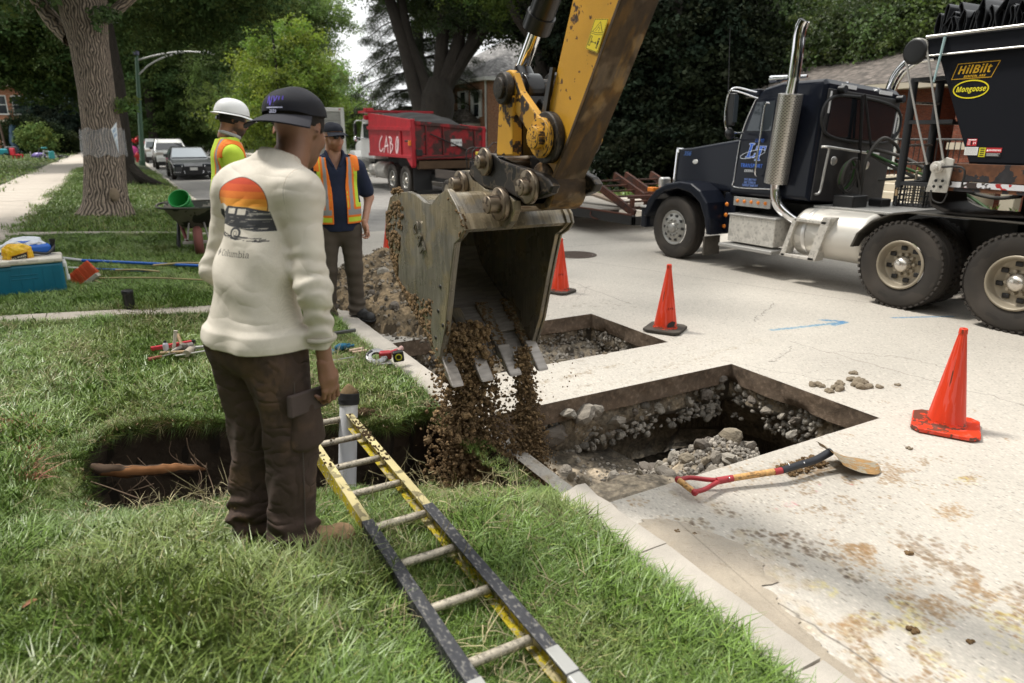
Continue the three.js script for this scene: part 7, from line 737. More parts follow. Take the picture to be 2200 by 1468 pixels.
function headGeo(o){
const parts=[ell([0,.032,-.012],[.077,.098,.098]),ell([0,-.03,.028],[.064,.075,.066]),ell([0,-.085,.045],[.044,.032,.042]),ell([0,-.108,.068],[.022,.016,.018]),ell([.042,-.028,.066],[.026,.022,.02]),ell([-.042,-.028,.066],[.026,.022,.02]),ell([0,.038,.082],[.05,.016,.016]),cap3([0,.02,.092],[0,-.03,.116],.008,.0135),ell([.012,-.034,.102],[.01,.008,.011]),ell([-.012,-.034,.102],[.01,.008,.011]),ell([0,-.066,.089],[.025,.007,.013]),ell([0,-.08,.087],[.021,.008,.012]),cap3([0,-.05,-.03],[0,-.13,-.045],.056,.057)];
const face=uni(parts,.022),ears=[-1,1].map((s)=>{const a=ell([s*.081,-.012,-.012],[.011,.034,.021]),b=ell([s*.088,-.01,-.01],[.008,.021,.011]);return(x,y,z)=>Math.max(a(x,y,z),-b(x,y,z)+ .0);}),eyes=[ell([.031,.012,.102],[.017,.011,.014]),ell([-.031,.012,.102],[.017,.011,.014])],lids=[ell([.031,.011,.084],[.013,.011,.011]),ell([-.031,.011,.084],[.013,.011,.011])];
const f=(x,y,z)=>{let d=face(x,y,z);for(const e of eyes)d=-sm(-d,e(x,y,z),.012);for(const e of lids)d=sm(d,e(x,y,z),.004);for(const e of ears)d=sm(d,e(x,y,z),.006);return Math.max(d,-Math.max(Math.abs(y+.0735)- .0016,Math.abs(x)- .023,-z));};
const skin=o.skin,dark=o.beardCol??skin;return net(f,[-.11,-.2,-.14],[.11,.15,.14],o.cell??.0045,(x,y,z)=>{let c=skin;const n=fbm(x*60,y*60,z*60,3);if(o.beard){const b=Math.max(sstep(-.035,-.06,y)*sstep(-.035,.0,z)*sstep(-.17,-.1,y),sstep(.055,.07,Math.abs(x))*sstep(.0,-.03,y)*sstep(-.02,.0,z)*sstep(.045,.02,z)*.9)*o.beard*(z>.1&&y>-.045?0:1);c=mix3(c,dark,Math.min(1,b*(.7+.5*n)));}if(Math.abs(x)<.024&&y<-.058&&y>-.088&&z>.085)c=mix3(c,[skin[0]*.8,skin[1]*.55,skin[2]*.5],.7);if(y>.026&&y<.04&&z>.07&&Math.abs(x)>.014&&Math.abs(x)<.05)c=mix3(c,o.hairCol,.75);if(z>.08&&Math.hypot((Math.abs(x)- .031)/ 1.5,y-.011)<.0055)c=[.03,.025,.02];const red=sstep(.08,.115,z)*.25 +(Math.abs(x)>.078?.2:0);return[c[0]*(.93+.14*n+red*.3),c[1]*(.93+.14*n),c[2]*(.93+.14*n)];});}
function handGeo(side,skin,curl=.9,cell=.0035,spread=1){
const L=[cap3([0,.02,0],[0,-.03,0],.026,.03,1.1),ell([0,-.055,.002],[.017,.042,.041])],fing=[];
[[.033,.076,.0092],[.011,.084,.0095],[-.011,.079,.009],[-.031,.062,.0082]].forEach(([z,l,r],i)=>{let p=[0,-.085 +(i===3?.01:0),z*spread],a=.25*curl+i*.05;const s=[.44,.32,.27];for(let k=0;k<3;k++){const q=[p[0]+ side*Math.sin(a)*l*s[k],p[1]- Math.cos(a)*l*s[k],p[2]+(k?0:.002)];fing.push(cap3(p,q,r*(1-k*.07),r*(.95-k*.09)));fing.push(ell(p,[r*1.08,r*1.05,r*1.08]));p=q;a +=(.75+.1*i)*curl;}});
const th=[[side*.004,-.03,.03],[side*.016,-.058,.05],[side*.03,-.084,.054],[side*.04,-.105,.05]];const T=[cap3(th[0],th[1],.016,.0125),cap3(th[1],th[2],.0118,.0108),cap3(th[2],th[3],.0105,.0088)];
const palm=uni(L,.02),tf=uni(T,.008),ff2=(x,y,z)=>{let d=9;for(const q of fing)d=Math.min(d,q(x,y,z));return d;};const f=(x,y,z)=>sm(sm(palm(x,y,z),ff2(x,y,z),.009),tf(x,y,z),.014);
return net(f,[-.09,-.2,-.07],[.09,.045,.085],cell,(x,y,z)=>{const n=fbm(x*70,y*70,z*70,3),k=.86+.2*n-.1*sstep(.6,.8,fbm(x*140,y*30,z*140,2));return[skin[0]*k,skin[1]*k*.97,skin[2]*k*.95];});}
function place(g,pos,e=[0,0,0]){if(pos.s)g.scale(pos.s,pos.s,pos.s);const m=new THREE.Matrix4().makeRotationFromEuler(new THREE.Euler(...e,'YXZ')).setPosition(...pos);return g.applyMatrix4(m);}
const colorize=(g,c)=>{const C=new Float32Array(g.attributes.position.count*3);for(let i=0;i<C.length;i +=3)C.set(c,i);g.setAttribute('color',new THREE.BufferAttribute(C,3));return g;};
function bodyGeo(J,o){
const l=[cap3(J.pelvis,J.chest,.115,.135,.75),cap3(J.chest,J.neck,.13,.06,.7)];for(const s of['L','R']){l.push(cap3(J['hip' + s],J['knee' + s],.075,.052),cap3(J['knee' + s],J['ankle' + s],.052,.036),cap3(J['ankle' + s],J['toe' + s],.036,.03),cap3(J['shoulder' + s],J['elbow' + s],.05,.041),cap3(J['elbow' + s],J['wrist' + s],.042,.029));}
l.push(cap3(J.neck,J.skull,.058,.056));const f=uni(l,.04),b=net(f,[-.5,-.02,-.4],[.5,1.75,.45],o.cell??.014,(x,y,z)=>{const n=.9+.2*fbm(x*40,y*40,z*40,3);return o.skin.map((c)=>c*n);});
const out=[prep(b)];out.push(prep(place(headGeo(o),J.head,J.headE)));for(const s of['L','R'])if(J['hand' + s])out.push(prep(place(handGeo(s==='L'?-1:1,o.skin,J['curl' + s]??.9,o.handCell),J['wrist' + s],J['hand' + s])));return mergeGeometries(out);}
const clothT=tex(512,512,(u,v)=>{const w=.5+.25*Math.sin(u*512*1.57)+ .25*Math.sin(v*512*1.57),n=fp(u,v,6,4);return[255*(.84+.1*w+.12*(n-.5)),255*(.84+.1*w+.12*(n-.5)),255*(.83+.1*w+.12*(n-.5))];});
const cloth=(col,more={})=>M(col,.92,0,{map:clothT,...more});
function capHat(parent,J0,colM,front,opts={}){const J={head:J0.head,headE:opts.e??J0.headE};if(opts.drop){J.head=J0.head.slice();J.head.s=J0.head.s*(opts.k??1);J.head[1]-=opts.drop;J.head[2]-=opts.back??0;}
const root=new THREE.Group();const prof=[];for(let i=0;i<=14;i++){const t=i/14*Math.PI/2;prof.push([Math.cos(t)**.85,Math.sin(t)]);}
const cr=new THREE.LatheGeometry(prof.map(([a,b])=>new THREE.Vector2(Math.max(a,1e-4)*.088,.05+b*.084)),48).scale(1,1,1.24),P=cr.attributes.position;for(let i=0;i<P.count;i++){const x=P.getX(i),y=P.getY(i),z=P.getZ(i),f=front*z>0?1:0;P.setXYZ(i,x,y+f*.012*sstep(.03,.1,Math.abs(z))*sstep(.13,.06,y)- .004*Math.sin(x*90)*(y>.06?.4:0),z*(1+f*.04));}cr.computeVertexNormals();
const c=part(parent,opts.name??'cap',[place(prep(cr.translate(0,0,-.012)),J.head,J.headE)],colM);
const n=24,m=8,Q=[],I=[];for(let j=0;j<=m;j++)for(let i=0;i<=n;i++){const a=(i/n-.5)*2.3,s=j/m,r0=.088,ex2=(opts.brim??.075)*Math.pow(Math.cos(a*.68),.8)*s;const x=Math.sin(a)*(r0+ex2*.45),z=Math.cos(a)*r0*1.22+ex2;Q.push(x,.054-.022*s-1.5*x*x*(.55+.45*s),front*z-.012);}for(let j=0;j<m;j++)for(let i=0;i<n;i++){const a=j*(n+1)+ i;I.push(a,a+1,a+n+1,a+1,a+n+2,a+n+1);}
const b=new THREE.BufferGeometry();b.setAttribute('position',new THREE.Float32BufferAttribute(Q,3));b.setIndex(I);b.computeVertexNormals();part(c,'brim',place(prep(mergeGeometries([b,b.clone().translate(0,-.004,0)])),J.head,J.headE),opts.brimM??colM);
part(c,'button',place(prep(new THREE.SphereGeometry(.008,10,8).scale(1,.5,1).translate(0,.132,-.012)),J.head,J.headE),colM);
if(opts.logo){const w=opts.logoW??.95,g=new THREE.CylinderGeometry(.0755,.0895,.056,24,1,true,(front>0?0:Math.PI)- w/2 +(opts.logoA??0),w).scale(1,1,1.3).translate(0,.078,-.012 -(front>0?0:.004));part(c,'embroidery',place(prep(g),J.head,J.headE),opts.logo);}
return c;}
function boots(parent,J,mat,o={}){for(const s of['L','R']){const a=J['ankle' + s],t=J['toe' + s],d=[t[0]- a[0],0,t[2]- a[2]],l=Math.hypot(d[0],d[2]);d[0]/=l;d[2]/=l;const p=(k,y)=>[a[0]+ d[0]*k,y,a[2]+ d[2]*k];const f0=uni([cap3(p(-.045,.05),p(.08,.05),.042,.047),cap3(p(.08,.045),p(.2,.035),.048,.038),cap3(p(-.02,.08),p(-.02,.16),.046,.05),ell(p(.19,.04),[.047,.04,.047])],.04);const f=(x,y,z)=>Math.max(f0(x,y,z)- .004*fbm(x*40,y*40,z*40,3),.004-y);const lo=[Math.min(a[0],t[0])- .12,-.01,Math.min(a[2],t[2])- .12],hi=[Math.max(a[0],t[0])+ .12,.22,Math.max(a[2],t[2])+ .12];const b=part(parent,'boot',wuv(net(f,lo,hi,o.cell??.006),6),mat);part(b,'sole',wuv(net((x,y,z)=>Math.max(f0(x,.03,z)- .006,y-.022,.0-y),lo,hi,o.cell??.006),6),rubberM);}}
const foldT=tex(1024,1024,(u,v)=>{const w=1.6*(fp(u,v,4,3)- .5),w2=1.2*(fp(u+.4,v+.1,5,3)- .5),a=Math.abs(Math.sin(Math.PI*(5*u+3*v+3*w))),b=Math.abs(Math.sin(Math.PI*(-4*u+8*v+4*w2))),m=sstep(.35,.65,fp(u+.7,v+.2,5,2));const h=sstep(.3,.7,fp(u+.15,v+.6,4,2));return .55*h*(a*m+b*(1-m))+ .4*fp(u,v,7,4)+ .05*fp(u,v,60,2);},false);foldT.channel=1;
const uv1=(g,s=1.4)=>{const P=g.attributes.position,U=new Float32Array(P.count*2);for(let i=0;i<P.count;i++){U[i*2]=(.62*P.getX(i)- .79*P.getZ(i))*s+.3;U[i*2+1]=P.getY(i)*s;}g.setAttribute('uv1',new THREE.BufferAttribute(U,2));return g;};
{
const J={pelvis:[0,.95,0],chest:[0,1.28,.08],neck:[0,1.49,.17],skull:[0,1.58,.25],head:[0,1.655,.3],headE:[.26,.3,0],hipL:[.095,.92,0],hipR:[-.095,.92,0],kneeL:[.11,.5,.03],kneeR:[-.115,.5,.02],ankleL:[.12,.085,-.03],ankleR:[-.12,.085,-.03],toeL:[.15,.03,.15],toeR:[-.2,.03,.09],shoulderL:[.185,1.425,.11],shoulderR:[-.185,1.425,.11],elbowL:[.27,1.12,.06],elbowR:[-.265,1.09,.06],wristL:[.2,.93,.22],wristR:[-.275,.8,.075],handL:[-.9,.2,.2],handR:[-.12,.1,-.04],curlR:.85,curlL:.6};
J.head.s=1.12;J.wristR.s=1.12;
const skin=[.27,.14,.088],t=thing('person','man seen from behind in cream long sleeved shirt, brown cargo trousers and backwards cap','person',[.375,.275,-2.65],120*Math.PI/180);
part(t,'body',bodyGeo(J,{skin,hairCol:[.02,.015,.012],beard:.5,beardCol:[.16,.09,.06],cell:.02,handCell:.003}),skinM());
{const sk=ell([0,.03,-.012],[.0805,.1015,.1015]);part(t,'hair',place(prep(net((x,y,z)=>Math.max(sk(x,y,z)- .003*fbm(x*90,y*90,z*90,2),-(y-.0+.3*Math.max(0,z)),z-.04,y-.05),[-.1,-.12,-.13],[.1,.1,.08],.004)),J.head,J.headE),M(lin(.014,.011,.01),.8,0,{bumpMap:grainB,bumpScale:.002}));}
const L=[cap3([0,.9,0],[0,.98,.0],.155,.15,.8),cap3([.07,.87,-.03],[-.07,.87,-.03],.11,.11)];for(const s of['L','R']){const h=J['hip' + s],k=J['knee' + s],a=J['ankle' + s];L.push(cap3([h[0],.88,-.005],k,.118,.094,1.02),cap3(k,[a[0],.12,a[2]+ .005],.094,.088,1.05),cap3([a[0],.13,a[2]+ .01],[a[0],.06,a[2]+ .01],.088,.093));}
const pb=uni(L,.035);
const S=[cap3([0,.84,.0],[0,1.1,.02],.158,.156,.74),cap3([0,1.1,.02],[0,1.36,.09],.156,.15,.76),cap3([-.125,1.405,.11],[.125,1.405,.11],.088,.088,.95),cap3([-.16,1.42,.11],[.16,1.42,.11],.06,.06),cap3([0,1.43,.12],[0,1.54,.19],.095,.07,.95),cap3([0,1.53,.18],[.16,1.44,.11],.06,.07),cap3([0,1.53,.18],[-.16,1.44,.11],.06,.07)],arms=[[J.shoulderR,J.elbowR,J.wristR,.84],[J.shoulderL,J.elbowL,J.wristL,.9]];
const AC=[];
for(const[s,e,w,k]of arms){AC.push(cap3(s,e,.066,.053),cap3(e,w,.053,.046));S.push(cap3(s,e,.063,.05),cap3(e,mix3(e,w,k>.86?.95:.62),.05,.045));}
const aD=(x,y,z)=>Math.min(...AC.map((c)=>c(x,y,z)));
const base0=uni(S,.06),base=(x,y,z)=>y<1.2?sm(base0(x,y,z),pb(x,Math.min(.96,Math.max(y,.9)),z)- .014+.6*Math.max(0,y-.94),.08):base0(x,y,z),wl=J.wristR,el=J.elbowR;
const f=(x,y,z)=>{let d=base(x,y,z);const aw=sstep(.035,-.01,aD(x,y,z)),armR=aw>0,armL=0;let q=.006*(fbm(x*9,y*5,z*9,3)- .5)*2;
q +=.006*Math.sin(x*40+3*fbm(y*3,z*4,x*2,2)*3)*sstep(1.3,.9,y)*(1-aw)*.7+.007*Math.sin(x*22-y*26+6*fbm(x*4,y*4,z*4,2))*sstep(.95,1.2,y)*(1-aw);
if(armR||armL){const b=sstep(1.3,1.06,y)*aw;q +=(.001+.0062*b)*Math.sin(y*96+x*30+z*46+8*fbm(x*8,y*8,z*8,3))*(.3+1.2*vn(x*14,y*14,z*14));q +=.008*(fbm(x*16,y*9,z*16,3)- .5)*b+.005*Math.sin(y*41-z*60+6*fbm(x*6,y*6,z*6,2))*b;}
d +=q*.8;const hem=.885+.01*Math.sin(x*9+z*7);d=Math.max(d,hem-y);if(y>.79&&y<1.0&&Math.abs(x)<.17){const dz=(z-.0);}return Math.max(d,y-1.556+.45*(z-.19));};
const sg=net(f,[-.44,.67,-.3],[.44,1.66,.42],.0075);
{const P=sg.attributes.position,N=sg.attributes.normal,U=new Float32Array(P.count*2);for(let i=0;i<P.count;i++){const back=N.getZ(i)<.25&&Math.abs(P.getX(i))<.2;U[i*2]=back?.5-P.getX(i)/ .9:.02;U[i*2+1]=back?(P.getY(i)- .76)/ .84:.02 +(P.getY(i)- .76)*.02;}sg.setAttribute('uv',new THREE.BufferAttribute(U,2));}
const print=cvs(1024,1024,(c,W,H)=>{c.fillStyle='rgb(224,216,202)';c.fillRect(0,0,W,H);const X=(m)=>(.5-m/.9)*W,Y=(y)=>(1 -(y-.76)/ .84)*H;for(let i=0;i<5000;i++){c.globalAlpha=.05;c.fillStyle=rnd()<.5?'#e2dccc':'#a89c84';c.fillRect(rnd()*W,rnd()*H,rr(4,30),rr(1,3));}c.globalAlpha=1;
const cx=X(.01),cyy=Y(1.4),r=165,w0=1;c.save();c.translate(cx,cyy);c.scale(.9,.66);c.beginPath();c.ellipse(0,0,r,r*.98,0,Math.PI,0);c.lineTo(r,60);c.quadraticCurveTo(60,40,-20,64);c.quadraticCurveTo(-70,-6,-r,20);c.closePath();c.save();c.clip();['#c8482c','#d4592a','#e07a2a','#e99a36','#eeb050'].forEach((k,i)=>{c.fillStyle=k;c.fillRect(-200,-165+i*46,400,48);});c.restore();c.strokeStyle='#55504a';c.lineWidth=4;c.beginPath();c.ellipse(0,0,r,r*.98,0,Math.PI*1.02,Math.PI*2.1);c.stroke();
c.fillStyle='#3e3f42';c.strokeStyle='#2e2f31';c.lineWidth=5;c.beginPath();c.moveTo(-190,92);c.lineTo(-180,56);c.lineTo(-90,62);c.lineTo(-50,20);c.lineTo(70,26);c.lineTo(170,50);c.lineTo(188,176);c.lineTo(120,176);c.lineTo(60,160);c.lineTo(-60,140);c.lineTo(-120,150);c.lineTo(-178,130);c.closePath();c.fill();c.fillStyle='rgb(224,216,202)';c.fillRect(-40,34,46,34);c.fillRect(20,36,44,38);c.fillStyle='#8a8780';c.fillRect(80,60,90,12);c.fillRect(82,96,92,8);c.fillRect(-160,84,60,8);c.fillStyle='rgb(224,216,202)';for(let i=0;i<60;i++)c.fillRect(rr(-180,180),rr(40,170),rr(6,34),rr(1,3));for(const[x,y,q]of[[-150,160,40],[30,190,40]]){c.fillStyle='#4a4a4c';c.beginPath();c.ellipse(x,y,q*.8,q,0,0,7);c.fill();c.fillStyle='rgb(224,216,202)';c.beginPath();c.ellipse(x,y,q*.5,q*.64,0,0,7);c.fill();c.strokeStyle='#4a4a4c';c.lineWidth=3;c.beginPath();c.ellipse(x,y,q*.25,q*.35,0,0,7);c.stroke();}
c.fillStyle='#3a3a3c';for(let i=0;i<90;i++){const k=rnd();c.fillRect(-150+300*k+rr(-10,10),196+34*k+rr(-12,12),rr(8,40),rr(2,6));}c.restore();
c.fillStyle='#4a4844';c.font='36px serif';c.fillText('Columbia',X(.055),Y(1.215));c.save();c.translate(X(.08),Y(1.226));c.scale(.75,.75);c.rotate(Math.PI/4);for(let a=0;a<3;a++)for(let b=0;b<3;b++)c.fillRect(-14+a*11,-14+b*11,9,9);c.restore();
const im=c.getImageData(0,0,W,H),D=im.data;for(let j=0;j<H;j++)for(let i=0;i<W;i++){const q=(j*W+i)*4,s=hsh(i,j,12),k=.95+.08*(s-.5)+ .05*Math.sin(i*2.1)*.5;D[q]*=k;D[q+1]*=k;D[q+2]*=k;}c.putImageData(im,0,0);});
const sh=part(t,'shirt',uv1(sg),M(0xffffff,.93,0,{map:print,bumpMap:foldT,bumpScale:.0045}));
part(sh,'collar',tb(Array.from({length:16},(_,i)=>{const a=i/16*6.283;return[Math.sin(a)*.064,1.556-.028*Math.cos(a),.19+Math.cos(a)*.066];}),.008,7,60,true),cloth(lin(.56,.52,.44)));
{const d=new THREE.Vector3(...J.wristR).sub(new THREE.Vector3(...J.elbowR)).normalize(),c0=new THREE.Vector3(...J.elbowR).addScaledVector(d,.175);const g=new THREE.TorusGeometry(.047,.01,8,30);g.applyQuaternion(new THREE.Quaternion().setFromUnitVectors(V(0,0,1),d));part(sh,'cuff',g.translate(c0.x,c0.y,c0.z),cloth(lin(.56,.52,.44)));}
const pf=(x,y,z)=>{const lo2=sstep(.34,.1,y),kn=sstep(.62,.5,y)*sstep(.3,.45,y);let q=.012*(fbm(x*7,y*4,z*7,3)- .5);const am=Math.max(0,vn(x*9+5,y*9,z*9)*2-.5);q +=(.011*lo2+.004*kn+.001)*am*Math.sin(y*84+30*x+34*z+9*fbm(x*7,y*5,z*7,3));q +=.011*lo2*(fbm(x*10,y*20,z*10,3)- .5)*2+.006*lo2*Math.sin(y*47-40*x+8*fbm(x*5,y*7,z*5,2));q +=.009*Math.sin(x*40+z*30+y*14+6*fbm(x*5,y*3,z*5,2))*(1-lo2)*(.3+vn(x*6,y*3,z*6))*.7+.012*(fbm(x*14,y*9,z*14,3)- .5);return Math.max(pb(x,y,z)+ q,.035-y+.01*Math.sin(x*40+z*30),y-1.0);};
const trT=tex(512,512,(u,v)=>{const n=fp(u,v,3,5),q=fp(u,v,12,4),s=hsh(u*512 | 0,v*512 | 0,3),k=.82+.3*(n-.5)+ .1*(s-.5),d=sstep(.55,.75,q)*sstep(.45,.7,n);return[84*k+22*d,67*k+16*d,58*k+10*d];});
const trM=M(0xffffff,.95,0,{map:trT,bumpMap:foldT,bumpScale:.011}),tr=part(t,'trousers',uv1(wuv(net(pf,[-.32,.02,-.24],[.32,1.02,.26],.0075),1.3),2),trM);
{
const pk=uni([cap3([-.2,.66,.03],[-.195,.5,.035],.03,.04,2.1)],.02);part(tr,'cargo_pocket',wuv(net((x,y,z)=>Math.max(pk(x,y,z)+ .006*(fbm(x*14,y*14,z*14,3)- .5)*2,y-.68,.44-y),[-.3,.4,-.12],[-.1,.72,.18],.006),1.3),trM);
{const g=new RoundedBoxGeometry(.02,.085,.2,3,.009),Q=g.attributes.position;for(let i=0;i<Q.count;i++){const z=Q.getZ(i),y=Q.getY(i);Q.setX(i,Q.getX(i)+ 2.4*z*z+.012*(fbm(z*20,y*20,3)- .5)-(y<-.02?.008:0));Q.setY(i,y+.008*Math.sin(z*24));}g.computeVertexNormals();part(tr,'pocket_flap',g.rotateZ(.1).rotateX(.12).translate(-.236,.67,.03),M(lin(.085,.062,.056),.95,0,{bumpMap:grainB,bumpScale:.001}));}
part(tr,'seam',tb([[-.21,.78,-.02],[-.212,.7,-.03],[-.215,.5,-.02],[-.213,.3,-.03],[-.21,.15,-.04]],.0022,5,40),M(lin(.09,.07,.06),.9));}
boots(t,J,M(0xffffff,.9,0,{map:tex(256,256,(u,v)=>{const k=.75+.4*fp(u,v,6,4);return[170*k,138*k,104*k];})}),{cell:.005});
const capT=tex(256,256,(u,v)=>{const n=fp(u,v,8,4),s=hsh(u*256 | 0,v*256 | 0,3),k=.8+.3*(n-.5)+ .12*(s-.5);return[33*k,34*k,44*k];});
capHat(t,J,M(0xffffff,.92,0,{map:capT}),-1,{brim:.078,logoW:1.0,e:[.02,.3,0],drop:.018,back:.006,k:1.12,brimM:M(0xffffff,.92,0,{map:tex(256,256,(u,v)=>{const d=sstep(.5,.65,fp(u,v,4,4));return[38+40*d,38+34*d,46+24*d];})}),logo:M(0xffffff,.8,0,{transparent:true,map:cvs(256,128,(c)=>{c.clearRect(0,0,256,128);c.fillStyle='#6a58cc';c.font='italic bold 84px sans-serif';c.fillText('NYU',30,68);c.fillStyle='#c6c8e4';c.fillRect(44,78,160,7);c.font='bold 30px sans-serif';c.fillText('2023',84,116);})})});}
const lime=[.55,.72,.06],orng=[.85,.2,.02],silv=[.3,.3,.31];
function vest(t,J,S,cell,open){const base=uni(S,.06);const hem=.93;const f=(x,y,z)=>{let d=base(x,y,z)- .014+.006*(fbm(x*8,y*6,z*8,3)- .5)*2;d=Math.max(d,hem-y,y-1.545+.25*Math.max(0,z));d=Math.max(d,-(base(x,y,z)- .002));const ax=Math.abs(x);d=Math.max(d,ax-.2-.1*sstep(1.36,1.25,y)*0);if(ax>.16&&y>1.12&&y<1.4)d=Math.max(d,ax-.178);if(open&&z>.0)d=Math.max(d,.058+.03*sstep(1.2,1.5,y)- Math.abs(x-open[0]));return d;};
part(t,'vest',net(f,[-.3,.88,-.26],[.3,1.58,.3],cell,(x,y,z,nx)=>{const ax=Math.abs(x),e=open&&z>0?Math.abs(Math.abs(x-open[0])- .058-.03*sstep(1.2,1.5,y)):9;if(y<hem+.018||e<.016)return orng;if(Math.abs(y-1.04)<.024||(ax>.095&&ax<.125&&y>1.04))return silv;if(Math.abs(y-1.04)<.045||(ax>.075&&ax<.145&&y>1.04))return orng;if(y>1.4&&ax>.15)return orng;return lime;}),M(0xffffff,.85,0,{vertexColors:true}));}
const torso=(J,w=1,belly=0)=>[cap3([0,.92,.0],[0,1.1,belly*.6],.16*w+belly,.165*w+belly,.76),cap3([0,1.1,belly*.6],[0,1.36,.02],.165*w+belly,.16*w,.76),cap3([-.125,1.41,.02],[.125,1.41,.02],.085,.085,.95),cap3([0,1.42,.02],[0,1.54,.045],.09,.066,.95),cap3([0,1.535,.04],[.16,1.43,.02],.058,.068),cap3([0,1.535,.04],[-.16,1.43,.02],.058,.068)];
function trousers(t,J,col,cell){const L=[cap3([0,.88,0],[0,.98,.0],.15,.148,.8)];for(const s of['L','R']){const h=J['hip' + s],k=J['knee' + s],a=J['ankle' + s];L.push(cap3([h[0],.87,0],k,.108,.08),cap3(k,[a[0],.1,a[2]],.08,.074),cap3([a[0],.12,a[2]+ .01],[a[0],.06,a[2]+ .015],.076,.08));}const b=uni(L,.035);part(t,'trousers',wuv(net((x,y,z)=>Math.max(b(x,y,z)+ .006*Math.sin(y*70+14*x+5*fbm(x*7,y*6,z*7,2))*(sstep(.3,.1,y)+ .25)+ .01*(fbm(x*7,y*5,z*7,3)- .5),.045-y,y-1),[-.3,.02,-.25],[.3,1.02,.28],cell),1.3),cloth(col));}
{
const J={pelvis:[0,.95,0],chest:[0,1.3,.0],neck:[0,1.5,.03],skull:[0,1.6,.07],head:[0,1.68,.085],headE:[.24,.05,0],hipL:[.09,.92,0],hipR:[-.09,.92,0],kneeL:[.1,.5,.02],kneeR:[-.1,.5,.02],ankleL:[.11,.085,-.02],ankleR:[-.11,.085,-.02],toeL:[.14,.03,.15],toeR:[-.14,.03,.15],shoulderL:[.18,1.42,.02],shoulderR:[-.18,1.42,.02],elbowL:[.24,1.12,.03],elbowR:[-.24,1.12,.02],wristL:[.16,1.02,.26],wristR:[-.16,1.02,.26],handL:[-1.3,.6,0],handR:[-1.3,-.6,0]};
const skin=[.3,.15,.085],t=thing('person','bearded man in a white hard hat and lime and orange safety vest looking down','person',[.83,.25,-6.5],93*Math.PI/180);t.scale.setScalar(1.06);
part(t,'body',bodyGeo(J,{skin,hairCol:[.015,.012,.01],beard:1,beardCol:[.04,.024,.018],cell:.022,handCell:.006}),skinM());
{const sk=ell([0,.03,-.012],[.0795,.1005,.1005]);part(t,'hair',place(prep(net((x,y,z)=>Math.max(sk(x,y,z),-(y+.03),z-.03,y-.07),[-.1,-.12,-.13],[.1,.1,.08],.006)),J.head,J.headE),M(lin(.012,.01,.009),.85));}
const S=torso(J),arms=[];for(const s of['L','R'])arms.push(cap3(J['shoulder' + s],J['elbow' + s],.072,.066));const sb=uni([...S,...arms],.05);part(t,'shirt',wuv(net((x,y,z)=>Math.max(sb(x,y,z)+ .008*(fbm(x*8,y*8,z*8,3)- .5)*2,0.9-y,y-1.57,1.16-y -(Math.abs(x)<.19?9:0)),[-.36,.86,-.26],[.36,1.56,.3],.01,(x,y,z)=>{const k=Math.abs(x)>.19&&y<1.24?(y<1.215&&y>1.175?silv:orng):lime;return k;}),1),M(0xffffff,.85,0,{vertexColors:true}));
part(t,'collar',tb(Array.from({length:14},(_,i)=>{const a=i/14*6.283;return[Math.sin(a)*.068,1.575-.025*Math.cos(a),.05+Math.cos(a)*.068];}),.018,7,50,true),cloth(lin(.5,.5,.5)));
vest(t,J,[...S],.008,[0]);trousers(t,J,lin(.025,.035,.065),.012);boots(t,J,M(lin(.03,.026,.024),.8),{cell:.009});
const hm=M(lin(.78,.78,.77),.32),prof=[];for(let i=0;i<=16;i++){const q=i/16*Math.PI/2;prof.push([Math.cos(q)**.8*.118,.03+Math.sin(q)*.118]);}const sh2=new THREE.LatheGeometry([...prof.map(([a,b])=>new THREE.Vector2(Math.max(a,1e-4),b))],40).scale(1,1,1.16),hh=part(t,'hard_hat',place(prep(mg([sh2]).translate(0,.026,-.012)),J.head,[J.headE[0]- .06,J.headE[1],0]),hm);
const br=new THREE.LatheGeometry([[.112,.042],[.122,.034],[.14,.026],[.142,.022],[.122,.028],[.112,.034]].map((p)=>new THREE.Vector2(...p)),48),P=br.attributes.position;for(let i=0;i<P.count;i++){const x=P.getX(i),z=P.getZ(i),fr2=sstep(.02,.12,z);P.setXYZ(i,x*(1-.02*fr2),P.getY(i)- .012*fr2,z*(1.16+.24*fr2)- .005);}br.computeVertexNormals();part(hh,'brim',place(prep(br.translate(0,.014,-.006)),J.head,[J.headE[0]- .06,J.headE[1],0]),hm);part(hh,'head_band',place(prep(new THREE.CylinderGeometry(.088,.086,.035,30,1,true).scale(1,1,1.2).translate(0,.025,-.012)),J.head,J.headE),blackM);part(hh,'ratchet',place(prep(bx(.06,.035,.03,0,.0,-.115,.01)),J.head,J.headE),blackM);}
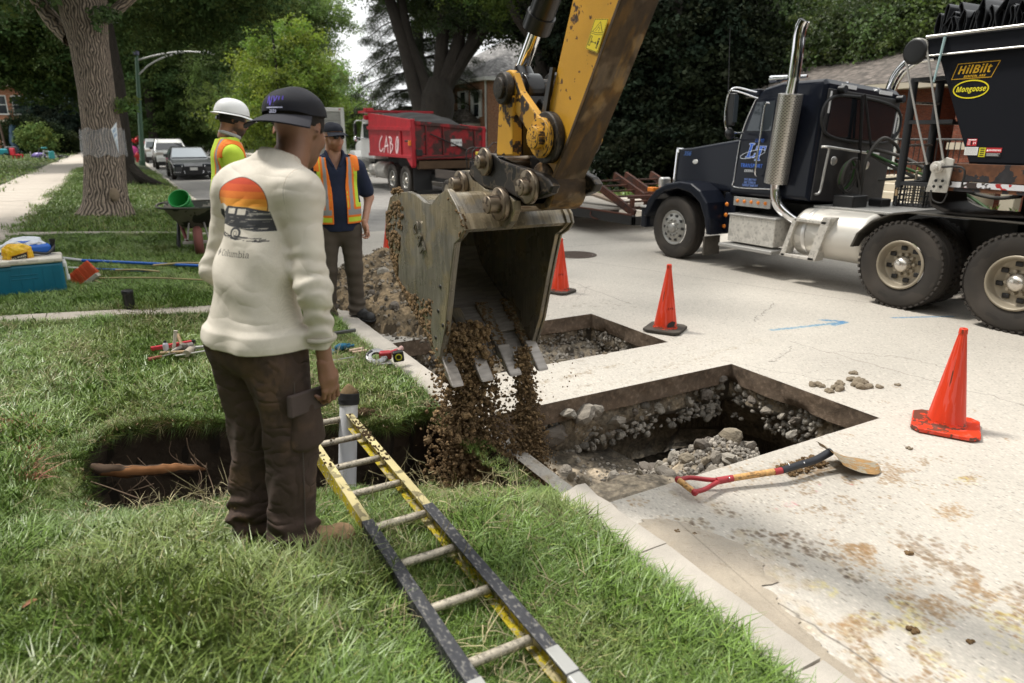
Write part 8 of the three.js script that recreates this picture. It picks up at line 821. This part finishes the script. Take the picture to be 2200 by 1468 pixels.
{
const J={pelvis:[0,.95,0],chest:[0,1.3,.0],neck:[0,1.5,.02],skull:[0,1.6,.04],head:[0,1.685,.06],headE:[.05,.4,0],hipL:[.1,.92,0],hipR:[-.1,.92,0],kneeL:[.11,.5,.02],kneeR:[-.13,.5,.02],ankleL:[.12,.085,-.02],ankleR:[-.15,.085,-.02],toeL:[.2,.03,.14],toeR:[-.2,.03,.15],shoulderL:[.2,1.42,.01],shoulderR:[-.2,1.42,.01],elbowL:[.3,1.15,-.04],elbowR:[-.29,1.15,-.04],wristL:[.23,.92,.05],wristR:[-.24,.92,.06],handL:[-.15,.4,.12],handR:[-.3,-.4,.15]};
const skin=[.5,.27,.19],t=thing('person','man in navy polo, open safety vest, dark cap and sunglasses standing by the clay heap','person',[1.84,.1,-6.78],-8*Math.PI/180);t.scale.setScalar(1.065);
part(t,'body',bodyGeo(J,{skin,hairCol:[.1,.05,.03],beard:.85,beardCol:[.22,.09,.045],cell:.022,handCell:.005}),skinM());
const S=torso(J,1.06,.022),arms=[];for(const s of['L','R'])arms.push(cap3(J['shoulder' + s],mix3(J['shoulder' + s],J['elbow' + s],.78),.075,.07));const sb=uni([...S,...arms],.05),nv=cloth(lin(.012,.02,.055));
const po=part(t,'polo_shirt',wuv(net((x,y,z)=>Math.max(sb(x,y,z)+ .007*(fbm(x*8,y*7,z*8,3)- .5)*2,.86-y,y-1.57+.5*Math.max(0,z),-Math.max(Math.abs(x)- .45*(y-1.4),-z,1.4-y)),[-.38,.82,-.28],[.38,1.56,.32],.009),1.5),nv);part(po,'collar',[-1,1].map((s)=>tb([[0,1.58,-.035],[s*.06,1.575,.0],[s*.075,1.55,.06],[s*.055,1.49,.11],[s*.03,1.44,.13]],.014,7,26)),nv);
vest(t,J,[...S,...arms],.007,[0]);trousers(t,J,lin(.095,.075,.058),.01);boots(t,J,M(lin(.02,.019,.019),.6),{cell:.008});
capHat(t,J,cloth(lin(.015,.018,.03)),1,{brim:.07,logoW:.9,logo:M(0xffffff,.8,0,{transparent:true,map:cvs(256,96,(c)=>{c.clearRect(0,0,256,96);c.strokeStyle='#dfe2e6';c.lineWidth=9;c.lineCap='round';c.beginPath();c.moveTo(30,70);for(let i=0;i<7;i++)c.quadraticCurveTo(44+i*28,i % 2?20:78,58+i*28,52);c.stroke();})})});
const gl=mg([-1,1].map((s)=>new THREE.SphereGeometry(.026,16,10).scale(1,.72,.35).rotateY(s*.35).translate(s*.033,.012,.1)));const sg=part(t,'sunglasses',place(prep(gl),J.head,J.headE),M(lin(.006,.006,.008),.08));part(sg,'frame',place(prep(mg([bx(.03,.008,.01,0,.018,.108,.003),...[-1,1].map((s)=>cy([s*.055,.018,.09],[s*.083,.012,-.005],.004,.004,6))])),J.head,J.headE),blackM);}
// ---------------------------------------------------------------- things lying on the grass
const gAt=(u,v)=>{let y=.3,p;for(let i=0;i<20;i++){p=at(u,v,y);y=groundY(p.x);}return p;};
{
const t=thing('cooler','large teal cooler box with a white lid on the grass at the left edge','cooler',[-1.02,.35,-8.38],.06),P=(n,g,m)=>part(t,n,g,m),teal=M(0xffffff,.45,0,{map:tex(256,256,(u,v)=>{const k=.85+.25*fp(u,v,5,5);return[6*k,104*k,130*k];})}),lid=M(0xffffff,.5,0,{map:tex(256,256,(u,v)=>{const k=.86+.2*fp(u,v,5,4)-(fp(u,v,12,3)>.68?.12:0);return[224*k,216*k,202*k];})});
P('box',[wuv(bx(.78,.34,.38,0,.17,0,.035,4))],teal);for(let i=0;i<8;i++)P('rib',bx(.0035,.28,.006,-.34+i*.092,.17,.19,.001),teal);P('handle_recess',[bx(.22,.008,.008,.06,.24,.19,.003),bx(.22,.008,.008,.06,.2,.19,.003),bx(.13,.008,.01,-.1,.3,.19,.003)],teal);P('lid',[wuv(bx(.8,.055,.4,0,.365,0,.022,4))],lid);P('latch',bx(.13,.02,.012,-.1,.345,.2,.004),M(lin(.3,.28,.24),.6));
P('handle',[bx(.03,.05,.26,.405,.3,0,.01),bx(.022,.16,.035,.415,.22,.1,.008),bx(.022,.16,.035,.415,.22,-.1,.008),bx(.03,.03,.22,.42,.15,0,.01)],white);
const bag=(name,label,c,r,fx,mat,sd)=>{const g=new THREE.IcosahedronGeometry(1,5),Q=g.attributes.position;for(let i=0;i<Q.count;i++){const v=V().fromBufferAttribute(Q,i),d=1+.5*(fbm(v.x*2.2+sd,v.y*2.2,v.z*2.2,4)- .5)+ .16*Math.abs(Math.sin(v.x*5+v.z*7+sd))*vn(v.x*4,v.y*4,sd);Q.setXYZ(i,v.x*r[0]*d,Math.max(v.y,-.7)*r[1]*d,v.z*r[2]*d);}g.computeVertexNormals();const U=g.attributes.uv;for(let i=0;i<U.count;i++)U.setXY(i,.5+Q.getX(i)/ r[0]*.42,.5+Q.getY(i)/ r[1]*.42);const o=thing(name,label,'bag',c,fx);part(o,'sack',g,mat);return o;};
const yb=cvs(256,256,(c)=>{c.fillStyle='#e3b41c';c.fillRect(0,0,256,256);for(let i=0;i<60;i++){c.globalAlpha=.2;c.fillStyle=rnd()<.5?'#f3d860':'#cf9312';c.beginPath();c.ellipse(rnd()*256,rnd()*256,rr(8,40),rr(4,20),rnd()*3,0,7);c.fill();}c.globalAlpha=1;c.translate(120,170);c.rotate(-.3);c.fillStyle='#2a2118';c.strokeStyle='#c88a14';c.lineWidth=8;c.beginPath();c.moveTo(-76,50);c.lineTo(-28,-40);c.lineTo(96,-40);c.lineTo(70,30);c.closePath();c.fill();c.stroke();c.fillStyle='#e8e2cc';c.font='bold 24px sans-serif';c.fillText('ALL TYPES',-44,0);c.fillText('MATERIAL',-54,28);});
const bw=cvs(256,256,(c)=>{c.fillStyle='#d6dae2';c.fillRect(0,0,256,256);for(let i=0;i<26;i++){c.fillStyle=['#1f56b4','#2b6acb','#d9dde6','#16408c','#c9505a'][rnd()*5 | 0];c.beginPath();const x=rnd()*256,y=rnd()*256;c.moveTo(x,y);c.lineTo(x+rr(20,90),y+rr(-20,30));c.lineTo(x+rr(-10,60),y+rr(20,60));c.fill();}});
bag('snack_bag','crumpled yellow bag with a dark label on the cooler lid',[-.98,.79,-8.3],[.125,.1,.07],.1,M(0xffffff,.35,0,{map:yb}),3);
const b2=bag('plastic_sack','blue and white plastic sack slumped behind the yellow bag on the cooler',[-.93,.81,-8.5],[.2,.11,.12],0,M(0xffffff,.35,0,{map:bw}),7);
const rp=gAt(45,545),b3=bag('plastic_sack','long blue white and red plastic sack on the grass behind the cooler',[rp.x-.06,.46,rp.z+.35],[.3,.1,.16],.2,M(0xffffff,.35,0,{map:bw.clone()}),12);part(b3,'red_end',rough(new THREE.IcosahedronGeometry(.09,3),.05,9,4).scale(.8,1.2,.7).translate(-.28,-.03,.02),M(lin(.6,.07,.09),.4));
const bk=thing('tool_case','bright blue tool case with black strap behind the yellow bag on the cooler','case',[-.84,.755,-8.46],.2);part(bk,'case',[bx(.26,.1,.14,0,.05,0,.035,4)],M(lin(.02,.13,.55),.4));part(bk,'strap',[tb([[-.16,.0,.09],[-.05,.03,.1],[.08,.01,.11],[.15,.06,.05],[.16,.09,0]],.014,7)],blackM);
const fl=thing('flashlight','black torch standing at the right end of the cooler lid','torch',[-.7,.765,-8.48]);part(fl,'body',[cy([0,0,0],[.01,.1,0],.022),cy([.01,.1,0],[.012,.13,0],.028)],blackM);}
{
const blue=M(lin(.02,.12,.48),.35),gry=M(lin(.55,.55,.56),.4),y1=.4;const a=gAt(138,566),b=gAt(178,571),c=gAt(455,585),t=thing('pole','long blue handled pole with grey end lying on the grass right of the cooler','pole',[a.x,.35,a.z]);const L=(p,y)=>[p.x,y,p.z];partW(t,'grey_end',cy(L(a,y1+.02),L(b,y1+.01),.02),gry);partW(t,'shaft',cy(L(b,y1+.01),L(c,.32),.019),blue);
const d=gAt(148,586),e=gAt(182,588),f=gAt(330,590),t2=thing('pole','blue and white pole half sunk in the grass in front of the longer pole','pole',[d.x,.35,d.z]);partW(t2,'white_end',cy(L(d,.41),L(e,.4),.015),white);partW(t2,'shaft',cy(L(e,.4),L(f,.34),.014),blue);
const wd=M(lin(.5,.4,.2),.7,0,{map:mottle}),s=[[[330,583],[450,577],'pale wooden handle lying behind the blue pole near the man in the hard hat',.014],[[250,594],[345,596],'short curved wooden stick lying on the grass between the poles and the pipe stub',.012],[[200,612],[450,615],'thin wooden lath lying on the grass behind the black pipe stub',.009]];
for(const[p,q,lab,r]of s){const A=gAt(...p),B=gAt(...q),o=thing('stick',lab,'stick',[A.x,.34,A.z]);partW(o,'shaft',tb([L(A,groundY(A.x)+ .075),[(A.x+B.x)/ 2,groundY((A.x+B.x)/ 2)+ .085,(A.z+B.z)/ 2],L(B,groundY(B.x)+ .07)],r,8,20),wd);}
const p=gAt(172,612),br=thing('broom_head','orange bristled broom head lying on its side by the cooler','broom',[p.x,.4,p.z],-.5);const bs=[];for(let i=0;i<260;i++){const k=rr(-.13,.13),w=rr(-.025,.025);bs.push(new THREE.BoxGeometry(.003,.16,.003).rotateZ(k*.7+rr(-.05,.05)).translate(k*1.15,.08,w));}const tlt=(g)=>g.rotateZ(.62).translate(.1,.0,0);part(br,'bristles',tlt(mg(bs)),M(lin(.72,.13,.05),.6));part(br,'block',tlt(bx(.27,.05,.06,0,-.02,0,.01)),M(lin(.6,.56,.46),.6,0,{map:mottle}));part(br,'handle',cy([.15,0,0],[.28,-.03,.06],.01),wd);
const st=gAt(281,668),k=thing('pipe_stub','short black plastic pipe stub standing in the grass by the narrow walk','pipe',[st.x,st.y-.06,st.z]);part(k,'pipe',cy([0,0,0],[-.005,.24,0],.047,.047,28),blackM);part(k,'cap',lath([[0,.265],[.04,.264],[.05,.258],[.052,.235],[.052,.222],[.047,.22]],28).translate(-.005,0,0),blackM);}
{
const p=gAt(408,553),t=thing('wheelbarrow','old steel wheelbarrow with red wooden handles standing on the grass behind the hard hat man','wheelbarrow',[p.x+.14,p.y,p.z],-.1),P=(n,g,m,l)=>part(t,n,g,m,l),tray=M(0xffffff,.75,.1,{map:tex(256,256,(u,v)=>{const n=fp(u,v,5,5),k=.7+.6*(n-.3);return n>.55?[128*k,124*k,112*k]:[52*k,56*k,46*k];})}),redW=M(lin(.28,.06,.055),.8,0,{map:mottle});
t.scale.setScalar(1.15);
const w=P('wheel',new THREE.TorusGeometry(.135,.055,14,36).rotateY(Math.PI/2).translate(0,.19,0),M(lin(.26,.09,.075),.8,0,{map:mottle}));part(w,'rim',[cy([-.03,.19,0],[.03,.19,0],.1,.1,24)],redW);
P('handle',[cy([-.13,.2,.02],[-.28,.62,-1.1],.022,.022,8)],redW);P('handle',[cy([.13,.2,.02],[.28,.62,-1.1],.022,.022,8)],redW);P('axle_bracket',[bx(.36,.035,.035,0,.19,.08,.006),bx(.02,.06,.12,-.15,.2,.02,.005),bx(.02,.06,.12,.15,.2,.02,.005),cy([-.16,.19,0],[.16,.19,0],.012)],M(lin(.3,.27,.25),.7));
P('brace',[cy([-.12,.22,.05],[-.07,.5,-.12],.012),cy([.12,.22,.05],[.07,.5,-.12],.012)],M(lin(.3,.28,.26),.6));P('leg',[cy([-.22,.4,-.75],[-.26,-.02,-.6],.02),cy([-.22,.4,-.75],[-.28,.0,-.8],.02)],blackM);P('leg',[cy([.22,.4,-.75],[.26,-.02,-.6],.02),cy([.22,.4,-.75],[.28,.0,-.8],.02)],blackM);
const g=new THREE.BufferGeometry(),top=[[-.34,.62,.16],[.34,.62,.16],[.36,.6,-.95],[-.36,.6,-.95]],bt=[[-.16,.34,-.14],[.16,.34,-.14],[.2,.36,-.72],[-.2,.36,-.72]],Q=[];for(let i=0;i<4;i++){const j=(i+1)% 4;Q.push(...top[i],...bt[i],...bt[j],...top[i],...bt[j],...top[j]);}Q.push(...bt[0],...bt[2],...bt[1],...bt[0],...bt[3],...bt[2]);g.setAttribute('position',new THREE.Float32BufferAttribute(Q,3));g.computeVertexNormals();const tr=P('tray',wuv(g),tray);part(tr,'rolled_rim',tb([...top.map((q)=>q)],.014,7,80,true),tray);
const bkt=thing('bucket','bright green plastic bucket lying in the wheelbarrow tray','bucket',[p.x+.02,p.y+.72,p.z-.2],-.1);const gm=M(lin(.03,.3,.07),.4);part(bkt,'wall',lath([[.0,-.15],[.11,-.15],[.135,.15],[.145,.15],[.145,.17],[.13,.17],[.105,-.14],[0,-.14]],32).rotateX(.9).rotateY(-.35),gm);part(bkt,'hoop',lath([[.138,.1],[.146,.1],[.146,.112],[.138,.112]],32).rotateX(.9).rotateY(-.35),gm);}
{
const p=gAt(487,862),t=thing('can','small white can of pipe cement on the grass beside the brown trousers','can',[p.x,p.y+.04,p.z]);part(t,'body',lath([[0,0],[.043,0],[.043,.08],[.04,.085],[0,.085]],28),M(0xffffff,.4,0,{map:cvs(256,128,(c)=>{c.fillStyle='#cfd3d4';c.fillRect(0,0,256,128);c.fillStyle='#24505e';c.beginPath();c.ellipse(70,96,20,26,.3,0,7);c.ellipse(198,96,20,26,.3,0,7);c.fill();c.fillStyle='#555a60';for(let i=0;i<40;i++)c.fillRect(rnd()*256,14+rnd()*70,rr(6,30),3);})}));part(t,'lid',[lath([[0,.092],[.018,.092],[.02,.1],[.018,.112],[0,.113]],20),lath([[.02,.084],[.043,.084],[.045,.09],[.03,.094],[.02,.094]],28)],M(lin(.55,.53,.5),.5));part(t,'brush_stem',cy([-.01,.11,0],[-.016,.14,0],.005),white);
const st=M(lin(.3,.27,.24),.45,.5,{map:mottle}),wd=M(lin(.42,.28,.15),.7,0,{map:mottle}),q=gAt(392,772),Y=q.y+.045,put=(name,label,cat,x,z,rot)=>thing(name,label,cat,[q.x+x,Y,q.z+z],rot);
let o=put('pick_hammer','pick headed hammer lying across the pile of tools on the grass','hammer',.02,0,.5);part(o,'head',[taper([[-.13,.03,0,.006],[-.06,.045,0,.016],[0,.05,0,.02],[.07,.05,0,.02]],10),bx(.04,.05,.05,0,.05,0,.008)],st);part(o,'handle',cy([0,.045,-.02],[.04,.12,-.12],.012),wd);
o=put('pipe_wrench','long steel pipe wrench lying on the grass right of the pile of tools','wrench',.17,.02,-.12);part(o,'handle',[bx(.3,.022,.032,.06,.035,0,.006)],M(lin(.42,.41,.39),.4,.5));part(o,'jaw',[bx(.06,.026,.07,-.1,.036,.02,.008),bx(.05,.024,.03,-.13,.036,-.03,.006)],st);
o=put('chisel','upright pale handled chisel stuck in the pile of tools','chisel',-.055,.01,0);part(o,'handle',[cy([0,.02,0],[.035,.17,-.02],.011,.013),cy([.035,.17,-.02],[.037,.18,-.021],.016)],M(lin(.5,.45,.38),.6));
o=put('spray_can','small white and purple spray can in the pile of tools','spray can',-.1,.0,0);part(o,'body',[lath([[0,0],[.02,0],[.02,.085],[.012,.1],[0,.1]],18)],M(lin(.55,.52,.62),.4));part(o,'cap',cy([0,.1,0],[0,.115,0],.011),blackM);
o=put('level','red spirit level lying behind the pile of tools','level',-.05,-.12,.15);part(o,'rail',bx(.3,.03,.03,0,.04,0,.004),M(lin(.5,.03,.05),.4));part(o,'end',bx(.03,.032,.032,.15,.04,0,.003),blackM);
o=put('mallet','wooden handled mallet lying in front of the pile of tools','mallet',-.05,.06,-.4);part(o,'handle',cy([-.1,.03,0],[.1,.035,.0],.013),wd);part(o,'head',cy([.1,.035,-.05],[.1,.035,.05],.026),M(lin(.35,.3,.24),.6));
o=put('wrench','thin steel wrench lying in the grass in front of the tool pile','wrench',.06,.13,.1);part(o,'bar',[bx(.22,.01,.02,0,.03,0,.003),new THREE.TorusGeometry(.016,.006,6,16).rotateX(1.57).translate(.115,.03,0)],M(lin(.5,.49,.47),.35,.6));
o=put('screwdriver','screwdriver with a worn red handle at the left of the tool pile','screwdriver',-.16,.12,.35);part(o,'handle',cy([-.07,.03,0],[.02,.03,0],.014,.012),M(lin(.3,.07,.05),.6));part(o,'blade',cy([.02,.03,0],[.12,.032,0],.005),st);
const pu=gAt(487,774);o=thing('tape_roll','roll of purple tape with a black cap left of the trousers','tape',[pu.x,pu.y+.05,pu.z]);part(o,'roll',new THREE.TorusGeometry(.022,.012,10,24),M(lin(.35,.12,.62),.3));part(o,'cap',cy([-.06,-.02,0],[-.03,.01,0],.018),blackM);
const gv=gAt(735,764),gl=M(0xffffff,.9,0,{map:tex(128,128,(u,v)=>{const k=.7+.6*fp(u,v,6,4);return[14*k,76*k,100*k];})});o=thing('work_glove','crumpled teal work glove on the grass right of the cream shirted man','glove',[gv.x,gv.y+.05,gv.z],.3);part(o,'glove',rough(mg([new THREE.SphereGeometry(.05,22,16).scale(1.3,.55,.9).translate(0,.02,0),...[0,1,2,3].map((i)=>cy([.03,.02,-.03+i*.02],[.09,.015+.01*(i % 2),-.045+i*.03],.013,.011,10))]),.012,22,3),gl);o=thing('work_glove','second teal glove half hidden under the first, nearer the trousers','glove',[gv.x-.1,gv.y+.045,gv.z+.03],1.4);part(o,'glove',rough(new THREE.SphereGeometry(.055,22,16).scale(1.2,.5,.8),.018,20,5),gl);
const br=gAt(735,735);o=thing('steel_bar','dark steel bar lying on the grass behind the teal gloves','bar',[br.x,br.y+.07,br.z],.06);part(o,'bar',bx(.3,.03,.03,-.02,.02,0,.008),M(lin(.12,.12,.12),.35,.6));const pp=gAt(768,770);o=thing('copper_pipe','short pieces of copper pipe lying right of the teal gloves','pipe',[pp.x,pp.y+.05,pp.z],.1);part(o,'pipe',cy([-.06,.02,-.015],[.06,.02,-.02],.013),M(lin(.55,.4,.3),.4,.3));part(o,'pipe',cy([-.05,.015,.025],[.07,.012,.03],.01),M(lin(.6,.42,.33),.4,.3));const bl=gAt(735,790);o=thing('saw_blade','straight saw blade lying in the grass in front of the gloves','blade',[bl.x,bl.y+.05,bl.z],.02);part(o,'blade',bx(.2,.004,.02,0,.02,0),M(lin(.5,.5,.5),.3,.7));
const dr=gAt(835,790);o=thing('cordless_saw','red and grey cordless power saw with black battery lying by the curb','power tool',[dr.x-.02,dr.y+.05,dr.z],-.25);const mg2=M(lin(.33,.33,.34),.4,.5,{map:mottle});part(o,'motor',[bx(.1,.07,.07,.0,.05,-.02,.02),cy([.0,.05,-.02],[.13,.06,-.1],.022)],M(lin(.36,.02,.03),.4));part(o,'guard',[lath([[.04,-.012],[.08,-.012],[.088,0],[.08,.012],[.04,.012]],28).rotateX(.5).translate(-.07,.05,.0),bx(.16,.014,.08,-.04,.01,.05,.006)],mg2);part(o,'front_handle',taper([[-.12,.03,.02,.016],[-.14,.06,-.02,.018],[-.1,.08,-.05,.016]],10),blackM);const bt=part(o,'battery',bx(.085,.085,.055,.1,.045,.045,.012),blackM);bt.rotation.z=.1;part(bt,'battery_label',lath([[.018,0],[.028,0],[.028,.003],[.018,.003]],24).rotateX(Math.PI/2).translate(.1,.045,.073),M(lin(.5,.45,.03),.5));part(o,'rear_handle',cy([.1,.06,-.06],[.14,.07,-.12],.02),M(lin(.4,.25,.22),.5));
const lf=gAt(72,1335);o=thing('fallen_leaf','single brown leaf lying in the grass at the lower left','leaf',[lf.x,lf.y+.07,lf.z],.6);{const g=new THREE.PlaneGeometry(.05,.016,8,4),Q=g.attributes.position;for(let i=0;i<Q.count;i++){const x=Q.getX(i),k=Math.sqrt(Math.max(0,1 -(x/.026)**2));Q.setY(i,Q.getY(i)*k);Q.setZ(i,.006*Math.cos(x*60)+ Math.abs(Q.getY(i))*.4);}g.computeVertexNormals();part(o,'blade',g.rotateX(-1.2),M(lin(.3,.13,.07),.8));}
const cb=gAt(2,1290);o=thing('white_hose','loop of white hose at the left edge of the foreground grass','hose',[cb.x-.08,.34,cb.z]);part(o,'hose',tb([[-.1,.06,.2],[.06,.1,.1],[.08,.12,-.02],[.05,.1,-.14],[-.1,.06,-.22]],.006,8,40),white);}
{
const G=(u,v)=>at(u,v,.42),c=(r,g,b,k=.4)=>M(lin(r,g,b),k),red=c(.65,.02,.04),teal=c(.05,.4,.45),pk=c(.6,.05,.25),whl=(x,y,z,r)=>new THREE.TorusGeometry(r,.03,8,24).rotateY(.3).translate(x,y,z);
let p=G(36,342),o=thing('toy_chair','red plastic child chair on the lawn left of the sidewalk','toy chair',p.toArray(),.6);part(o,'seat',bx(.5,.1,.5,.1,.28,0,.03),red);part(o,'backrest',bx(.12,.5,.5,-.2,.5,0,.04),red);for(const[a,b]of[[-.1,-.2],[-.1,.2],[.3,-.2],[.3,.2]])part(o,'leg',bx(.08,.28,.08,a,.14,b,.02),red);
p=G(108,348);o=thing('toy_bicycle','white and teal child bicycle standing at the edge of the sidewalk','bicycle',p.toArray(),.5);part(o,'wheel',whl(-.4,.24,0,.22),blackM);part(o,'wheel',whl(.4,.24,0,.22),blackM);part(o,'frame',[cy([-.4,.24,0],[-.25,.7,0],.04),cy([-.25,.66,0],[.3,.55,0],.05),cy([.3,.55,0],[.4,.24,0],.04),cy([-.2,.3,0],[.1,.25,0],.05)],c(.6,.62,.62));part(o,'seat',bx(.3,.08,.14,-.22,.85,0,.03),teal);part(o,'basket',bx(.3,.45,.2,.1,.42,.08,.05),teal);part(o,'handlebar',cy([-.55,.55,0],[-.5,.85,0],.03),blackM);
p=G(84,341);o=thing('toy_bicycle','purple toy bike lying on its side left of the white and teal one','bicycle',p.toArray(),0);part(o,'body',rough(new THREE.IcosahedronGeometry(.3,3).scale(1.4,.6,.6).translate(0,.18,0),.12,4,2),c(.2,.14,.42));part(o,'wheel',new THREE.TorusGeometry(.22,.04,8,20).rotateX(1.4).translate(.5,.1,0),blackM);part(o,'stem',cy([-.5,.05,0],[-.45,.5,0],.03),c(.5,.5,.48));
p=G(132,341);o=thing('toy_bicycle','black wheeled bike lying flat just right of the white and teal one','bicycle',p.toArray(),0);part(o,'wheel',new THREE.TorusGeometry(.34,.045,8,28).rotateX(1.35).translate(.1,.14,0),blackM);part(o,'frame',[cy([-.5,.1,0],[.1,.16,0],.04),cy([-.5,.1,0],[-.3,.3,-.1],.04)],c(.1,.1,.11));
p=G(62,322);o=thing('toy_car','black and white ride on toy car on the lawn by the hedge','toy car',p.toArray(),.2);part(o,'body',[bx(2.2,.5,.9,0,.45,0,.15),bx(.8,.3,.8,-.1,.8,0,.1)],blackM);part(o,'door_panel',bx(.75,.5,.04,.1,.5,.46,.05),white);for(const x of[-.8,.8])part(o,'wheel',whl(x,.25,.42,.22),blackM);
p=G(124,330);o=thing('toy_scooter','pink scooter standing beside the red toy truck','scooter',p.toArray(),.2);part(o,'stem',cy([0,.05,0],[.05,1.05,0],.045),pk);part(o,'handlebar',cy([-.3,1.05,0],[.4,1.1,0],.04),pk);part(o,'deck',bx(.7,.06,.2,-.2,.1,0,.02),pk);
p=G(133,329);o=thing('toy_truck','red and yellow toy truck on the lawn beside the sidewalk','toy truck',p.toArray(),.2);part(o,'body',bx(1.0,.4,.6,0,.3,0,.1),red);part(o,'cab',[bx(.3,.35,.4,.3,.55,0,.08),bx(.3,.2,.3,-.25,.55,0,.06)],c(.75,.5,.02));for(const x of[-.3,.3])part(o,'wheel',whl(x,.16,.3,.14),blackM);
p=G(112,322);o=thing('toy_bicycle','small dark bicycle with handlebars standing near the shrub','bicycle',p.toArray(),.4);part(o,'wheel',whl(-.5,.35,0,.32),blackM);part(o,'wheel',whl(.5,.35,0,.32),blackM);part(o,'frame',[cy([-.5,.35,0],[-.1,.9,0],.04),cy([-.1,.85,0],[.45,.8,0],.04),cy([.5,.35,0],[.42,1.2,0],.04),cy([.2,1.25,0],[.6,1.2,0],.04)],red);
p=atD(13,288,58);o=thing('toy_slide','dark blue plastic slide frame standing at the left edge of the lawn','slide',[p.x,.4,p.z]);partW(o,'panel',tb([[p.x+.55,2.9,p.z],[p.x+.4,2.2,p.z],[p.x+.35,1.4,p.z+.1],[p.x+.6,.8,p.z+.2]],.22,8,20),c(.03,.075,.13));partW(o,'step',bx(.7,.16,.5,p.x+.6,.7,p.z+.2,.05),c(.1,.1,.12));partW(o,'pole',cy([p.x-.2,.4,p.z+.1],[p.x-.35,3.6,p.z+.1],.08),c(.14,.09,.07));
p=G(8,342);o=thing('toy_wagon','teal and black wheeled toy at the left edge beside the red chair','toy wagon',p.toArray(),.3);part(o,'tub',bx(.8,.4,.5,-.1,.5,0,.1),c(.03,.35,.42));part(o,'hood',bx(.7,.6,.5,.55,.55,-.1,.1),c(.05,.05,.06));part(o,'wheel',whl(.1,.2,.3,.2),blackM);
p=atD(150,292,72);o=thing('canopy','white canopy roof on thin poles over a grey bench beside the sidewalk','canopy',[p.x,.4,p.z]);partW(o,'roof',bx(2.9,.36,1.8,p.x-.1,p.y-.1,p.z,.12),c(.68,.68,.66));for(const[x,z]of[[-1.2,-.7],[1.2,-.7],[-1.2,.7],[1.2,.7]])partW(o,'pole',cy([p.x+x,.4,p.z+z],[p.x+x,p.y-.2,p.z+z],.05),c(.2,.12,.1));partW(o,'bench',[0,1,2].map((i)=>bx(.7,.55,.1,p.x-.55+i*.75,p.y-1.45,p.z+.5,.03)),c(.17,.17,.19));partW(o,'bench_frame',cy([p.x-1,.95,p.z+.5],[p.x+1.2,.95,p.z+.5],.04),blackM);
p=G(276,338);o=thing('toy_car','pink toy car on the grass beside the green lamp post','toy car',p.toArray(),.1);part(o,'body',[new THREE.SphereGeometry(.35,16,10).scale(1,.9,.8).translate(-.35,.35,0),new THREE.SphereGeometry(.4,16,10).scale(1,1,.8).translate(.35,.45,0),bx(.8,.2,.4,0,.25,0,.06)],pk);part(o,'wheel',[whl(.35,.14,.3,.13)],c(.2,.05,.15));part(o,'wheel',[whl(-.35,.14,.3,.13)],c(.2,.05,.15));part(o,'handle',cy([.4,.8,0],[.3,1.4,-.1],.03),c(.2,.2,.22));}
{const L=[];const q=(u,v)=>gAt(u,v);for(let i=0;i<70;i++){const k=rnd(),p=rnd()<.45?q(60+rr(-14,14)- 10*k,960+90*k):q(10+90*k,925+rr(-14,14));L.push([p.x,p.y-.01,p.z]);}const m=new THREE.InstancedMesh(tuft(12,.1,.006,.03,1),M(lin(.5,.13,.12),.6),L.length),o=new THREE.Object3D();L.forEach((p,i)=>{o.position.set(...p);o.rotation.set(rr(-.3,.3),rnd()*6,rr(-.3,.3));o.scale.setScalar(rr(.7,1));o.updateMatrix();m.setMatrixAt(i,o.matrix);});m.name='painted_grass';scene.add(m);tag(m,'grass blades marked with red spray paint left of the soil pit','grass',null,'stuff');}
renderer.render(scene,camera);
